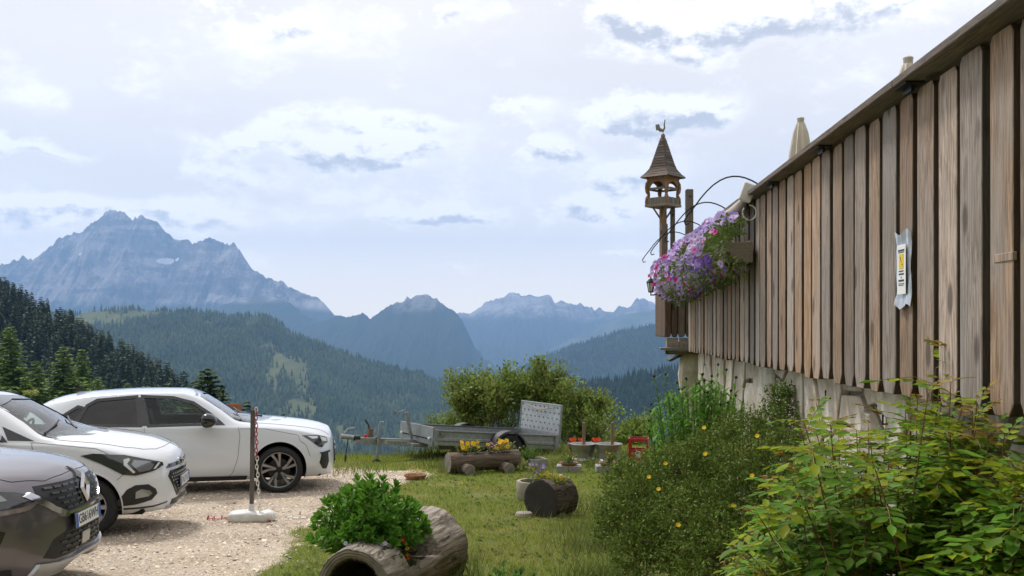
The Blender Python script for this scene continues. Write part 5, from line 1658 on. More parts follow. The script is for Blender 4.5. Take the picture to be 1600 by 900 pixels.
def build_crossover():
    """dark grey crossover at the left edge, only the nose in view"""
    M = lamp_mats()
    paint = car_paint('grey_paint', (.135, .123, .14), rough=.30, metal=.65)
    c = dict(name='parked_car', label='dark grey crossover at the left edge with chrome-framed grille and silver skid plate', rear=-2.10, front=2.13, halfw=.90, paint=paint, fspan=.62, fpow=2.3, znose=.55)
    c['lines'] = dict(
        A=L((-2.1, 0, .46), (-1.8, 0, .28), (-1, 0, .24), (1, 0, .24), (1.7, 0, .26), (2.13, 0, .30)),
        B=L((-2.1, .70, .48), (-1.8, .76, .30), (-1, .78, .24), (1, .78, .24), (1.7, .78, .25), (2.13, .82, .27)),
        C=L((-2.1, .80, .60), (-1.7, .86, .46), (-1.3, .89, .42), (0, .87, .40), (1.3, .89, .42), (1.7, .89, .40), (2.13, .90, .38)),
        D=L((-2.1, .82, .84), (-1.7, .88, .84), (-1.3, .90, .80), (0, .885, .74), (1.3, .898, .80), (1.7, .895, .74), (2.13, .90, .60)),
        E=L((-2.1, .76, 1.06), (-1.7, .83, 1.09), (-1.3, .85, 1.08), (-.5, .85, 1.07), (.2, .848, 1.05), (.75, .845, 1.035), (1.2, .84, 1.01), (1.6, .83, .955), (1.9, .82, .87), (2.13, .80, .76)),
        F=L((-2.1, .70, 1.11), (-1.7, .79, 1.13), (-1.3, .82, 1.12), (-.5, .825, 1.105), (.2, .822, 1.085), (.75, .815, 1.07), (1.2, .79, 1.05), (1.6, .76, 1.0), (1.9, .73, .93), (2.13, .70, .82)),
        G=L((-2.1, .58, 1.16), (-1.9, .61, 1.30), (-1.5, .63, 1.44), (-1.0, .635, 1.49), (-.4, .635, 1.505), (.15, .62, 1.485), (.42, .64, 1.39), (.70, .71, 1.24), (.95, .775, 1.10), (1.2, .67, 1.085), (1.6, .62, 1.045), (1.9, .58, .985), (2.13, .55, .88)),
        H=L((-2.1, .44, 1.18), (-1.9, .48, 1.34), (-1.5, .50, 1.49), (-1.0, .50, 1.54), (-.4, .50, 1.555), (.15, .48, 1.535), (.42, .48, 1.45), (.70, .50, 1.30), (1.0, .52, 1.125), (1.2, .46, 1.10), (1.6, .42, 1.065), (1.9, .40, 1.01), (2.13, .38, .91)),
        I=L((-2.1, 0, 1.19), (-1.9, 0, 1.36), (-1.5, 0, 1.51), (-1.0, 0, 1.56), (-.4, 0, 1.575), (.15, 0, 1.55), (.42, 0, 1.47), (.70, 0, 1.335), (1.06, 0, 1.14), (1.2, 0, 1.11), (1.6, 0, 1.08), (1.9, 0, 1.03), (2.13, 0, .93)))
    c.update(cab=(-1.8, 1.0), axles=(1.27, -1.37), wheel_r=.335, arch_r=.385, arch_dz=.015, tyre_w=.215, rim_r=.225, rim='ten', track=1.57,
             rim_mat=mat('alloy_silver', (.42, .42, .43), rough=.3, metal=.8), lip=.03, lip_mat=M['plastic'],
             glass=glassmat('car_glass', (.60, .68, .66), ior=1.9), glass_side=glassmat('car_glass_side', (.72, .82, .76), ior=1.42), glass_dark=glassmat('car_glass_dark', (.045, .05, .055)),
             side_windows=[dict(poly=[(-.40, 1.12), (.55, 1.10), (.42, 1.23), (.20, 1.36), (-.06, 1.43), (-.46, 1.45)]),
                           dict(poly=[(-1.30, 1.15), (-.52, 1.125), (-.58, 1.45), (-1.04, 1.42), (-1.20, 1.34)], dark=True)],
             pillars=[[(-.54, 1.11), (-.41, 1.11), (-.48, 1.45), (-.57, 1.45)]],
             windshield=[(-.68, 1.115), (.68, 1.115), (.60, 1.26), (.51, 1.465), (.0, 1.50), (-.51, 1.465), (-.60, 1.26)], ws_x=.12,
             rear_window=[(-.56, 1.22), (.56, 1.22), (.46, 1.45), (-.46, 1.45)], rw_x=-1.45,
             side_seams=[[(.74, 1.06), (.76, .86), (.73, .54), (.66, .34), (.60, .30)], [(-.46, 1.10), (-.45, .86), (-.46, .54), (-.50, .30)], [(-1.3, 1.12), (-1.22, .90), (-1.02, .72), (-.96, .44), (-.94, .30)], [(1.60, .66), (1.70, .74)]],
             top_seams=[[(1.02, .74), (1.5, .71), (1.82, .62), (1.98, .42), (2.02, .2), (2.03, 0)]],
             mirror=(.46, 1.16), mirror_mat=paint, handles=[(-.26, .95), (-1.05, .98)], floor=.42, dash_x=.68, seat_x=-.05, wipers=(-.64, -.08), wiper_z=1.135)
    rz = R(3)
    w = W(133, 806, 8.0)
    lw = Vector((2.13, 0, 0)); lw.rotate(Matrix.Rotation(rz, 3, 'Z'))
    p = Vector((w.x, w.y, 0)) - lw
    c['loc'] = (p.x, p.y, .27); c['rz'] = rz
    root, body, bvh = car_common(c)
    A = R(38)
    hl = side_patch(root, bvh, 'headlight', [(1.30, .915), (1.45, .945), (1.70, .94), (1.92, .91), (2.05, .87), (1.97, .81), (1.72, .80), (1.50, .83)], M['shell'], .008, ang=A)
    side_patch(root, bvh, 'light_unit', [(1.62, .91), (1.82, .90), (1.86, .86), (1.66, .845)], M['lens'], .013, ang=A, parent=hl)
    side_patch(root, bvh, 'chrome_underline', [(1.52, .79), (1.74, .785), (1.98, .80), (2.10, .85), (2.115, .835), (2.0, .77), (1.74, .755), (1.54, .765)], M['chrome'], .014, ang=A, parent=hl)
    # grille with chrome V frame and diamond badge
    gp = [(-.30, .70), (.30, .70), (.42, .76), (.56, .88), (.54, .93), (-.54, .93), (-.56, .88), (-.42, .76)]
    g = front_patch(root, bvh, 'grille', gp, M['grille'], .004, thick=.02)[0]
    for r in range(5):
        z = .725 + r * .042
        half = float(np.interp(z, [.70, .76, .88, .93], [.28, .40, .53, .52]))
        for k in range(-6, 7):
            y = k * .09 + (.045 if r % 2 else 0)
            if abs(y) + .035 > half or abs(y) < .09: continue
            me = patch(bvh, [(y - .035, z), (y + .035, z), (y + .035, z + .014), (y - .035, z + .014)], (4, 0, 0), (0, 1, 0), (0, 0, 1), (-1, 0, 0), .014, .08, .01); link('grille_bar', me, M['dim'], g)
    fr_o = [(-.34, .665), (.34, .665), (.48, .74), (.66, .87), (.60, .89), (.44, .765), (.30, .70), (-.30, .70), (-.44, .765), (-.60, .89), (-.66, .87), (-.48, .74)]
    front_patch(root, bvh, 'chrome_frame', fr_o, M['chrome'], .016, thick=.03)
    h, nn, _, _ = bvh.ray_cast(Vector((4, 0, .85)), Vector((-1, 0, 0)), 4)
    X = h.x + .022
    mb = MB()
    for (ya, yb) in ((0, 1), (1, 0)):
        pass
    dpts = [(0, .975), (.085, .85), (0, .725), (-.085, .85)]
    for i in range(4):
        a, b = dpts[i], dpts[(i + 1) % 4]
        ia, ib = (a[0] * .45, .85 + (a[1] - .85) * .55), (b[0] * .45, .85 + (b[1] - .85) * .55)
        ma = ((a[0] + ia[0]) / 2, (a[1] + ia[1]) / 2); mbb = ((b[0] + ib[0]) / 2, (b[1] + ib[1]) / 2)
        tilt = lambda z: (z - .85) * -.18
        mb.add([(X + tilt(a[1]), a[0], a[1]), (X + tilt(b[1]), b[0], b[1]), (X + .02 + tilt(mbb[1]), mbb[0], mbb[1]), (X + .02 + tilt(ma[1]), ma[0], ma[1]), (X + tilt(ib[1]), ib[0], ib[1]), (X + tilt(ia[1]), ia[0], ia[1])],
               [(0, 1, 2, 3), (3, 2, 4, 5)])
    mb.build('diamond_badge', M['chrome'], root)
    front_patch(root, bvh, 'badge_backing', [(0, 1.0), (.12, .86), (.07, .72), (-.07, .72), (-.12, .86)], M['gloss'], .012, thick=.02)
    # lower intake, fog pockets, skid plate
    li = front_patch(root, bvh, 'lower_intake', [(-.46, .37), (.46, .37), (.56, .40), (.46, .52), (.30, .56), (-.30, .56), (-.46, .52), (-.56, .40)], M['grille'], .005, thick=.02)[0]
    for r in range(4):
        z = .395 + r * .04
        for k in range(-6, 7):
            y = k * .09 + (.045 if r % 2 else 0)
            if abs(y) > .42 - r * .03: continue
            me = patch(bvh, [(y - .030, z), (y + .030, z), (y + .030, z + .012), (y - .030, z + .012)], (4, 0, 0), (0, 1, 0), (0, 0, 1), (-1, 0, 0), .013, .08, .008); link('intake_bar', me, M['plastic'] if k % 2 else M['dim'], li)
    me = patch(bvh, [(-.10, .41), (.06, .41), (.06, .50), (-.10, .50)], (4, 0, 0), (0, 1, 0), (0, 0, 1), (-1, 0, 0), .016, .08, .01); link('sensor_plate', me, M['silver'], li)
    fg = side_patch(root, bvh, 'fog_pocket', [(1.56, .44), (1.60, .62), (1.74, .68), (1.84, .64), (1.80, .54), (1.72, .42)], M['gloss'], .006, ang=A)
    side_patch(root, bvh, 'fog_lamp', [(1.63, .53), (1.63, .60), (1.74, .63), (1.76, .57)], M['lens'], .012, ang=A, parent=fg)
    front_patch(root, bvh, 'skid_plate', [(-.66, .265), (.66, .265), (.60, .365), (.44, .345), (-.44, .345), (-.60, .365)], M['silver'], .022, thick=.05)
    side_patch(root, bvh, 'lower_cladding', [(1.50, .26), (1.62, .26), (1.90, .28), (1.88, .36), (1.66, .36), (1.52, .36)], M['plastic'], .008, ang=A)
    number_plate(root, 2.15, .615, 0.06, 'GB616WH')
    return c

build_compact_hatch()
build_small_hatch()
build_crossover()
# ------------------------------------------------------------------ chain post on the gravel
def build_chain_post():
    Y = 11.7
    p = W(393, 812, Y); gzv = float(gz(p.x, Y))
    wp = mat('white_plastic_dirty', (.74, .74, .71), rough=.5, var=.18, vscale=14, bump=.1, bscale=60)
    t = thing('chain_post', 'grey post in a white moulded plastic foot on the gravel', 'post', (p.x, p.y, gzv))
    n = 40; rows = [(0, .90), (.012, .97), (.03, 1.0), (.065, 1.0), (.09, .97), (.108, .90), (.12, .78), (.126, .5), (.128, .0)]
    vs = []; fs = []
    for (z, k) in rows:
        for i in range(n):
            a = 2 * PI * i / n
            c, s = math.cos(a), math.sin(a)
            x = .275 * k * math.copysign(abs(c) ** .8, c); y = .15 * k * math.copysign(abs(s) ** .8, s)
            waist = 1 - .26 * math.exp(-((x - .04) / .07) ** 2)
            vs.append((x, y * waist, z - (.035 * math.exp(-((x - .09) / .05) ** 2) if z > .1 else 0)))
    for r in range(len(rows) - 1):
        for i in range(n): fs.append((r * n + i, r * n + (i + 1) % n, (r + 1) * n + (i + 1) % n, (r + 1) * n + i))
    fs.append(tuple(reversed(range(n))))
    mb = MB(); mb.add(vs, fs); mb.build('foot', wp, t, smooth=True, rot=(0, 0, R(8)))
    mb = MB(); mb.lathe([(.036, .10), (.034, .20), (.03, .205)], 16); mb.build('sleeve', wp, t, smooth=True)
    mb = MB(); mb.box((0, 0, .73), (.045, .045, 1.16)); mb.build('shaft', mat('post_steel', (.16, .145, .135), rough=.6, metal=.3, var=.5, vscale=9, stretch=(1, 1, .2)), t, bevel=.004, rot=(0, .012, 0))
    mb = MB(); mb.tube([(.0, 0, 1.31), (.03, 0, 1.335), (.055, 0, 1.32)], .006, 6); mb.build('hook', mat('rust_red', (.30, .06, .04), rough=.7), t)
    red = mat('chain_red', (.42, .02, .03), rough=.4); wht = mat('chain_white', (.78, .78, .75), rough=.45)
    def link_mesh(s):
        mb = MB(); pts = []
        for i in range(16):
            a = 2 * PI * i / 16
            pts.append((.012 * s * math.cos(a), 0, .024 * s * math.sin(a) * (1.0)))
        mb.tube(pts, .0042 * s, 6, closed=True)
        return mb.mesh('link', smooth=True)
    lr = link_mesh(1.28); lw = lr.copy(); lr.materials.append(red); lw.materials.append(wht)
    ch = thing('plastic_chain', 'red and white plastic chain hanging beside the grey post', 'chain', (p.x + .055, p.y, gzv))
    zt = 1.31; n = 26
    for i in range(n):
        u = i / (n - 1)
        x = .045 * u ** 2.5 + .004 * math.sin(i * 1.7)
        white = i == 0 or i > 11
        o = link('link', lw if white else lr, None, ch, (x, 0, zt - u * 1.20), (0, 0, (i % 2) * PI / 2 + .4))
    for i in range(5):
        o = link('link', lr, None, ch, (.05 + .03 * i, -.02 * i, .035 - .004 * i), (R(70), i * .7, i * .9))
    for (dx, dy, m, lab) in ((-.30, .10, lr, 'red chain end lying on the gravel left of the white foot'), (.36, .18, lw, 'white chain end lying on the gravel right of the white foot')):
        q = thing('plastic_chain', lab, 'chain', (p.x + dx, p.y + dy, float(gz(p.x + dx, p.y + dy)) + .012))
        sgn = -1 if dx < 0 else 1
        for i in range(7):
            link('link', m, None, q, (sgn * .042 * i, .03 * math.sin(i * 1.3), .004), (R(90) if i % 2 else R(12), 0, R(90) + .4 * math.sin(i)))
build_chain_post()

def build_wood_sign():
    m = mat('sign_brown', (.30, .115, .045), rough=.6, var=.3, vscale=6, stretch=(1, 1, .3))
    Y = 17.6
    p = W(360, 700, Y); b = float(gz(p.x, Y))
    t = thing('wooden_sign', 'brown round-cornered wooden board standing behind the far white car', 'sign', (p.x, p.y, b), R(14))
    h = EYE - (631 - HY) / FPX * Y - b
    poly = smooth_poly([(-.19, h - .42), (.19, h - .42), (.19, h), (-.19, h)], 0)
    out = [(-.19, h - .42), (.19, h - .42)] + [(.12 + .07 * math.cos(a), h - .07 + .07 * math.sin(a)) for a in [k * PI / 10 for k in range(6)]] + [(-.12 + .07 * math.cos(a), h - .07 + .07 * math.sin(a)) for a in [PI / 2 + k * PI / 10 for k in range(6)]]
    mb = MB(); mb.prism(out, (0, -.02, 0), (1, 0, 0), (0, 0, 1), (0, .04, 0)); mb.build('board', m, t, bevel=.006)
    mb = MB(); mb.prism([(x * 1.02, (z - h) * 1.02 + h + .004) for x, z in out], (0, .021, 0), (1, 0, 0), (0, 0, 1), (0, .012, 0)); mb.build('back_frame', mat('sign_dark', (.12, .06, .03), rough=.7), t)
    for sx in (-.12, .12):
        mb = MB(); mb.box((sx, .055, (h - .2) / 2), (.05, .04, h - .2)); mb.build('leg', MATS['sign_dark'], t, bevel=.004)
build_wood_sign()

# ------------------------------------------------------------------ trailer
def build_trailer():
    zinc = mat('galvanised', (.36, .38, .39), rough=.42, metal=.55, col2=(.25, .265, .28), vscale=16, bump=.06, bscale=80)
    zdark = mat('galvanised_dull', (.23, .24, .24), rough=.55, metal=.45, col2=(.15, .15, .15), vscale=10)
    blk = MATS['black_plastic']; tyre = MATS['tyre_rubber']
    fd = Vector((-.866, -.5, 0))
    base = Vector((-.545, 19.38, -.22))
    rz = math.atan2(fd.y, fd.x)
    t = thing('trailer', 'galvanised flat car trailer with perforated tail ramp standing on the grass', 'trailer', base, rz)
    t.rotation_euler = (0, R(-5.2), rz)
    X0, X1, HW = -1.17, 1.48, .75
    zb, zt = .34, .615
    mb = MB(); mb.box(((X0 + X1) / 2, 0, zb + .02), (X1 - X0 - .04, HW * 2 - .06, .04)); mb.build('bed_floor', zdark, t)
    for s in (-1, 1):
        # side wall: folded sheet with two ribs
        mb = MB()
        prof = [(0, zb), (0, zb + .07), (.018, zb + .085), (.018, zb + .125), (0, zb + .14), (0, zt - .03), (.028, zt - .02), (.028, zt), (-.01, zt)]
        vs = []; fs = []
        for (dy, z) in prof:
            for x in (X0, X1): vs.append((x, s * (HW + dy), z))
            for x in (X1, X0): vs.append((x, s * (HW + dy - .012), z))
        for i in range(len(prof) - 1):
            for k in range(4): fs.append((i * 4 + k, i * 4 + (k + 1) % 4, (i + 1) * 4 + (k + 1) % 4, (i + 1) * 4 + k))
        fs.append((0, 1, 2, 3)); m_ = (len(prof) - 1) * 4; fs.append((m_, m_ + 1, m_ + 2, m_ + 3))
        mb.add(vs, fs); side = mb.build('side_wall', zinc, t)
        for x in (X0 + .03, X1 - .03):
            mb = MB(); mb.box((x, s * (HW + .012), (zb + zt) / 2), (.06, .03, zt - zb + .02)); mb.build('corner_post', zinc, t, bevel=.004)
        mb = MB(); mb.box((X1 - .16, s * (HW + .03), zt - .07), (.10, .02, .05)); mb.build('latch', zdark, side, bevel=.004)
        # chassis rail
        mb = MB(); mb.box((.1, s * .5, zb - .05), (2.3, .05, .09)); mb.build('chassis_rail', zdark, t, bevel=.004)
        # mudguard and wheel
        mb = MB(); n = 18; R1 = .372
        vs = []; fs = []
        for i in range(n + 1):
            a = -.12 + (PI + .24) * i / n
            for (yy, rr) in ((HW + .03, R1), (HW + .235, R1), (HW + .245, R1 - .035), (HW + .235, R1 - .012), (HW + .03, R1 - .012)):
                vs.append((rr * math.cos(a), s * yy, .30 + rr * math.sin(a)))
        for i in range(n):
            for k in range(5): fs.append((i * 5 + k, i * 5 + (k + 1) % 5, i * 5 + 5 + (k + 1) % 5, i * 5 + 5 + k))
        fs.append((0, 1, 2, 3, 4)); fs.append(tuple(n * 5 + k for k in range(5)))
        mb.add(vs, fs); mb.build('mudguard', mat('mudguard_black', (.03, .03, .033), rough=.5), t, smooth=True)
        make_wheel(t, 0, s * (HW + .13), .30, .165, .165, 'ten', (tyre, zdark, zdark), s)
        mb = MB(); mb.box((X0 + .02, s * .55, zb - .08), (.06, .16, .10)); mb.build('tail_lamp', mat('tail_red', (.45, .01, .012), rough=.12, coat=1.0), t, bevel=.006)
    mb = MB(); mb.tube([(0, -HW, .30), (0, HW, .30)], .03, 8); mb.build('axle', zdark, t)
    # front wall with dark slot and latches
    mb = MB(); mb.box((X1 + .012, 0, (zb + zt) / 2 + .02), (.024, HW * 2 - .02, zt - zb + .05)); fw = mb.build('front_wall', zinc, t, bevel=.004)
    mb = MB(); mb.box((X1 + .027, 0, zb + .10), (.01, HW * 1.8, .022)); mb.build('slot', MATS['gloss_black'], fw)
    for s in (-1, 1):
        mb = MB(); mb.box((X1 + .035, s * HW * .82, zb + .11), (.03, .07, .04)); mb.build('latch', mat('white_plastic', (.72, .72, .70), rough=.45), fw, bevel=.004)
    # perforated ramp standing up at the tail
    rw, rh = HW * 2 - .02, .82
    mb = MB(); nx, nz = 9, 7
    cx, cz = rw / nx, (rh - .28) / 5
    y0 = -rw / 2; z0 = zb + .30
    mesh_v = []; mesh_f = []
    for j in range(5):
        for i in range(nx):
            a0, b0 = y0 + i * cx, z0 + j * cz
            ctr = (a0 + cx / 2 + (cx * .18 if j % 2 else -cx * .18), b0 + cz / 2)
            sq = [(a0, b0), (a0 + cx / 2, b0), (a0 + cx, b0), (a0 + cx, b0 + cz / 2), (a0 + cx, b0 + cz), (a0 + cx / 2, b0 + cz), (a0, b0 + cz), (a0, b0 + cz / 2)]
            hole = [(ctr[0] + .028 * math.cos(PI * 1.25 + k * PI / 4), ctr[1] + .028 * math.sin(PI * 1.25 + k * PI / 4)) for k in range(8)]
            for th in (0, .02):
                pass
            V = [(X0 - .03, p[0], p[1]) for p in sq] + [(X0 - .03, p[0], p[1]) for p in hole] + [(X0 - .05, p[0], p[1]) for p in sq] + [(X0 - .05, p[0], p[1]) for p in hole]
            F = []
            for k in range(8):
                k2 = (k + 1) % 8
                F += [(k, k2, 8 + k2, 8 + k), (16 + k, 24 + k, 24 + k2, 16 + k2), (8 + k, 8 + k2, 24 + k2, 24 + k)]
            mb.add(V, F)
    rp = mb.build('tail_ramp', mat('ramp_zinc', (.48, .50, .52), rough=.4, metal=.45, var=.2, vscale=14), t)
    mb = MB()
    zc = z0 - .14
    mb.box((X0 - .04, 0, zc), (.02, rw, .28)); mb.build('ramp_foot', zinc, rp)
    for s in (-1, 1):
        mb = MB(); mb.box((X0 - .04, s * (rw / 2 + .012), z0 + .24), (.045, .028, rh - .2)); mb.build('ramp_frame', zinc, rp, bevel=.004)
    mb = MB(); mb.box((X0 - .04, 0, z0 + 5 * cz + .008), (.045, rw + .05, .028)); mb.build('ramp_frame', zinc, rp, bevel=.004)
    for s in (-1, 1):
        mb = MB(); mb.tube([(X0 - .015, s * rw * .36, z0 + .50), (X0 - .01, -s * rw * .12, z0 + .40)], .008, 5); mb.build('tie_rod', mat('tie_wood', (.42, .36, .28), rough=.7), rp)
    # drawbar, coupling, jockey wheel, winch post
    mb = MB(); mb.box((X1 + .60, 0, zb - .03), (1.24, .075, .12)); mb.box((X1 + .02, 0, zb - .06), (.3, .5, .06)); db = mb.build('drawbar', zinc, t, bevel=.004)
    me = text_mesh('novatecno', .095); o = link('lettering', me, MATS['plate_ink'], db); o.rotation_euler = (R(90), 0, R(180)); o.location = (X1 + .40, .0395, zb - .035)
    mb = MB(); mb.box((X1 + .40, .0385, zb - .033), (.50, .001, .085)); mb.build('name_strip', mat('strip_grey', (.42, .43, .43), rough=.5), db)
    mb = MB(); mb.lathe([(.045, 1.13), (.055, 1.15), (.045, 1.17), (.055, 1.19), (.045, 1.21), (.055, 1.23), (.04, 1.26)], 12, c=(X1, 0, zb + .02), axis='x'); mb.build('bellows', blk, t, smooth=True)
    mb = MB(); mb.tube([(X1 + 1.24, 0, zb + .02), (X1 + 1.42, 0, zb + .035), (X1 + 1.50, 0, zb + .03)], [.04, .045, .05], 10); mb.tube([(X1 + 1.44, 0, zb + .07), (X1 + 1.38, 0, zb + .17), (X1 + 1.25, 0, zb + .20)], .014, 6); mb.build('coupling', zinc, t, smooth=True)
    mb = MB(); mb.tube([(X1 + 1.36, .02, zb), (X1 + 1.37, .03, zb - .15), (X1 + 1.38, .03, zb - .3)], .01, 6); mb.lathe([(.02, -.42), (.02, -.30)], 8, c=(X1 + 1.38, .03, zb)); mb.build('electric_plug', blk, t)
    mb = MB(); mb.tube([(X1 + .92, 0, zb + .05), (X1 + .98, 0, zb + .26), (X1 + 1.06, 0, zb + .36)], .016, 6); mb.build('hand_brake', blk, t)
    mb = MB(); mb.box((X1 + 1.02, 0, zb + .06), (.05, .05, .05)); mb.build('brake_button', mat('button_red', (.5, .03, .03), rough=.4), t, bevel=.006)
    mb = MB(); mb.tube([(X1 + .80, .09, zb - .36), (X1 + .80, .09, zb + .26)], .026, 10); mb.tube([(X1 + .80, .09, zb + .26), (X1 + .80, .09, zb + .33), (X1 + .72, .09, zb + .34)], .012, 6); jw = mb.build('jockey_wheel', zinc, t, smooth=True)
    mb = MB(); mb.lathe([(.095, -.03), (.10, -.02), (.10, .02), (.095, .03)], 20, c=(X1 + .80, .09, zb - .44), axis='y'); mb.build('jockey_tyre', tyre, jw, smooth=True)
    mb = MB(); mb.box((X1 + .80, .05, zb + .02), (.09, .06, .08)); mb.build('clamp', zdark, jw, bevel=.006)
    mb = MB(); mb.box((X1 + .16, 0, zb + .24), (.05, .06, .62), Matrix.Rotation(.30, 3, 'Y')); wpz = mb.build('winch_post', zinc, t, bevel=.005)
    mb = MB(); mb.tube([(X1 + .25, 0, zb + .54), (X1 + .30, .06, zb + .57), (X1 + .52, .10, zb + .50)], .012, 6); mb.tube([(X1 + .52, .10, zb + .50), (X1 + .53, .14, zb + .56)], .014, 6); mb.build('winch_handle', zdark, wpz)
    mb = MB(); mb.box((X1 + .93, .0, zb + .12), (.09, .06, .16)); mb.build('brake_bracket', mat('rust_brown', (.16, .10, .07), rough=.8), t, bevel=.006)
build_trailer()

# ------------------------------------------------------------------ logs
def log_obj(name, parent, L_, r0, r1, m, nl=44, na=56, trough=None, hollow=None, seed=1, crack=.02, flare=0.0, lumps=.06):
    """trunk piece along local x from 0 to L_, centre on the axis; trough=(x0,x1,depth) opens it on top; hollow=(end, radius, depth)"""
    rng = np.random.default_rng(seed)
    u = np.linspace(0, 1, nl); a = np.arange(na) * 2 * PI / na
    U, A = np.meshgrid(u, a, indexing='ij')
    Rr = r0 + (r1 - r0) * U
    ca, sa = np.cos(A), np.sin(A)
    lum = (fbm(ca * 1.3 + 7 + seed, sa * 1.3 + U * 2 * L_, 3, seed) - .5) * 2 * lumps
    fur = (ridged(A / (2 * PI) * 18 % 18, U * L_ * 2.2, 3, seed + 5) - .7) * crack * 2
    Rr = Rr * (1 + lum) + fur - (fbm(A * 9, U * 5, 2, seed) > .74) * crack * .8
    Xp = U * L_; Yp = Rr * ca; Zp = Rr * sa
    if trough:
        x0, x1, dep = trough
        inb = sstep(x0, x0 + .03, Xp) * sstep(x1, x1 - .03, Xp)
        cutz = Rr * (1 - dep) 
        low = np.minimum(Zp, cutz)
        Zp = Zp * (1 - inb) + low * inb
    V = np.stack([Xp, Yp, Zp], -1).reshape(-1, 3)
    F = []
    for i in range(nl - 1):
        for k in range(na):
            k2 = (k + 1) % na
            F.append((i * na + k, (i + 1) * na + k, (i + 1) * na + k2, i * na + k2))
    o = link(name, np_mesh(name, V, F, True), m, parent)
    return o, V.reshape(nl, na, 3)

def end_face(parent, ring, m, hollow=None, depth=.25, flip=1, name='cut_end', seed=0, open_=False):
    """sawn end: rings to the middle, or a hollow bore going in by depth"""
    ring = np.asarray(ring); c = ring.mean(0); n = len(ring)
    mb = MB(); V = []; F = []
    if open_:
        ks = [(1.0, 0), (.985, -.008), (hollow + .06, -.006), (hollow, .01), (hollow - .02, .05)]
    elif hollow:
        ks = [(1.0, 0), (hollow + .12, .0), (hollow, .01), (hollow * .93, depth * .5), (hollow * .85, depth), (.02, depth * 1.02)]
    else:
        ks = [(1.0, 0), (.97, -.006), (.75, -.004), (.5, -.008), (.25, -.005), (.02, -.006)]
    for j, (k, dx) in enumerate(ks):
        for q in ring:
            p = c + (q - c) * k
            V.append((p[0] + flip * dx, p[1], p[2]))
    for j in range(len(ks) - 1):
        for i in range(n): F.append((j * n + i, j * n + (i + 1) % n, (j + 1) * n + (i + 1) % n, (j + 1) * n + i))
    if not open_: F.append(tuple(range((len(ks) - 1) * n, len(ks) * n)))
    mb.add(V, F)
    return mb.build(name, m, parent, smooth=True, angle=R(50))

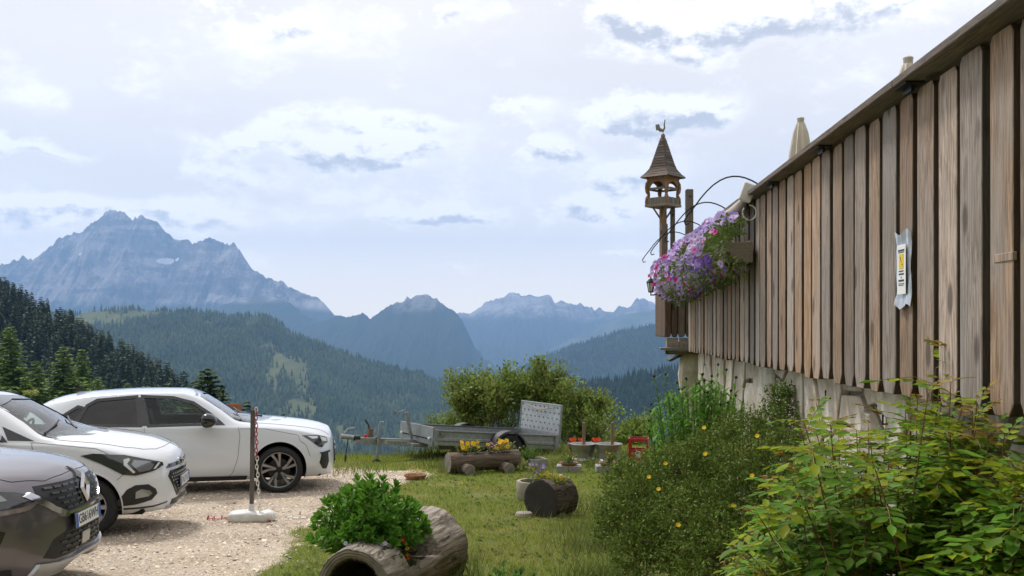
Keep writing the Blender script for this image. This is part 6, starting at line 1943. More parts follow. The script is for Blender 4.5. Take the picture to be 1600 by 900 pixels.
def log_mats():
    def ringed(name, c1, c2, sc=26.0):
        if name in MATS: return MATS[name]
        m = bpy.data.materials.new(name); m.use_nodes = True; MATS[name] = m
        nt = m.node_tree; b = nt.nodes['Principled BSDF']; b.inputs['Roughness'].default_value = .9
        tc = nt.nodes.new('ShaderNodeTexCoord').outputs['Object']
        nz = node(nt, 'ShaderNodeTexNoise', {'Vector': tc, 'Scale': 9.0, 'Detail': 5.0}).outputs[0]
        v = vmt(nt, 'MULTIPLY', tc, (0, 1, 1))
        r = mth(nt, 'ADD', vmt(nt, 'LENGTH', v, (0, 0, 0)), mth(nt, 'MULTIPLY', nz, .03))
        s = mth(nt, 'SINE', mth(nt, 'MULTIPLY', r, sc * 12))
        c = mixc(nt, mrange(nt, s, -1, 1), c1, c2)
        c = mixc(nt, mrange(nt, nz, .4, .7), c, tuple(x * .6 for x in c1))
        nt.links.new(c, b.inputs['Base Color'])
        bp = node(nt, 'ShaderNodeBump', {'Strength': .4, 'Distance': .01, 'Height': mth(nt, 'ADD', s, nz)}); nt.links.new(bp.outputs[0], b.inputs['Normal'])
        return m
    def bark(name, c1, c2, crackc, moss=None, sc=1.0):
        if name in MATS: return MATS[name]
        m = bpy.data.materials.new(name); m.use_nodes = True; MATS[name] = m
        nt = m.node_tree; b = nt.nodes['Principled BSDF']; b.inputs['Roughness'].default_value = .92; b.inputs['Specular IOR Level'].default_value = .2
        tc = nt.nodes.new('ShaderNodeTexCoord').outputs['Object']
        v = vmt(nt, 'MULTIPLY', tc, (.07, 1, 1))
        g = node(nt, 'ShaderNodeTexNoise', {'Vector': v, 'Scale': 34.0 * sc, 'Detail': 8.0, 'Roughness': .72}).outputs[0]
        vo = node(nt, 'ShaderNodeTexNoise', {'Vector': vmt(nt, 'MULTIPLY', tc, (.14, 1, 1)), 'Scale': 9.5 * sc, 'Detail': 4.0, 'Roughness': .55}).outputs[0]
        vo = mth(nt, 'ABSOLUTE', mth(nt, 'SUBTRACT', vo, .5))
        n2 = node(nt, 'ShaderNodeTexNoise', {'Vector': tc, 'Scale': 4.0, 'Detail': 5.0}).outputs[0]
        c = mixc(nt, mrange(nt, g, .38, .62), c1, tuple(x * .72 for x in c2))
        c = mixc(nt, mth(nt, 'MULTIPLY', mrange(nt, n2, .45, .7), .6), c, tuple((x + y) / 2.3 for x, y in zip(c1, c2)))
        ck = mth(nt, 'MULTIPLY', mrange(nt, vo, .011, .002), mrange(nt, n2, .40, .56))
        c = mixc(nt, mth(nt, 'MULTIPLY', ck, .7), c, crackc)
        if moss:
            z = node(nt, 'ShaderNodeSeparateXYZ', {0: tc}).outputs[2]
            f = mth(nt, 'MULTIPLY', mrange(nt, mth(nt, 'ADD', z, mth(nt, 'MULTIPLY', n2, .3)), .36, .06), .85)
            c = mixc(nt, f, c, moss)
        nt.links.new(c, b.inputs['Base Color'])
        h = mth(nt, 'ADD', mth(nt, 'MULTIPLY', g, 1.1), mth(nt, 'MULTIPLY', ck, -1.4))
        bp = node(nt, 'ShaderNodeBump', {'Strength': 1.0, 'Distance': .022, 'Height': h}); nt.links.new(bp.outputs[0], b.inputs['Normal'])
        return m
    return dict(grey=bark('silver_log', (.47, .415, .35), (.22, .18, .145), (.05, .04, .03), moss=(.13, .09, .035)),
                brown=bark('brown_log', (.22, .165, .125), (.13, .095, .07), (.04, .03, .022)),
                dark=bark('dark_log', (.15, .12, .10), (.08, .062, .05), (.02, .016, .012)),
                end=ringed('log_end_grey', (.27, .235, .20), (.235, .205, .175)), enddark=ringed('log_end_dark', (.055, .045, .038), (.03, .025, .022)),
                bore=mat('log_bore', (.03, .022, .016), rough=1.0, var=.5, vscale=12), soil=mat('planter_soil', (.045, .032, .022), rough=1.0, var=.5, vscale=30, bump=.5))

def soil_patch(parent, x0, x1, hw, z, m):
    mb = MB(); n = 10
    vs = []; fs = []
    for i in range(n + 1):
        for k in range(5):
            x = x0 + (x1 - x0) * i / n; y = -hw + 2 * hw * k / 4
            vs.append((x, y, z + .015 * math.sin(i * 2.3 + k * 1.9)))
    for i in range(n):
        for k in range(4): fs.append((i * 5 + k, i * 5 + 5 + k, i * 5 + 6 + k, i * 5 + 1 + k))
    mb.add(vs, fs); return mb.build('soil', m, parent, smooth=True)

def build_logs():
    LM = log_mats()
    out = {}
    # big hollow trunk in front
    a = W(553, 900, 6.75); b = W(672, 850, 8.0)
    ax = Vector((b.x - a.x, b.y - a.y, 0)); L_ = ax.length
    g0 = float(gz(a.x, a.y))
    za = EYE - (852 - HY) / FPX * 6.8          # top of the front ring
    r0, r1 = .285, .335
    t = thing('log_planter', 'large hollow weathered tree trunk planter with a bushy green plant in front', 'planter', (a.x, a.y, za - r0 * 1.02), math.atan2(ax.y, ax.x))
    o, V = log_obj('trunk', t, L_, r0, r1, LM['grey'], nl=70, na=96, trough=(.30, L_ - .50, .72), seed=4, crack=.012, lumps=.055)
    end_face(o, V[0], LM['bore'], hollow=.70, depth=.34, flip=1, name='hollow_end')
    end_face(o, V[0] * np.array([1, 1, 1]) - np.array([.003, 0, 0]), LM['end'], hollow=.74, depth=.02, flip=1, name='end_rim', open_=True)
    end_face(o, V[-1], LM['end'], flip=-1)
    soil_patch(o, .26, L_ - .44, .24, .09, LM['soil'])
    out['big'] = (t, L_)
    # pansy log on two round billets
    a = W(700, 735, 16.25); b = W(808, 725, 16.75)
    ax = Vector((b.x - a.x, b.y - a.y, 0)); L_ = ax.length
    gA = float(gz(a.x, a.y))
    r = .165
    za = EYE - (721 - HY) / FPX * 16.4
    t = thing('log_planter', 'long brown log trough full of yellow pansies in front of the trailer', 'planter', (a.x, a.y, za), math.atan2(ax.y, ax.x))
    o, V = log_obj('trunk', t, L_, r, r * .96, LM['brown'], nl=40, na=40, trough=(.20, L_ - .16, .26), seed=9, crack=.006, lumps=.03)
    end_face(o, V[0], LM['end'], flip=1); end_face(o, V[-1], LM['end'], flip=-1)
    soil_patch(o, .18, L_ - .14, .10, .128, LM['soil'])
    out['pansy'] = (t, L_)
    for k, f in enumerate((.24, .80)):
        q = t.location + Vector((ax.x, ax.y, 0)) * f
        s = thing('log_billet', ('left' if k == 0 else 'right') + ' short round billet carrying the pansy log trough', 'log', (q.x + .10, q.y - .34, float(gz(q.x, q.y)) + .085), math.atan2(ax.y, ax.x) + R(90))
        ob, V2 = log_obj('billet', s, .5, .095, .09, LM['brown'], nl=10, na=24, seed=20 + k, crack=.004, lumps=.03)
        end_face(ob, V2[0], LM['end'], flip=1); end_face(ob, V2[-1], LM['end'], flip=-1)
    # short dark log beside the stone bowl
    c = W(845, 782, 11.9)
    t = thing('log_planter', 'short dark log planter with a black sawn end facing the lawn', 'planter', (c.x, c.y, c.z), R(52))
    o, V = log_obj('trunk', t, .46, .255, .235, LM['dark'], nl=24, na=40, trough=(.10, .39, .30), seed=13, crack=.010, lumps=.05)
    end_face(o, V[0], LM['enddark'], flip=1); end_face(o, V[-1], LM['end'], flip=-1)
    soil_patch(o, .10, .38, .16, .165, LM['soil'])
    out['dark'] = (t, .46)
    for k, (dx, dy) in enumerate(((-.20, .02), (.18, .05))):
        s = thing('chock_stone', ('left' if k == 0 else 'right') + ' flat stone wedged under the short dark log', 'stone', (c.x + dx, c.y + dy, float(gz(c.x + dx, c.y + dy))))
        mb = MB(); mb.lathe([(.10, -.03), (.115, .02), (.10, .055), (.05, .062), (.001, .06)], 9); mb.build('stone', mat('field_stone', (.34, .30, .25), rough=.9, var=.3, vscale=9, bump=.5), s, bevel=.006)
    # stone bowl
    c = W(834, 772, 13.3)
    zb = float(gz(c.x, c.y))
    t = thing('stone_bowl', 'round stone bowl planter behind the short dark log', 'planter', (c.x, c.y, zb))
    mb = MB(); h = EYE - (751 - HY) / FPX * 13.3 - zb
    mb.lathe([(.20, 0), (.225, .04), (.235, h - .02), (.228, h), (.185, h), (.178, h - .03), (.175, h - .08), (.001, h - .08)], 28, cap=False); mb.build('bowl', mat('bowl_stone', (.42, .375, .31), rough=.9, var=.25, vscale=10, bump=.4), t, smooth=True, angle=R(50))
    mb = MB(); mb.lathe([(.176, h - .05), (.001, h - .03)], 20, cap=False); mb.build('soil', LM['soil'], t)
    out['bowl'] = (t, h)
    # white stone next to it
    c = W(876, 750, 13.6)
    t = thing('white_stone', 'small white stone standing behind the short dark log', 'stone', (c.x, c.y, float(gz(c.x, c.y))))
    mb = MB(); mb.lathe([(.05, -.02), (.065, .08), (.06, .20), (.05, .27), (.03, .30), (.001, .305)], 9); mb.build('stone', mat('pale_stone', (.55, .53, .48), rough=.85, var=.2, bump=.4), t, smooth=True)
    return out
PLANTERS = build_logs()

# ------------------------------------------------------------------ wheel-rim planters, crate, slab planters
def build_garden_row():
    steel = mat('rim_steel', (.40, .40, .40), rough=.4, metal=.75, col2=(.26, .25, .24), vscale=7, bump=.1)
    soil = MATS['planter_soil']
    stake = wood('stake_wood', (.28, .17, .10), (.17, .10, .06), objrand=.2)
    info = []
    for k, (px, tilt) in enumerate(((911, 0.0), (951, .03))):
        Y = 18.25 - .2 * k
        c = W(px, 718, Y); zb = float(gz(c.x, c.y))
        side = ('left' if k == 0 else 'right')
        t = thing('rim_planter', side + ' one of two steel wheel rims used as planters in the garden row', 'planter', (c.x, c.y, zb), 0, 'steel wheel rim planters')
        h = EYE - (693 - HY) / FPX * Y - zb
        mb = MB(); mb.lathe([(.235, 0), (.24, .02), (.225, .05), (.20, .07), (.198, h * .45), (.205, h * .62), (.222, h * .70), (.226, h - .05), (.245, h - .02), (.25, h), (.235, h + .004), (.215, h - .03), (.19, h - .10)], 36, cap=False)
        mb.build('rim', steel, t, smooth=True, angle=R(45))
        mb = MB(); mb.lathe([(.215, h - .06), (.001, h - .045)], 24, cap=False); mb.build('soil', mat('pale_gravel_fill', (.46, .44, .41), rough=.9, var=.3, vscale=40, bump=.5), t)
        q = W(912 if k == 0 else 956, 693, Y)
        s = thing('wooden_stake', side + ' square brown stake standing up from the steel rim', 'stake', (q.x, q.y, zb + .05))
        top = EYE - (660 - HY) / FPX * Y - zb - .05
        mb = MB(); mb.box((0, 0, top / 2), (.055, .055, top)); mb.build('shaft', stake, s, bevel=.006, rot=(0, tilt * .5 + .01, 0))
    # board box with orange flowers behind the rims
    c = W(925, 693, 18.75)
    t = thing('flower_trough', 'low red-brown board trough with orange flowers behind the steel rims', 'planter', (c.x, c.y, float(gz(c.x, c.y))))
    z = EYE - (692 - HY) / FPX * 18.75 - t.location.z
    for dy in (-.09, .09):
        mb = MB(); mb.box((0, dy, z - .045), (.90, .025, .09)); mb.build('side_board', wood('trough_wood', (.25, .12, .08), (.14, .07, .045), axis=0), t, bevel=.004)
    for dx in (-.44, .44):
        mb = MB(); mb.box((dx, 0, z - .045), (.02, .155, .088)); mb.build('end_board', MATS['trough_wood'], t)
        mb = MB(); mb.box((dx * .9, 0, (z - .09) / 2), (.05, .1, z - .09)); mb.build('leg', MATS['trough_wood'], t)
    mb = MB(); mb.box((0, 0, z - .045), (.86, .15, .07)); mb.build('soil', soil, t)
    info.append(('orange', t, z))
    # red crate
    Y = 17.6
    c = W(998, 721, Y); zb = float(gz(c.x, c.y))
    t = thing('red_crate', 'red open plastic bottle crate with a round pale emblem beside the rims', 'crate', (c.x, c.y, zb), R(-10))
    red = mat('crate_red', (.42, .022, .018), rough=.45, var=.2, vscale=8)
    h = EYE - (684 - HY) / FPX * Y - zb; hw, hd = .165, .14
    for s in (-1, 1):
        mb = MB(); mb.box((s * hw, 0, h / 2), (.016, hd * 2, h)); mb.build('side_wall', red, t, bevel=.003)
        mb = MB(); mb.box((0, s * hd, h * .30), (hw * 2 - .016, .014, h * .60)); mb.build('side_wall', red, t, bevel=.003)
        mb = MB(); mb.box((0, s * hd, h - .03), (hw * 2 - .016, .016, .06)); mb.build('rim_bar', red, t, bevel=.003)
        for sx in (-1, 1):
            mb = MB(); mb.box((sx * (hw - .02), s * (hd + .006), h / 2), (.03, .014, h)); mb.build('corner_rib', red, t, bevel=.003)
    mb = MB(); mb.box((0, 0, .012), (hw * 2 - .02, hd * 2 - .02, .02)); mb.build('base', red, t)
    for k in (-1, 1):
        mb = MB(); mb.box((k * .055, 0, h * .35), (.008, hd * 2 - .02, h * .6)); mb.build('divider', red, t)
    mb = MB(); mb.tube([(.055 * math.cos(a), -hd - .010, h * .42 + .055 * math.sin(a)) for a in [k * 2 * PI / 20 for k in range(20)]], .008, 5, closed=True); em = mb.build('emblem', mat('emblem_pale', (.62, .60, .56), rough=.5), t)
    mb = MB(); mb.lathe([(.040, .0), (.040, .004), (.001, .006)], 18, c=(0, -hd - .007, h * .42), axis='y'); mb.build('emblem_disc', MATS['emblem_pale'], em)
    # slab planters with clay dishes
    conc = mat('paver_concrete', (.34, .325, .30), rough=.95, var=.25, vscale=14, bump=.4)
    clay = mat('clay_dish', (.36, .17, .095), rough=.85, var=.2, vscale=10)
    for k, (px, Y) in enumerate(((889, 16.6), (950, 16.6), (1010, 16.5))):
        c = W(px, 731, Y); zb = float(gz(c.x, c.y))
        lab = ('left', 'middle', 'right')[k]
        t = thing('slab_planter', lab + ' of three low grey slab planters with a clay dish along the lawn edge', 'planter', (c.x, c.y, zb), R(-4 + 5 * k), 'slab planters along the lawn edge')
        for s in (-1, 1):
            mb = MB(); mb.box((s * .105, -.0, .05), (.20, .30, .12)); mb.build('slab', conc, t, bevel=.008)
        d = thing('clay_dish', 'round clay dish standing on the ' + lab + ' grey slab planter', 'dish', (c.x, c.y - .02, zb + .11), 0, 'clay dishes on the slab planters')
        mb = MB(); mb.lathe([(.11, 0), (.15, .035), (.158, .05), (.145, .05), (.12, .02), (.001, .018)], 24, cap=False); mb.build('dish', clay, d, smooth=True)
        mb = MB(); mb.lathe([(.14, .035), (.001, .045)], 16, cap=False); mb.build('soil', soil, d)
        info.append(('dish%d' % k, d, .05))
    # concrete box behind the pansy log, and a clay bowl of straw on the gravel edge
    c = W(838, 724, 16.9); zb = float(gz(c.x, c.y))
    t = thing('concrete_planter', 'small grey concrete box planter at the end of the pansy log', 'planter', (c.x, c.y, zb), R(20))
    for (x, y, sx, sy) in ((0, -.13, .30, .03), (0, .13, .30, .03), (-.135, 0, .03, .23), (.135, 0, .03, .23)):
        mb = MB(); mb.box((x, y, .09), (sx, sy, .20)); mb.build('side_slab', conc, t, bevel=.006)
    mb = MB(); mb.box((0, 0, .07), (.24, .23, .14)); mb.build('soil', soil, t)
    info.append(('box', t, .15))
    c = W(649, 745, 15.4); zb = float(gz(c.x, c.y))
    t = thing('clay_bowl', 'shallow clay bowl of dry straw on the lawn beside the gravel', 'bowl', (c.x, c.y, zb))
    mb = MB(); mb.lathe([(.12, 0), (.17, .05), (.18, .075), (.165, .075), (.14, .04), (.001, .035)], 24, cap=False); mb.build('bowl', clay, t, smooth=True)
    n = 160; P = np.stack([RNG.normal(0, .07, n), RNG.normal(0, .07, n), RNG.uniform(.05, .12, n)], 1)
    d = nrm(np.stack([RNG.normal(0, 1, n), RNG.normal(0, 1, n), RNG.uniform(.1, .8, n)], 1))
    me = scatter_mesh('straw', [(-.5, 0, 0), (.5, 0, 0), (.3, 1, 0), (-.3, 1, 0)], [(0, 1, 2, 3)], basis(d, np.tile([[0, 0, 1.0]], (n, 1)) + RNG.normal(0, .2, (n, 3)), .006, .12, 1), P)
    tag(link('straw', me, mat('dry_straw', (.52, .40, .20), rough=.9, island=.3), t), kind='stuff')
    return info
GARDEN = build_garden_row()
# ------------------------------------------------------------------ plants
def V3(a): return np.asarray(a, float)
LEAF_FLAT = ([(-.5, .35, 0), (0, 0, 0), (.5, .35, 0), (.38, .72, .04), (0, 1, -.05), (-.38, .72, .04), (0, .45, -.07)],
             [(1, 2, 6), (2, 3, 6), (3, 4, 6), (4, 5, 6), (5, 0, 6), (0, 1, 6)])
LEAF_SMALL = ([(0, 0, 0), (.5, .45, .05), (0, 1, 0), (-.5, .45, .05)], [(0, 1, 2), (0, 2, 3)])
LEAF_LONG = ([(-.18, 0, 0), (.18, 0, 0), (.5, .35, .05), (-.5, .35, .05), (.36, .7, 0.02), (-.36, .7, 0.02), (0, 1, -.10)],
             [(0, 1, 2), (0, 2, 3), (3, 2, 4), (3, 4, 5), (5, 4, 6)])

def leaves_obj(name, tmpl, P, D, U, w, l, m, parent, smooth=True, kind='stuff', curl=1.0):
    B = basis(D, U, w, l, np.asarray(l) * curl)
    me = scatter_mesh(name, tmpl[0], tmpl[1], B, V3(P), smooth)
    o = link(name, me, m, parent)
    if kind: tag(o, kind=kind)
    return o

def ground_at(x, y): return float(gz(x, y))

def build_grass():
    rng = np.random.default_rng(5)
    n = 330000
    X = rng.uniform(-8.5, 3.2, n); Y = 5.8 + (21.5 - 5.8) * rng.uniform(0, 1, n) ** 1.15
    px = HX + X / Y * FPX
    m = gravel_mask(X, Y)
    wild = fbm(X * 2.1, Y * 2.1, 3, 77)
    keep = (px > 250) & (px < 1330) & (rng.uniform(0, 1, n) > m * 1.12 - .02 * (wild > .6)) & (rng.uniform(0, 1, n) < .30 + 1.1 * wild)
    X, Y, m, wild = X[keep], Y[keep], m[keep], wild[keep]
    Z = gz(X, Y) - .004
    n = len(X)
    edge = sstep(18.0, 20.0, Y - 1.7 * sstep(-2.6, -.6, X))
    h = rng.uniform(.022, .055, n) * (.7 + .7 * wild) * (1 + edge * 1.6)
    tall = rng.uniform(0, 1, n) < .012; h[tall] *= 2.3
    w = (.0034 + .00035 * Y) * rng.uniform(.7, 1.3, n)
    a = rng.uniform(0, 2 * PI, n); lean = rng.uniform(.15, .95, n)
    d = nrm(np.stack([np.cos(a) * lean, np.sin(a) * lean, np.ones(n)], 1))
    up = np.stack([-np.sin(a), np.cos(a), np.zeros(n)], 1)
    tv = [(-.5, 0, 0), (.5, 0, 0), (.10, 1, .10)]
    B = basis(d, up, w, h, h)
    me = scatter_mesh('lawn_grass', tv, [(0, 1, 2)], B, np.stack([X, Y, Z], 1))
    mt = mat('grass_blade', (.27, .37, .05), rough=.6, col2=(.36, .355, .08), vscale=1.1, island=.45, transl=.35, spec=.2, detail=5.0)
    o = link('lawn_grass', me, mt)
    tag(o, 'short sunlit lawn grass between the logs and the shrubs', 'grass', kind='stuff')
    # flat weeds and clover in the lawn
    k = 1500
    cx = rng.uniform(-2.0, 2.4, k); cyy = 6.3 + 13.5 * rng.uniform(0, 1, k) ** 1.2
    ok = gravel_mask(cx, cyy) < .35
    cx, cyy = cx[ok], cyy[ok]
    q = 7
    P = np.repeat(np.stack([cx, cyy, gz(cx, cyy) + .004], 1), q, 0)
    aa = rng.uniform(0, 2 * PI, len(P)); D = np.stack([np.cos(aa), np.sin(aa), rng.uniform(.15, .9, len(P))], 1)
    l = rng.uniform(.02, .055, len(P))
    leaves_obj('lawn_weeds', LEAF_FLAT, P, D, np.tile([[0, 0, 1.0]], (len(P), 1)), l * .5, l, leafmat('weed_leaf', (.10, .17, .035), (.15, .20, .05)), None)
    tag(bpy.data.objects['lawn_weeds'], 'small flat weeds and clover leaves in the lawn', 'weeds')
    # ragged tall grass round the planters, the trailer and the far edge
    spots = [(-1.15, 17.2, .35, 90), (-.9, 16.5, .3, 70), (.05, 16.6, .25, 60), (.35, 16.9, .3, 70), (.9, 17.4, .3, 60), (1.5, 17.2, .35, 80), (1.9, 17.0, .3, 90), (2.2, 16.2, .4, 120), (-.3, 19.0, .8, 160), (.6, 19.6, .8, 170), (-1.9, 19.3, .6, 90), (1.8, 18.8, .7, 200),
             (-.62, 8.4, .3, 80), (-.5, 7.7, .25, 70), (-1.4, 7.1, .2, 40), (-3.4, 19.6, 1.2, 170), (-6, 19.7, 1.6, 160), (.4, 12.1, .35, 50), (-2.6, 16.4, .5, 60), (.75, 7.6, .3, 130), (.8, 9.2, .4, 150), (1.0, 10.6, .5, 150), (1.4, 12.4, .6, 170)]
    P = []; Hh = []
    for (x, y, r, c) in spots:
        xx = rng.normal(x, r * .6, c * 3); yy = rng.normal(y, r * .6, c * 3)
        P.append(np.stack([xx, yy, gz(xx, yy)], 1)); Hh.append(rng.uniform(.07, .26, c * 3))
    P = np.concatenate(P); Hh = np.concatenate(Hh); n = len(P)
    a = rng.uniform(0, 2 * PI, n); lean = rng.uniform(.05, .6, n)
    d = np.stack([np.cos(a) * lean, np.sin(a) * lean, np.ones(n)], 1)
    tv = [(-.5, 0, 0), (.5, 0, 0), (.42, .5, .05), (-.42, .5, .05), (0, 1, .28)]
    me = scatter_mesh('tall_grass', tv, [(0, 1, 2), (0, 2, 3), (3, 2, 4)], basis(d, np.stack([-np.sin(a), np.cos(a), 0 * a], 1), (.004 + .0004 * P[:, 1]) * .9, Hh, Hh), P)
    tag(link('tall_grass', me, leafmat('tall_grass_blade', (.13, .19, .045), (.22, .23, .08), island=.5)), 'ragged tall grass round the planters and the trailer', 'grass', kind='stuff')

def build_gravel():
    rng = np.random.default_rng(8)
    n = 46000
    X = rng.uniform(-8.5, -1.2, n); Y = 6.2 + 11.5 * rng.uniform(0, 1, n) ** 1.3
    px = HX + X / Y * FPX
    keep = (px > -60) & (rng.uniform(0, 1, n) < gravel_mask(X, Y)) 
    X, Y = X[keep], Y[keep]; n = len(X)
    s = rng.lognormal(math.log(.0085), .45, n) * (.8 + .03 * Y)
    s = np.clip(s, .004, .034)
    tv = np.array([(1, 0, 0), (0, 1, 0), (-1, .1, 0), (.1, -1, 0), (.1, .05, .75), (0, 0, -.6)])
    tf = [(0, 1, 4), (1, 2, 4), (2, 3, 4), (3, 0, 4)]
    a = rng.uniform(0, 2 * PI, n)
    d = np.stack([np.cos(a), np.sin(a), rng.normal(0, .25, n)], 1)
    up = np.stack([rng.normal(0, .3, n), rng.normal(0, .3, n), np.ones(n)], 1)
    B = basis(d, up, s * rng.uniform(.6, 1.1, n), s, s * rng.uniform(.5, 1.0, n))
    me = scatter_mesh('gravel_stones', tv, tf, B, np.stack([X, Y, gz(X, Y) + s * .1], 1))
    tag(link('gravel_stones', me, mat('gravel_stone', (.56, .49, .40), rough=.9, island=.5, spec=.2)), 'pale crushed stones covering the parking ground', 'gravel', kind='stuff')
build_grass()
build_gravel()

# flowers ---------------------------------------------------------------
def flower_mesh(name, col, eye, lobes=5, deep=.35, m=None):
    """open funnel blossom, radius 1, facing +z, with two materials"""
    n = lobes * 4
    vs = [(0, 0, -deep)]; fs = []
    for (r, z) in ((.28, -.10), (.66, .05)):
        for k in range(n): 
            a = 2 * PI * k / n
            vs.append((r * math.cos(a), r * math.sin(a), z))
    for k in range(n):
        a = 2 * PI * k / n
        r = 1.0 - .16 * (.5 + .5 * math.cos(a * lobes + PI))
        vs.append((r * math.cos(a), r * math.sin(a), .06 + .07 * math.cos(a * lobes * 2)))
    for k in range(n):
        k2 = (k + 1) % n
        fs.append((0, 1 + k, 1 + k2))
        fs.append((1 + k, 1 + n + k, 1 + n + k2, 1 + k2)); fs.append((1 + n + k, 1 + 2 * n + k, 1 + 2 * n + k2, 1 + n + k2))
    me = bpy.data.meshes.new(name); me.from_pydata(vs, [], fs)
    me.materials.append(mat(name + '_petal', col, rough=.6, transl=.3, objrand=.18, spec=.2)); me.materials.append(mat(name + '_eye', eye, rough=.6))
    for p in me.polygons:
        p.use_smooth = True
        p.material_index = 1 if len(p.vertices) == 3 else 0
    me.update()
    return me

def put_flower(me, parent, p, d, s, rng, name='flower'):
    q = Vector(d).to_track_quat('Z', 'Y')
    o = bpy.data.objects.new(name, me); COL.objects.link(o); o.parent = parent
    o.location = p; o.rotation_euler = (q.to_matrix() @ Matrix.Rotation(rng.uniform(0, 6.28), 3, 'Z')).to_euler(); o.scale = (s, s, s)
    return o

def build_petunias():
    rng = random.Random(12); nr = np.random.default_rng(12)
    kinds = [flower_mesh('petunia_lilac', (.50, .36, .74), (.20, .12, .42)), flower_mesh('petunia_lavender', (.62, .50, .80), (.34, .20, .55)), flower_mesh('petunia_magenta', (.62, .045, .30), (.30, .01, .10)),
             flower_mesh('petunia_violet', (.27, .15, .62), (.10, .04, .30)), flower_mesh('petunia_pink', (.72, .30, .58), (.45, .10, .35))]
    green = leafmat('petunia_leaf', (.10, .17, .035), (.16, .20, .05))
    mg = wood('box_wood', (.36, .32, .28), (.22, .19, .165), axis=1)
    sections = [(8.15, 9.70), (9.75, 11.30), (11.35, 12.95)]
    names = ('nearest', 'middle', 'farthest')
    allp = []
    for k, (s0, s1) in enumerate(sections):
        L_ = s1 - s0
        box = thing('flower_box', names[k] + ' of three grey wooden flower boxes hung outside the balustrade', 'flower box', wall_pt(s0, 0, 2.92), WRZ, 'flower boxes on the balustrade')
        for (x, w, z, h, nm) in ((-.045, .022, .09, .18, 'back_board'), (-.265, .022, .09, .18, 'front_board'), (-.155, .198, .012, .022, 'base_board')):
            mb = MB(); mb.box((x, L_ / 2, z), (w, L_ - .03, h)); mb.build(nm, mg, box, bevel=.003)
        for y in (.02, L_ - .02):
            mb = MB(); mb.box((-.155, y, .08), (.215, .024, .165)); mb.build('end_board', mg, box, bevel=.003)
        for y in (.35, L_ - .35):
            mb = MB(); mb.box((-.15, y, -.02), (.32, .05, .035)); mb.build('bracket', mg, box, bevel=.003)
        mb = MB(); mb.box((-.155, L_ / 2, .14), (.19, L_ - .08, .04)); mb.build('soil', MATS['planter_soil'], box)
        pl = thing('petunia_plant', names[k] + ' trailing mass of lilac and magenta petunias in the flower boxes', 'flowers', wall_pt(s0, 0, 3.03), WRZ, 'petunias in the flower boxes')
        n = 210
        pts = []
        for i in range(n):
            u = rng.uniform(-.13 if k == 0 else -.02, 1.02)
            s = s0 + L_ * u
            f = (s - 8.15) / 4.8
            if k == 0 and u < .06 and rng.random() < .45: continue
            th = rng.uniform(-.9, 2.35)              # from above round the front to below
            # cross-section outline: top near the cap, hanging lower with distance
            ax_, up_, dn_ = .34 + .06 * math.sin(s * 3.1), .30 + .05 * math.sin(s * 4.3 + 1), (.20 + .16 * f)
            x = -.10 - ax_ * max(0, math.sin((th + .9) / 3.25 * PI)) * rng.uniform(.82, 1.05)
            c = math.cos((th + .9) / 3.25 * PI)
            z = (up_ if c > 0 else dn_) * c * rng.uniform(.85, 1.05) + .02
            pts.append((x, s - s0, z, math.sin((th + .9) / 3.25 * PI), c))
        for i, (x, y, z, so, c) in enumerate(pts):
            f = (s0 + y - 8.15) / 4.8
            r = rng.random()
            pm = .10 + .26 * max(0, f - .35)
            if r < pm: me = kinds[2]
            elif r < pm + .05: me = kinds[4]
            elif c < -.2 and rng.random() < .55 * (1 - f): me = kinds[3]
            else: me = kinds[0] if rng.random() < .5 else kinds[1]
            d = Vector((-so * 1.0 + rng.uniform(-.3, .3), -.75 + rng.uniform(-.55, .45), .55 * c + .25 + rng.uniform(-.25, .35)))
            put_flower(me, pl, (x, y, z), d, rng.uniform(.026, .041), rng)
        # leaves inside and below the blossoms
        n = 2600
        u = nr.uniform(-.10 if k == 0 else -.01, 1.0, n); th = nr.uniform(0, PI, n); rr = nr.uniform(.35, .98, n) 
        f = (s0 + L_ * u - 8.15) / 4.8
        xx = -.10 - .34 * np.sin(th) * rr; zz = np.where(np.cos(th) > 0, .30, .24 + .16 * f) * np.cos(th) * rr
        P = np.stack([xx, L_ * u, zz], 1)
        D = nrm(np.stack([-np.sin(th) + nr.normal(0, .5, n), nr.normal(0, .7, n), np.cos(th) + nr.normal(0, .5, n) - .2], 1))
        l = nr.uniform(.025, .05, n)
        leaves_obj('foliage', LEAF_FLAT, P, D, nrm(nr.normal(0, 1, (n, 3)) + [[-.5, 0, 1]]), l * .5, l, green, pl)
build_petunias()

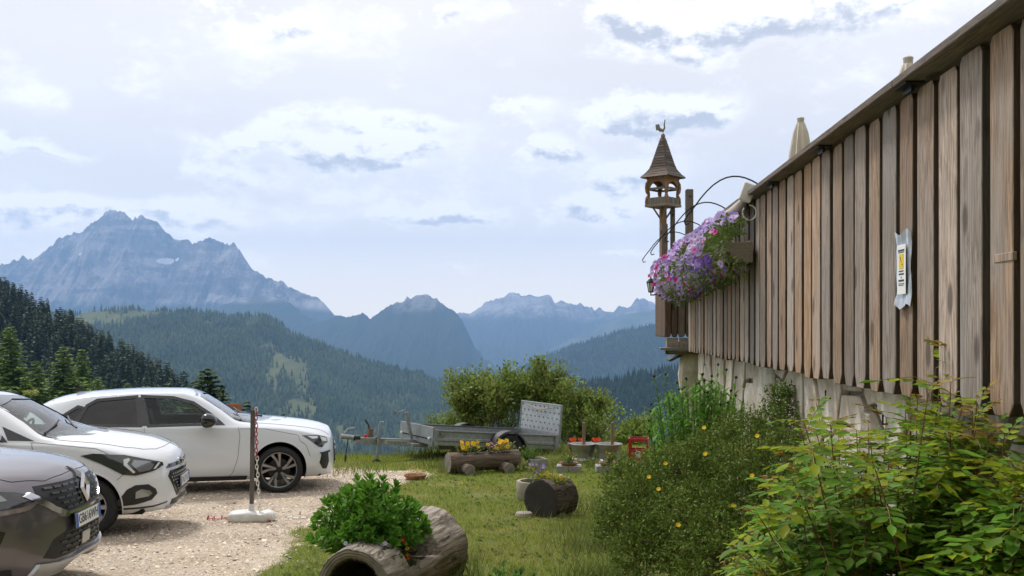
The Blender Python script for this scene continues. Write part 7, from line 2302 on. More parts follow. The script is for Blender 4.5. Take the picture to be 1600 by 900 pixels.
# leafy plant in the big trunk -------------------------------------------
def stem_bush(t, ctr, rad, height, nst, lv, leaf_l, leaf_w, m, m_stem, rng, tilt=1.0, rosette=6, tmpl=LEAF_FLAT, base_r=.18):
    """many upright stems fanning out to a dome, leaves in pairs, rosette on top"""
    P = []; D = []; U = []; Ls = []
    st = MB()
    for i in range(nst):
        a = rng.uniform(0, 2 * PI); q = math.sqrt(rng.uniform(0.0, 1))
        bx, by = ctr[0] + base_r * q * math.cos(a) * rad[0] / .45, ctr[1] + base_r * q * math.sin(a)
        ph = q * 1.28 * tilt
        tip = Vector((ctr[0] + rad[0] * math.sin(min(ph, 1.5)) * math.cos(a), ctr[1] + rad[1] * math.sin(min(ph, 1.5)) * math.sin(a), ctr[2] + height * math.cos(min(ph, 1.45)) * rng.uniform(.86, 1.06)))
        b = Vector((bx, by, ctr[2] - .02)); mid = (b + tip) / 2 + Vector((0, 0, .10 * height))
        pts = [((1 - s) ** 2) * b + 2 * s * (1 - s) * mid + s * s * tip for s in [k / 6 for k in range(7)]]
        st.tube(pts, [.006 - .0006 * k for k in range(7)], 5, cap=False)
        for k in range(lv):
            s = .16 + .80 * k / (lv - 1)
            p = ((1 - s) ** 2) * b + 2 * s * (1 - s) * mid + s * s * tip
            tg = (2 * (1 - s) * (mid - b) + 2 * s * (tip - mid)).normalized()
            side = tg.cross(Vector((0, 0, 1)))
            side = side.normalized() if side.length > .05 else Vector((1, 0, 0))
            rot = k * 1.57 + i
            e1 = side * math.cos(rot) + tg.cross(side) * math.sin(rot)
            for sg in (-1, 1):
                dd = (e1 * sg + tg * rng.uniform(.35, .95) + Vector((rng.uniform(-.2, .2), rng.uniform(-.2, .2), rng.uniform(-.1, .2)))).normalized()
                P.append(p); D.append(dd); U.append(tg); Ls.append(leaf_l * rng.uniform(.75, 1.12) * (1.05 - .25 * s))
        for k in range(rosette):
            a2 = k * 2.4
            e = side * math.cos(a2) + tg.cross(side) * math.sin(a2)
            P.append(tip); D.append((e * .6 + tg * rng.uniform(.7, 1.6)).normalized()); U.append(tg if k % 2 else -e); Ls.append(leaf_l * rng.uniform(.45, .8))
    Ls = np.array(Ls)
    st.build('stems', m_stem, t, smooth=True)
    return leaves_obj('foliage', tmpl, V3(P), V3(D), V3(U), Ls * leaf_w, Ls, m, t, curl=1.0)

def local(t, p):
    """world point into the frame of an unscaled thing turned about z"""
    d = Vector(p) - Vector(t.location); d.rotate(Matrix.Rotation(-t.rotation_euler[2], 3, 'Z')); return d

def pansies(t, pts, cols, rng, size=.026, leafm=None, leafn=60, spread=.06):
    P = []
    for (p, c) in pts:
        put_flower(cols[c], t, p, (rng.uniform(-.4, .4), -1 + rng.uniform(-.2, .5), rng.uniform(.1, .9)), size * rng.uniform(.8, 1.15), rng, 'blossom')
        P.append(p)
    if leafm:
        P = V3(P); nr = np.random.default_rng(int(rng.random() * 1e6))
        n = leafn
        c = P[nr.integers(0, len(P), n)] + nr.normal(0, spread, (n, 3)) * [1, 1, .35]; c[:, 2] -= size * 1.1 + np.abs(nr.normal(0, .03, n))
        a = nr.uniform(0, 2 * PI, n); l = nr.uniform(.03, .06, n)
        leaves_obj('leaves', LEAF_FLAT, c, np.stack([np.cos(a), np.sin(a), nr.uniform(.1, 1.1, n)], 1), np.tile([[0, 0, 1.0]], (n, 1)), l * .45, l, leafm, t)

def build_garden_plants():
    rng = random.Random(31)
    st_g = mat('stem_green', (.12, .20, .05), rough=.6)
    t0 = W(578, 872, 7.28)
    t = thing('stonecrop_plant', 'big bushy fresh green leafy plant growing from the large hollow trunk', 'plant', (t0.x, t0.y, t0.z))
    stem_bush(t, (0, 0, .02), (.43, .40), .53, 125, 9, .10, .45, leafmat('stonecrop_leaf', (.14, .31, .035), (.10, .25, .032), island=.3, transl=.3), st_g, rng)
    cols = dict(y=flower_mesh('pansy_yellow', (.82, .52, .02), (.30, .10, .01), 5, .12), p=flower_mesh('pansy_purple', (.10, .03, .26), (.6, .45, .05), 5, .12), w=flower_mesh('pansy_white', (.66, .64, .78), (.22, .14, .50), 5, .12),
                o=flower_mesh('pansy_orange', (.72, .22, .02), (.22, .02, .01), 5, .12), r=flower_mesh('pansy_red', (.45, .04, .015), (.7, .4, .02), 5, .12), g=flower_mesh('geranium_orange', (.82, .12, .03), (.6, .05, .02), 5, .1), v=flower_mesh('pansy_blue', (.34, .28, .66), (.7, .6, .1), 5, .12))
    lm = leafmat('pansy_leaf', (.085, .15, .035), (.13, .17, .05))
    t = thing('pansy_plant', 'yellow, white and red pansies along the rim of the large hollow trunk', 'flowers', (t0.x, t0.y, t0.z))
    pts = []
    for (px, py, Y, c) in ((540, 858, 6.95, 'w'), (546, 862, 6.95, 'w'), (557, 863, 6.93, 'w'), (598, 860, 6.95, 'w'), (602, 858, 6.97, 'w'), (590, 860, 6.95, 'v'), (606, 872, 6.98, 'y'), (596, 873, 6.95, 'y'), (588, 875, 6.93, 'y'), (614, 870, 7.0, 'y'), (605, 868, 7.0, 'r'), (630, 852, 7.12, 'r'), (633, 858, 7.12, 'o'), (640, 862, 7.16, 'y'), (636, 866, 7.1, 'y'), (637, 876, 7.1, 'o'), (638, 881, 7.1, 'r'), (626, 890, 7.05, 'y'), (620, 880, 7.02, 'y')):
        pts.append((local(t, W(px, py - 9, Y - .06)), c))
    pansies(t, pts, cols, rng, .019, lm, 150, .05)
    # pansies in the long trough
    tr, L_ = PLANTERS['pansy']
    t = thing('pansy_plant', 'yellow and purple pansies blooming in the long brown log trough', 'flowers', tr.location, tr.rotation_euler[2])
    pts = []
    for i in range(46):
        u = rng.uniform(.18, .93)
        if .42 < u < .58 and rng.random() < .75: continue
        c = 'p' if .58 < u < .68 and rng.random() < .7 else 'y'
        pts.append(((L_ * u, rng.uniform(-.10, .10), .19 + rng.uniform(0, .13)), c))
    pansies(t, pts, cols, rng, .036, leafmat('pansy_leaf_pale', (.14, .19, .05), (.20, .22, .06)), 420, .07)
    # blue and yellow in the bowl and dark log
    b, h = PLANTERS['bowl']
    t = thing('pansy_plant', 'blue and yellow pansies in the round stone bowl', 'flowers', b.location)
    pts = [((rng.uniform(-.05, .20), rng.uniform(-.10, .10), h + rng.uniform(.04, .24)), rng.choice('vvyv')) for i in range(14)]
    pansies(t, pts, cols, rng, .028, leafmat('pansy_leaf_pale', (.14, .19, .05)), 300, .08)
    d, L_ = PLANTERS['dark']
    t = thing('pansy_plant', 'low yellow-green pansies on top of the short dark log', 'flowers', d.location, d.rotation_euler[2])
    pts = [((rng.uniform(.05, .36), rng.uniform(-.12, .14), .22 + rng.uniform(0, .07)), 'y') for i in range(12)]
    pansies(t, pts, cols, rng, .020, leafmat('pansy_leaf_yellow', (.28, .30, .05), (.18, .22, .05)), 420, .06)
    for (nm, o, z) in GARDEN:
        if nm == 'orange':
            t = thing('geranium_plant', 'three orange geranium heads in the red-brown trough', 'flowers', o.location)
            for cx in (-.37, -.20, .08):
                for i in range(9): put_flower(cols['g'], t, (cx + rng.gauss(0, .03), rng.gauss(0, .025), z + .03 + rng.uniform(0, .05)), (rng.uniform(-.5, .5), -1, .5), .034, rng, 'blossom')
            n = 60; nr = np.random.default_rng(3); P = np.stack([nr.uniform(-.4, .4, n), nr.normal(0, .04, n), z + nr.uniform(-.02, .02, n)], 1); a = nr.uniform(0, 6.28, n)
            leaves_obj('leaves', LEAF_FLAT, P, np.stack([np.cos(a), np.sin(a), a * 0 + .5], 1), np.tile([[0, 0, 1.0]], (n, 1)), .05, .06, lm, t)
        else:
            lab = dict(dish0='yellow-green seedlings in the left clay dish', dish1='green seedlings in the middle clay dish', dish2='yellowing seedlings in the right clay dish', box='bright green leafy plant in the concrete box planter')[nm]
            t = thing('dish_plant', lab, 'plant', (o.location.x, o.location.y, o.location.z + z))
            box = nm == 'box'
            stem_bush(t, (-.12 if box else 0, 0, 0), (.20 if box else .13, .14), .30 if box else .20, 26 if box else 12, 5, .055, .42, leafmat('bright_leaf' if box else 'dish_leaf', (.15, .26, .04) if box else (.22, .25, .06), (.11, .2, .04)), st_g, rng, base_r=.06)
            if not box: pansies(t, [((rng.gauss(0, .05), rng.gauss(0, .05), rng.uniform(.08, .18)), 'y') for i in range(4)], cols, rng, .018)
    # broad-leaved weed at the bottom of the picture and by the trunk
    for (px, py, Y, n, s, lab) in ((792, 905, 6.75, 16, .24, 'low green weed at the bottom of the lawn'), (668, 892, 7.55, 10, .12, 'small round-leaved weed at the foot of the large trunk')):
        q = W(px, py, Y); zz = ground_at(q.x, q.y)
        t = thing('weed_plant', lab, 'plant', (q.x, q.y, zz))
        stem_bush(t, (0, 0, 0), (.26, .16), s, n, 6, .07, .34, leafmat('weed_bright', (.12, .24, .05), (.09, .19, .04)), st_g, rng, base_r=.10)
    # umbels behind the cars
    for (px, py, Y, lab) in ((48, 613, 15.2, 'yellow-green umbel head behind the middle car, left one'), (131, 613, 16.6, 'yellow-green umbel head showing over the far white roof')):
        q = W(px, py, Y); zz = ground_at(q.x, q.y)
        t = thing('umbel_plant', lab, 'plant', (q.x, q.y, zz))
        H = q.z - zz
        mb = MB(); mb.tube([(0, 0, 0), (.01, 0, H * .6), (0, 0, H - .08)], [.012, .009, .006], 6)
        for k in range(12):
            a = k * 2.4; r = .09 * math.sqrt((k + .5) / 12)
            mb.tube([(0, 0, H - .08), (r * math.cos(a), r * math.sin(a), H)], .003, 4)
        mb.build('stem', st_g, t)
        nr = np.random.default_rng(px); n = 500; a = nr.uniform(0, 6.28, n); r = .11 * np.sqrt(nr.uniform(0, 1, n))
        leaves_obj('flower_head', LEAF_SMALL, np.stack([r * np.cos(a), r * np.sin(a), H + nr.normal(0, .015, n)], 1), nrm(nr.normal(0, 1, (n, 3))), nrm(nr.normal(0, .4, (n, 3)) + [[0, 0, 1]]), .02, .02, mat('umbel_yellow', (.30, .33, .08), rough=.8, island=.3), t)
build_garden_plants()

# shrubs by the wall --------------------------------------------------------
def build_cinquefoil():
    nr = np.random.default_rng(44); rng = random.Random(44)
    base = W(1100, 870, 6.9)
    t = thing('cinquefoil_shrub', 'broad dark fine-leaved shrub with a few yellow flowers by the wall', 'shrub', (base.x, base.y, ground_at(base.x, base.y)))
    o = Vector(t.location)
    cl = [(1000, 805, 7.1, .30, .30), (1075, 752, 7.3, .40, .28), (1160, 715, 7.2, .40, .32), (1095, 835, 6.7, .42, .34), (1200, 790, 6.6, .42, .5), (1010, 862, 6.8, .26, .22), (1228, 690, 7.1, .22, .26), (1150, 880, 6.3, .40, .34), (985, 760, 7.6, .20, .20), (1250, 840, 6.2, .35, .4), (960, 830, 7.2, .15, .15), (1222, 640, 7.2, .09, .16)]
    P = []; D = []
    tw = MB()
    for (px, py, Y, r, rz_) in cl:
        c = V3(W(px, py, Y) - o)
        vol = r * r * rz_
        n = int(8200 * (vol / .06) ** .75) + 1200
        # sprigs: short twigs pointing out of the clump, each carrying a bunch of leaflets
        ns = n // 9
        d = nrm(nr.normal(0, 1, (ns, 3)) + [[-.1, -.25, .25]])
        rad = nr.uniform(.12, 1.0, ns) ** .42
        lump = .80 + .36 * fbm(d[:, 0] * 3 + px, d[:, 2] * 3 + d[:, 1] * 2, 3, 6)
        p0 = c + d * np.array([r, r * .9, rz_]) * (rad * lump)[:, None]
        gr = nrm(d * .6 + nr.normal(0, .5, (ns, 3)) + [[0, 0, .55]])
        for j in range(9):
            P.append(p0 + gr * (.006 + .011 * j) + nr.normal(0, .006, (ns, 3))); D.append(nrm(gr * .6 + nr.normal(0, .75, (ns, 3))))
        for i in range(0, ns, 14):
            b = c + (p0[i] - c) * .25; tw.tube([b, (b + p0[i]) / 2 + [0, 0, -.02], p0[i] + gr[i] * .09], [.006, .004, .0015], 4, cap=False)
    P = np.concatenate(P); D = np.concatenate(D); n = len(P)
    ok = P[:, 2] > .01
    wz = (P[:, 0] + o.x) * WN.x + (P[:, 1] + o.y) * WN.y        # stay in front of the wall
    ok &= wz < WALL_D + .10
    P, D = P[ok], D[ok]; n = len(P)
    l = nr.uniform(.018, .032, n)
    leaves_obj('foliage', LEAF_SMALL, P, D, nrm(nr.normal(0, 1, (n, 3)) + [[0, 0, .6]]), l * .42, l, leafmat('cinquefoil_leaf', (.115, .185, .03), (.165, .22, .045), island=.4, transl=.25, vscale=3), t, smooth=False)
    tw.build('twigs', mat('twig_brown', (.12, .075, .045), rough=.9), t)
    fm = flower_mesh('cinquefoil_yellow', (.80, .55, .02), (.6, .35, .01), 5, .08)
    for (px, py) in ((1029, 764), (1060, 820), (1055, 666), (1102, 709), (1175, 743), (1183, 681), (1146, 790), (1014, 745), (1040, 724), (1100, 668)):
        # nearest leaf along that sight line
        dirv = V3(W(px, py, 1.0)) - [0, 0, EYE]; dirv = dirv / np.linalg.norm(dirv)
        Q = P + V3(o) - [0, 0, EYE]
        along = Q @ dirv; off = np.linalg.norm(Q - along[:, None] * dirv, axis=1)
        near = along[off < .05]
        if len(near) == 0: continue
        p = dirv * (near.min() - .02) + [0, 0, EYE] - V3(o)
        put_flower(fm, t, p, (-.3 + rng.uniform(-.3, .3), -1, .8), .016, rng, 'blossom')
build_cinquefoil()

def build_tall_herb():
    rng = random.Random(9); nr = np.random.default_rng(9)
    c = W(1090, 700, 8.7)
    t = thing('tall_herb', 'tall bright green narrow-leaved herb clump in front of the stone pillar', 'plant', (c.x, c.y, ground_at(c.x, c.y)))
    o = Vector(t.location)
    P = []; D = []; U = []; L_ = []
    st = MB()
    bm_ = MB(); bm_.lathe([(.002, -.012), (.011, -.004), (.013, .006), (.006, .014), (.001, .016)], 7); bud = bm_.mesh('bud', smooth=True); bud.materials.append(mat('bud_dark', (.03, .035, .02), rough=.9))
    for i in range(150):
        px = rng.gauss(1085, 44); px = min(max(px, 1014), 1160)
        top = float(np.interp(px, [1010, 1030, 1060, 1095, 1130, 1160], [640, 612, 600, 590, 600, 625])) + abs(rng.gauss(0, 26))
        if i < 9: px, top = [(1022, 588), (1040, 585), (1098, 585), (1122, 570), (1135, 578), (1072, 592), (1150, 590), (1112, 588), (1058, 598)][i]
        Y = rng.uniform(8.1, 9.3)
        tip = W(px, top, Y) - o
        b = Vector((tip.x * .55 + rng.uniform(-.08, .08), tip.y * .6, 0))
        mid = (b + tip) / 2 + Vector((0, 0, .15))
        f = lambda s: ((1 - s) ** 2) * b + 2 * s * (1 - s) * mid + s * s * tip
        st.tube([f(k / 6) for k in range(7)], [.007 - .0007 * k for k in range(7)], 5, cap=False)
        for k in range(22):
            s = .30 + .68 * k / 21
            p = f(s); a = k * 2.4 + i
            e = Vector((math.cos(a), math.sin(a), rng.uniform(.25, .95))).normalized()
            P.append(p); D.append(e); U.append((0, 0, 1)); L_.append(rng.uniform(.10, .175) * (1.15 - .55 * s))
        if i < 9 or rng.random() < .25:
            link('bud', bud, None, t, tip)
    st.build('stems', mat('stem_green', (.12, .20, .05), rough=.6), t, smooth=True)
    L_ = np.array(L_)
    leaves_obj('foliage', LEAF_LONG, V3(P), V3(D), V3(U), L_ * .22, L_, leafmat('herb_leaf', (.135, .31, .03), (.10, .24, .03), island=.35), t, curl=.9)
build_tall_herb()

def build_rose():
    rng = random.Random(17); nr = np.random.default_rng(17)
    c = W(1400, 900, 4.3)
    t = thing('rose_shrub', 'large yellow-green rose shrub with reddish shoots at the bottom right', 'shrub', (c.x, c.y, ground_at(c.x, c.y)))
    o = Vector(t.location)
    Lp = []; Ld = []; Lu = []; Ll = []; Lt = []
    cane = MB(); rach = MB()
    topx = [1150, 1180, 1215, 1250, 1290, 1330, 1370, 1400, 1440, 1470, 1500, 1530, 1560, 1600, 1660]
    topy = [850, 770, 700, 655, 630, 650, 655, 652, 600, 560, 562, 610, 655, 690, 690]
    fixed = [(1474, 545, 4.05), (1500, 560, 4.0), (1462, 575, 4.1), (1275, 628, 4.7), (1385, 652, 4.4), (1250, 665, 4.8), (1310, 660, 4.5), (1520, 600, 3.9)]
    for i in range(140):
        if i < len(fixed): px, py, Y = fixed[i]
        else:
            px = rng.uniform(1150, 1660); py = float(np.interp(px, topx, topy)) + (12 if rng.random() < .35 else 0) + rng.uniform(8, 1) ** 1 + abs(rng.gauss(0, 120))
            Y = rng.uniform(3.35, 5.2)
            X = (px - HX) / FPX * Y
            lim = (WALL_D + .0597 * Y) - .10
            if X > lim: Y = max(2.7, WALL_D * .93 / ((px - HX) / FPX - .0597))
            if py > 905: py = 905 - rng.uniform(0, 60)
        tip = W(px, py, Y) - o
        b = Vector((tip.x * .5 + rng.uniform(-.12, .12), tip.y * .6 + rng.uniform(-.12, .12), 0))
        mid = b * .45 + tip * .55 + Vector((0, 0, .22)) 
        f = lambda s: ((1 - s) ** 2) * b + 2 * s * (1 - s) * mid + s * s * tip
        cane.tube([f(k / 8) for k in range(9)], [.0065 - .0006 * k for k in range(9)], 5, cap=False)
        nl = 13; sz = rng.uniform(.70, 1.22)
        for k in range(nl):
            s = .40 + .60 * k / (nl - 1)
            p = f(s); a = k * 2.4 + i * 1.3
            tg = (2 * (1 - s) * (mid - b) + 2 * s * (tip - mid)).normalized()
            e = Vector((math.cos(a), math.sin(a), 0)); e = (e - tg * e.dot(tg)).normalized()
            young = s > .93
            ln = sz * rng.uniform(.11, .18) * (.55 if young else 1.0)
            dirv = (e + tg * (.9 if young else .40)).normalized()
            prev = p
            for q in range(4):
                u = (q + 1) / 4
                dr = (dirv + Vector((0, 0, -.55 * u))).normalized()
                nx_ = prev + dr * ln / 4
                if q >= 1 or True:
                    sd = dr.cross(Vector((0, 0, 1)))
                    sd = sd.normalized() if sd.length > .05 else Vector((1, 0, 0))
                    upv = sd.cross(dr)
                    if q < 3:
                        for sg in (-1, 1):
                            Lp.append(nx_); Ld.append(sd * sg + dr * .45 + Vector((0, 0, -.15))); Lu.append(upv); Ll.append(ln * rng.uniform(.34, .46)); Lt.append(s)
                    else:
                        Lp.append(nx_); Ld.append(dr); Lu.append(upv); Ll.append(ln * rng.uniform(.40, .50)); Lt.append(s)
                prev = nx_
            rach.tube([p, p + dirv * ln * .5 + Vector((0, 0, -.01)), prev], .0013, 3, cap=False)
    cane.build('canes', mat('rose_cane', (.20, .085, .04), rough=.7), t, smooth=True)
    rach.build('leaf_stalks', mat('rose_stalk', (.24, .17, .05), rough=.7), t)
    Ll = np.array(Ll); Lt = np.array(Lt); P = V3(Lp); D = V3(Ld); U = V3(Lu)
    young = (Lt > .955) & (nr.uniform(0, 1, len(Lt)) < .6)
    mids = (Lt > .80) & ~young & (nr.uniform(0, 1, len(Lt)) < .6)
    old = ~young & ~mids
    for (msk, m, nm) in ((old, leafmat('rose_leaf', (.125, .25, .02), (.085, .19, .02), island=.4, rough=.55, spec=.2), 'foliage'), (mids, leafmat('rose_leaf_yellow', (.30, .36, .02), (.21, .29, .022), island=.3, transl=.4), 'young_foliage'), (young, leafmat('rose_leaf_red', (.24, .13, .035), (.30, .24, .04), island=.4, transl=.4), 'red_shoots')):
        leaves_obj(nm, LEAF_FLAT, P[msk], D[msk], U[msk], Ll[msk] * .50, Ll[msk], m, t)
build_rose()
# ------------------------------------------------------------------ trees
def grow(rng, start, d, length, rad, depth, mb, ends, wob=.35, nb=3, up=.25, ratio=.68):
    pts = [start]; dd = d.normalized(); p = start
    seg = 4
    for k in range(seg):
        dd = (dd + Vector((rng.uniform(-wob, wob), rng.uniform(-wob, wob), rng.uniform(-wob * .5, wob * .5) + up * .2))).normalized()
        p = p + dd * length / seg
        pts.append(p)
    r1 = rad * .55
    mb.tube(pts, [rad + (r1 - rad) * k / seg for k in range(seg + 1)], 6 if depth > 1 else 4, cap=False)
    if depth <= 1:
        for q in pts[1:]: ends.append((q, dd))
    if depth == 0:
        return
    for k in range(nb):
        f = rng.uniform(.45, 1.0); i = min(int(f * seg), seg - 1)
        q = pts[i].lerp(pts[i + 1], f * seg - i)
        a = rng.uniform(0, 2 * PI)
        side = Vector((math.cos(a), math.sin(a), rng.uniform(-.1, .6)))
        nd = (dd * .7 + side * .75 + Vector((0, 0, up))).normalized()
        grow(rng, q, nd, length * ratio * rng.uniform(.8, 1.15), r1 * .8, depth - 1, mb, ends, wob, nb, up, ratio)
    grow(rng, pts[-1], dd, length * ratio, r1, depth - 1, mb, ends, wob, nb, up, ratio)

def leaf_tree(name, label, cat, base, H, seed, stems, leaf_n, leaf_l, lm, bark, spread=.8, group=None, leaf_w=.5, sig=.16, depth=3, ratio=.66, rad=1.0):
    rng = random.Random(seed); nr = np.random.default_rng(seed)
    t = thing(name, label, cat, base, 0, group)
    mb = MB(); ends = []
    for k in range(stems):
        a = k * 2.4 + rng.uniform(-.3, .3)
        d = Vector((math.cos(a) * spread * .5 * (k > 0), math.sin(a) * spread * .5 * (k > 0), 1))
        L_ = H * .47 * rng.uniform(.8, 1.1)
        grow(rng, Vector((math.cos(a) * .05, math.sin(a) * .05, 0)), d, L_, H * .016, depth, mb, ends, nb=3, up=.35, ratio=ratio)
    E = V3([e[0] for e in ends]); ED = V3([e[1] for e in ends])
    # fit the skeleton to the height and spread of the tree
    kz = (H - .1) / E[:, 2].max(); kr = rad / np.percentile(np.hypot(E[:, 0], E[:, 1]), 96)
    E = E * [kr, kr, kz]
    mb.v = [(v[0] * kr, v[1] * kr, v[2] * kz) for v in mb.v]
    mb.build('trunk', bark, t, smooth=True)
    pr = np.clip(E[:, 2] / H, .05, 1) ** 2.6; w = nr.choice(len(E), leaf_n, p=pr / pr.sum())
    P = E[w] + nr.normal(0, sig, (leaf_n, 3)) * [1, 1, .8]
    D = nrm(ED[w] + nr.normal(0, .9, (leaf_n, 3)) + [[0, 0, -.15]])
    U = nrm(nr.normal(0, 1, (leaf_n, 3)) + [[0, 0, .7]])
    l = nr.uniform(leaf_l * .7, leaf_l * 1.25, leaf_n)
    leaves_obj('crown', LEAF_SMALL, P, D, U, l * leaf_w, l, lm, t, smooth=False)
    return t

def conifer_meshes(seed, H, Rb, tiers, lush=1.0, card=.5, droop=.25, pw=.8, start=.06):
    """trunk and crown of a conifer made of many short needle sprays on whorled boughs"""
    nr = np.random.default_rng(seed); rng = random.Random(seed)
    tr = MB(); tr.tube([(0, 0, 0), (.02 * H * .3, 0, H * .5), (0, 0, H * .98)], [H * .014, H * .009, H * .002], 6, cap=False)
    P = []; D = []; Ln = []
    for k in range(tiers):
        f = k / (tiers - 1)
        z = H * (start + (1 - start) * f)
        r = Rb * (1 - f) ** pw * rng.uniform(.78, 1.12) + .02 * Rb
        nb = max(4, int(9 * (1 - f * .5)))
        for j in range(nb):
            a = 2 * PI * j / nb + k * 1.1 + rng.uniform(-.3, .3)
            rr = r * rng.uniform(.65, 1.1)
            e = Vector((math.cos(a), math.sin(a), 0))
            tip = Vector((e.x * rr, e.y * rr, z - droop * rr + .18 * rr * f))
            if k % 2 == 0: tr.tube([(0, 0, z), tip], [H * .003, H * .001], 4, cap=False)
            m = max(3, int(lush * 16 * rr / Rb + 3))
            for q in range(m):
                u = (q + rng.random()) / m
                p = Vector((0, 0, z)).lerp(tip, u) + Vector((rng.gauss(0, .05 * rr + .04), rng.gauss(0, .05 * rr + .04), rng.gauss(0, .05) * H * .06))
                P.append(p); s = rng.choice((-1, 1))
                D.append(e * rng.uniform(.3, 1.0) + Vector((-e.y, e.x, 0)) * s * rng.uniform(.1, .9) + Vector((0, 0, rng.uniform(-.45, .35)))); Ln.append(card * (1.2 - .5 * u) * rng.uniform(.7, 1.3) * (1 - .45 * f))
    P = V3(P); D = nrm(V3(D)); n = len(P); Ln = np.array(Ln)
    me = scatter_mesh('crown', [(-.5, .15, 0), (0, 0, .03), (.5, .15, 0), (.3, .7, -.04), (0, 1, -.1), (-.3, .7, -.04)], [(0, 1, 4), (1, 2, 3), (1, 3, 4), (0, 4, 5)], basis(D, nrm(nr.normal(0, .35, (n, 3)) + [[0, 0, 1]]), Ln * .62, Ln, Ln), P)
    return tr.mesh('trunk', smooth=True), me

def build_near_trees():
    bark = mat('tree_bark', (.12, .085, .06), rough=.95, var=.4, vscale=6)
    wl = leafmat('willow_leaf', (.18, .26, .05), (.24, .29, .08), island=.45, transl=.3, vscale=1.5)
    def g(x, y): return float(gz(x, y)) if y < 26 else float(hz(x, y))
    for (px, top, Y, seed, st, n, rd, lab) in ((764, 566, 24.5, 3, 6, 11000, .98, 'left willow shrub tree with leaning top behind the trailer bed'), (866, 557, 24.0, 8, 6, 13000, 1.1, 'tallest willow shrub tree right behind the trailer ramp'), (712, 634, 25.5, 5, 5, 6000, .8, 'low willow shrub at the left end of the willow group'), (926, 604, 24.5, 6, 5, 6500, .7, 'willow shrub between the ramp tree and the dark hill'), (985, 650, 22.8, 11, 5, 3500, .5, 'small willow bush behind the red crate')):
        x = (px - HX) / FPX * Y
        b = g(x, Y) - .1
        H = EYE - (top - HY) / FPX * Y - b
        leaf_tree('willow_tree', lab, 'tree', (x, Y, b), H, seed, st, n, .095, wl, bark, group='willows behind the trailer', spread=1.1, sig=.11, depth=3, ratio=.60, rad=rd)
    # conifers beyond the edge on the left
    tr, cr = conifer_meshes(3, 8.0, 1.55, 26, 1.6, .42, .12)
    lar = leafmat('larch_needles', (.15, .25, .042), (.19, .28, .06), island=.5, transl=.45, vscale=.6)
    pin = leafmat('pine_needles', (.040, .075, .020), (.07, .11, .03), island=.5, transl=.2, vscale=.6)
    def put(name, lab, px, top, Y, H, meshes, m, wide=1.0, rz=0.0, group=None):
        x = (px - HX) / FPX * Y; zt = EYE - (top - HY) / FPX * Y
        t = thing(name, lab, 'tree', (x, Y, zt - H), rz, group)
        for nm, me in (('trunk', meshes[0]), ('crown', meshes[1])):
            mm = me.copy() if len(me.materials) == 0 else me
            o = link(nm, mm, bark if nm == 'trunk' else m, t); o.scale = (wide * 1.2 * H / 8.0, wide * 1.2 * H / 8.0, H / 8.0)
            if nm == 'crown': tag(o, kind='stuff')
        return t
    A = conifer_meshes(3, 8.0, 2.0, 26, 3.2, .50, .10); B = conifer_meshes(4, 8.0, 2.2, 24, 3.2, .50, .08); C = conifer_meshes(5, 8.0, 1.6, 28, 2.2, .55, .18)
    for i, (px, top, Y, H, k, w, lab) in enumerate(((16, 512, 118, 13, A, 1.1, 'tall bright larch at the left edge above the cars'), (58, 565, 112, 9, B, 1.0, 'short bright larch second from the left edge'), (100, 543, 116, 11, B, 1.25, 'broad bright larch above the rear of the far white car'), (128, 547, 128, 11, A, 1.0, 'slim bright larch right of the broad larch'), (40, 590, 96, 7, A, 1.3, 'low larch bush between the left larches'), (-30, 530, 110, 12, B, 1.1, 'larch cut by the left edge of the view'), (152, 590, 105, 7, B, 1.25, 'low larch bush behind the far white roof'), (200, 600, 120, 6, A, 1.7, 'wide low larch bush above the roof centre'))):
        put('larch_tree', lab, px, top, Y, H, k, lar, w, i * 1.7, 'larches beyond the car park')
    put('pine_tree', 'dark green bushy conifer right of the far white roof', 324, 577, 62, 8.0, conifer_meshes(8, 8.0, 1.5, 28, 4.0, .46, .02, .42), leafmat('pine_dark', (.06, .105, .025), (.09, .14, .034), island=.5, transl=.25), 1.15, .4)
    put('pine_tree', 'lower dark conifer beside the bushy one over the windscreen', 347, 606, 60, 6.0, B, pin, .95, 2.0)
    put('pine_tree', 'dark conifer left of the bushy one, half hidden by the roof', 303, 597, 63, 6.5, C, pin, 1.1, 1.0)
    for i, (px, top, lab) in enumerate(((386, 629, 'small conifer top behind the chain post'), (412, 646, 'tiny conifer top over the far car bonnet, left'), (441, 648, 'tiny conifer top over the middle of the far bonnet'), (466, 660, 'tiny conifer top near the nose of the far car'), (500, 668, 'tiny conifer top right above the far headlight'), (505, 690, 'small conifer tip right of the far car nose'))):
        put('spruce_tree', lab, px, top, 64, 6.0, C, pin, .8 if i else 1.15, i * 1.1, 'conifer tops over the far car')
build_near_trees()

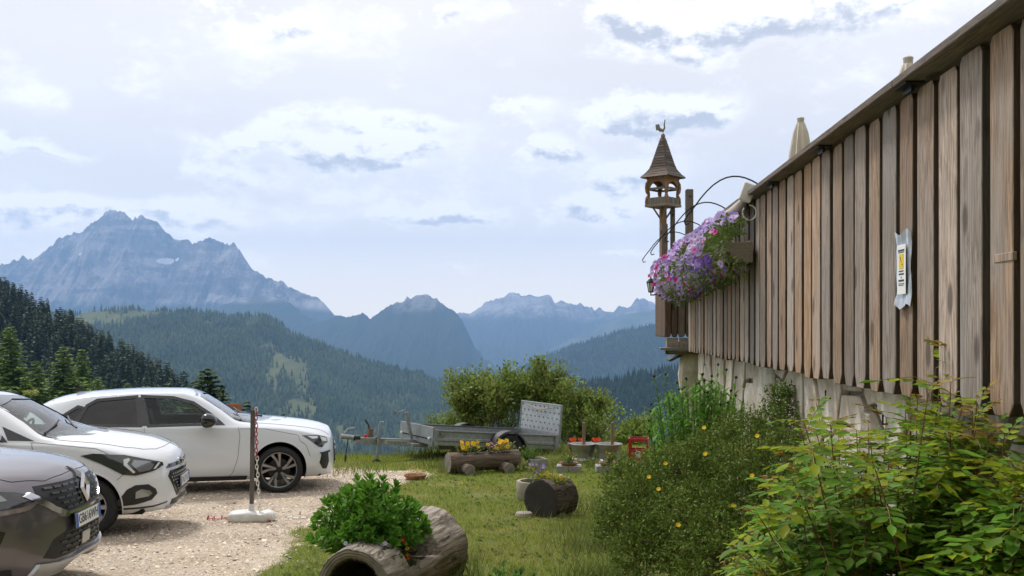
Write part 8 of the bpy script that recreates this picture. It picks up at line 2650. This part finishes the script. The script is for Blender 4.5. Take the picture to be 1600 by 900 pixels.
def build_left_forest():
    """wooded slope on the left: a ground sheet and one spruce per tree"""
    def fz(X, Y):
        z = -98.4 - .302 * X + .0725 * Y
        Yr = 480 - .8 * (X + 247)
        return z - .35 * np.clip(Y - Yr, 0, None) + 6 * (fbm(X * .02, Y * .02, 3, 2) - .5)
    xs = np.linspace(-620, -60, 60); ys = np.linspace(170, 900, 60)
    X, Y = np.meshgrid(xs, ys)
    tag(link('wooded_slope', grid_mesh('wooded_slope', X, Y, fz(X, Y)), terrain_mat('slope_floor', (.03, .05, .015), (.055, .085, .025), scale=.06, bdist=2)), kind='structure')
    nr = np.random.default_rng(19)
    sp = leafmat('spruce_needles', (.030, .058, .017), (.045, .078, .022), island=.45, transl=.12, vscale=.15)
    # crown colour also differs from tree to tree
    nt = sp.node_tree
    variants = []
    for k in range(4):
        tr, cr = conifer_meshes(40 + k, 15.0, (2.5, 2.9, 2.2, 2.7)[k], 20, .9, 1.5, .22)
        # one mesh: trunk and crown joined, too small in the view for parts
        bm = bmesh.new(); bm.from_mesh(tr); bm.from_mesh(cr)
        me = bpy.data.meshes.new('spruce_tree'); bm.to_mesh(me); bm.free(); me.materials.append(sp)
        variants.append(me)
    pts = []
    tries = 0
    cell = {}
    while len(pts) < 1100 and tries < 60000:
        tries += 1
        x = nr.uniform(-560, -66); y = nr.uniform(230, 640)
        px = HX + x / y * FPX
        if px < -90 or px > 335: continue
        Yr = 480 - .8 * (x + 247)
        if y > Yr + 45: continue
        key = (int(x // 5.5), int(y // 5.5))
        if key in cell: continue
        cell[key] = 1
        pts.append((x, y, px))
    P = np.array(pts)
    Z = fz(P[:, 0], P[:, 1])
    H = nr.uniform(10.5, 18.5, len(P))
    py = HY - (Z + H * .5 - EYE) / P[:, 1] * FPX
    show = (P[:, 2] > -20) & (P[:, 2] < 312) & (py < 625)
    # the 300 that show largest
    size = H / P[:, 1]
    order = np.argsort(-(size * show + 0))
    big = order[:300]; rest = order[300:]
    lab = 'dark spruce in the dense forest on the left slope'
    for i in big:
        o = bpy.data.objects.new('spruce_tree', variants[i % 4]); COL.objects.link(o)
        s = H[i] / 15.0
        o.location = (P[i, 0], P[i, 1], Z[i] - .5); o.rotation_euler = (0, 0, nr.uniform(0, 6.28)); o.scale = (s * nr.uniform(.85, 1.2), s * nr.uniform(.85, 1.2), s)
        tag(o, lab, 'tree', 'spruces on the left slope')
    # the others as one mass
    Vs = []; Fs = []; off = 0
    small_tr, small_cr = conifer_meshes(60, 15.0, 2.6, 13, .45, 2.2, .22)
    n0 = len(small_cr.vertices)
    co = np.zeros(n0 * 3, dtype=np.float32); small_cr.vertices.foreach_get('co', co); co = co.reshape(-1, 3)
    ft = np.zeros(len(small_cr.loops), dtype=np.int32); small_cr.loops.foreach_get('vertex_index', ft); ft = ft.reshape(-1, 3)
    M = np.zeros((len(rest), 3, 3)); s = H[rest] / 15.0; a = nr.uniform(0, 6.28, len(rest))
    M[:, 0, 0] = np.cos(a) * s; M[:, 0, 1] = np.sin(a) * s; M[:, 1, 0] = -np.sin(a) * s; M[:, 1, 1] = np.cos(a) * s; M[:, 2, 2] = s
    me = scatter_mesh('forest_cover', co, ft, M, np.stack([P[rest, 0], P[rest, 1], Z[rest] - .5], 1))
    tag(link('forest_cover', me, sp), 'closed spruce forest filling the left slope between the single trees', 'forest', kind='stuff')
build_left_forest()
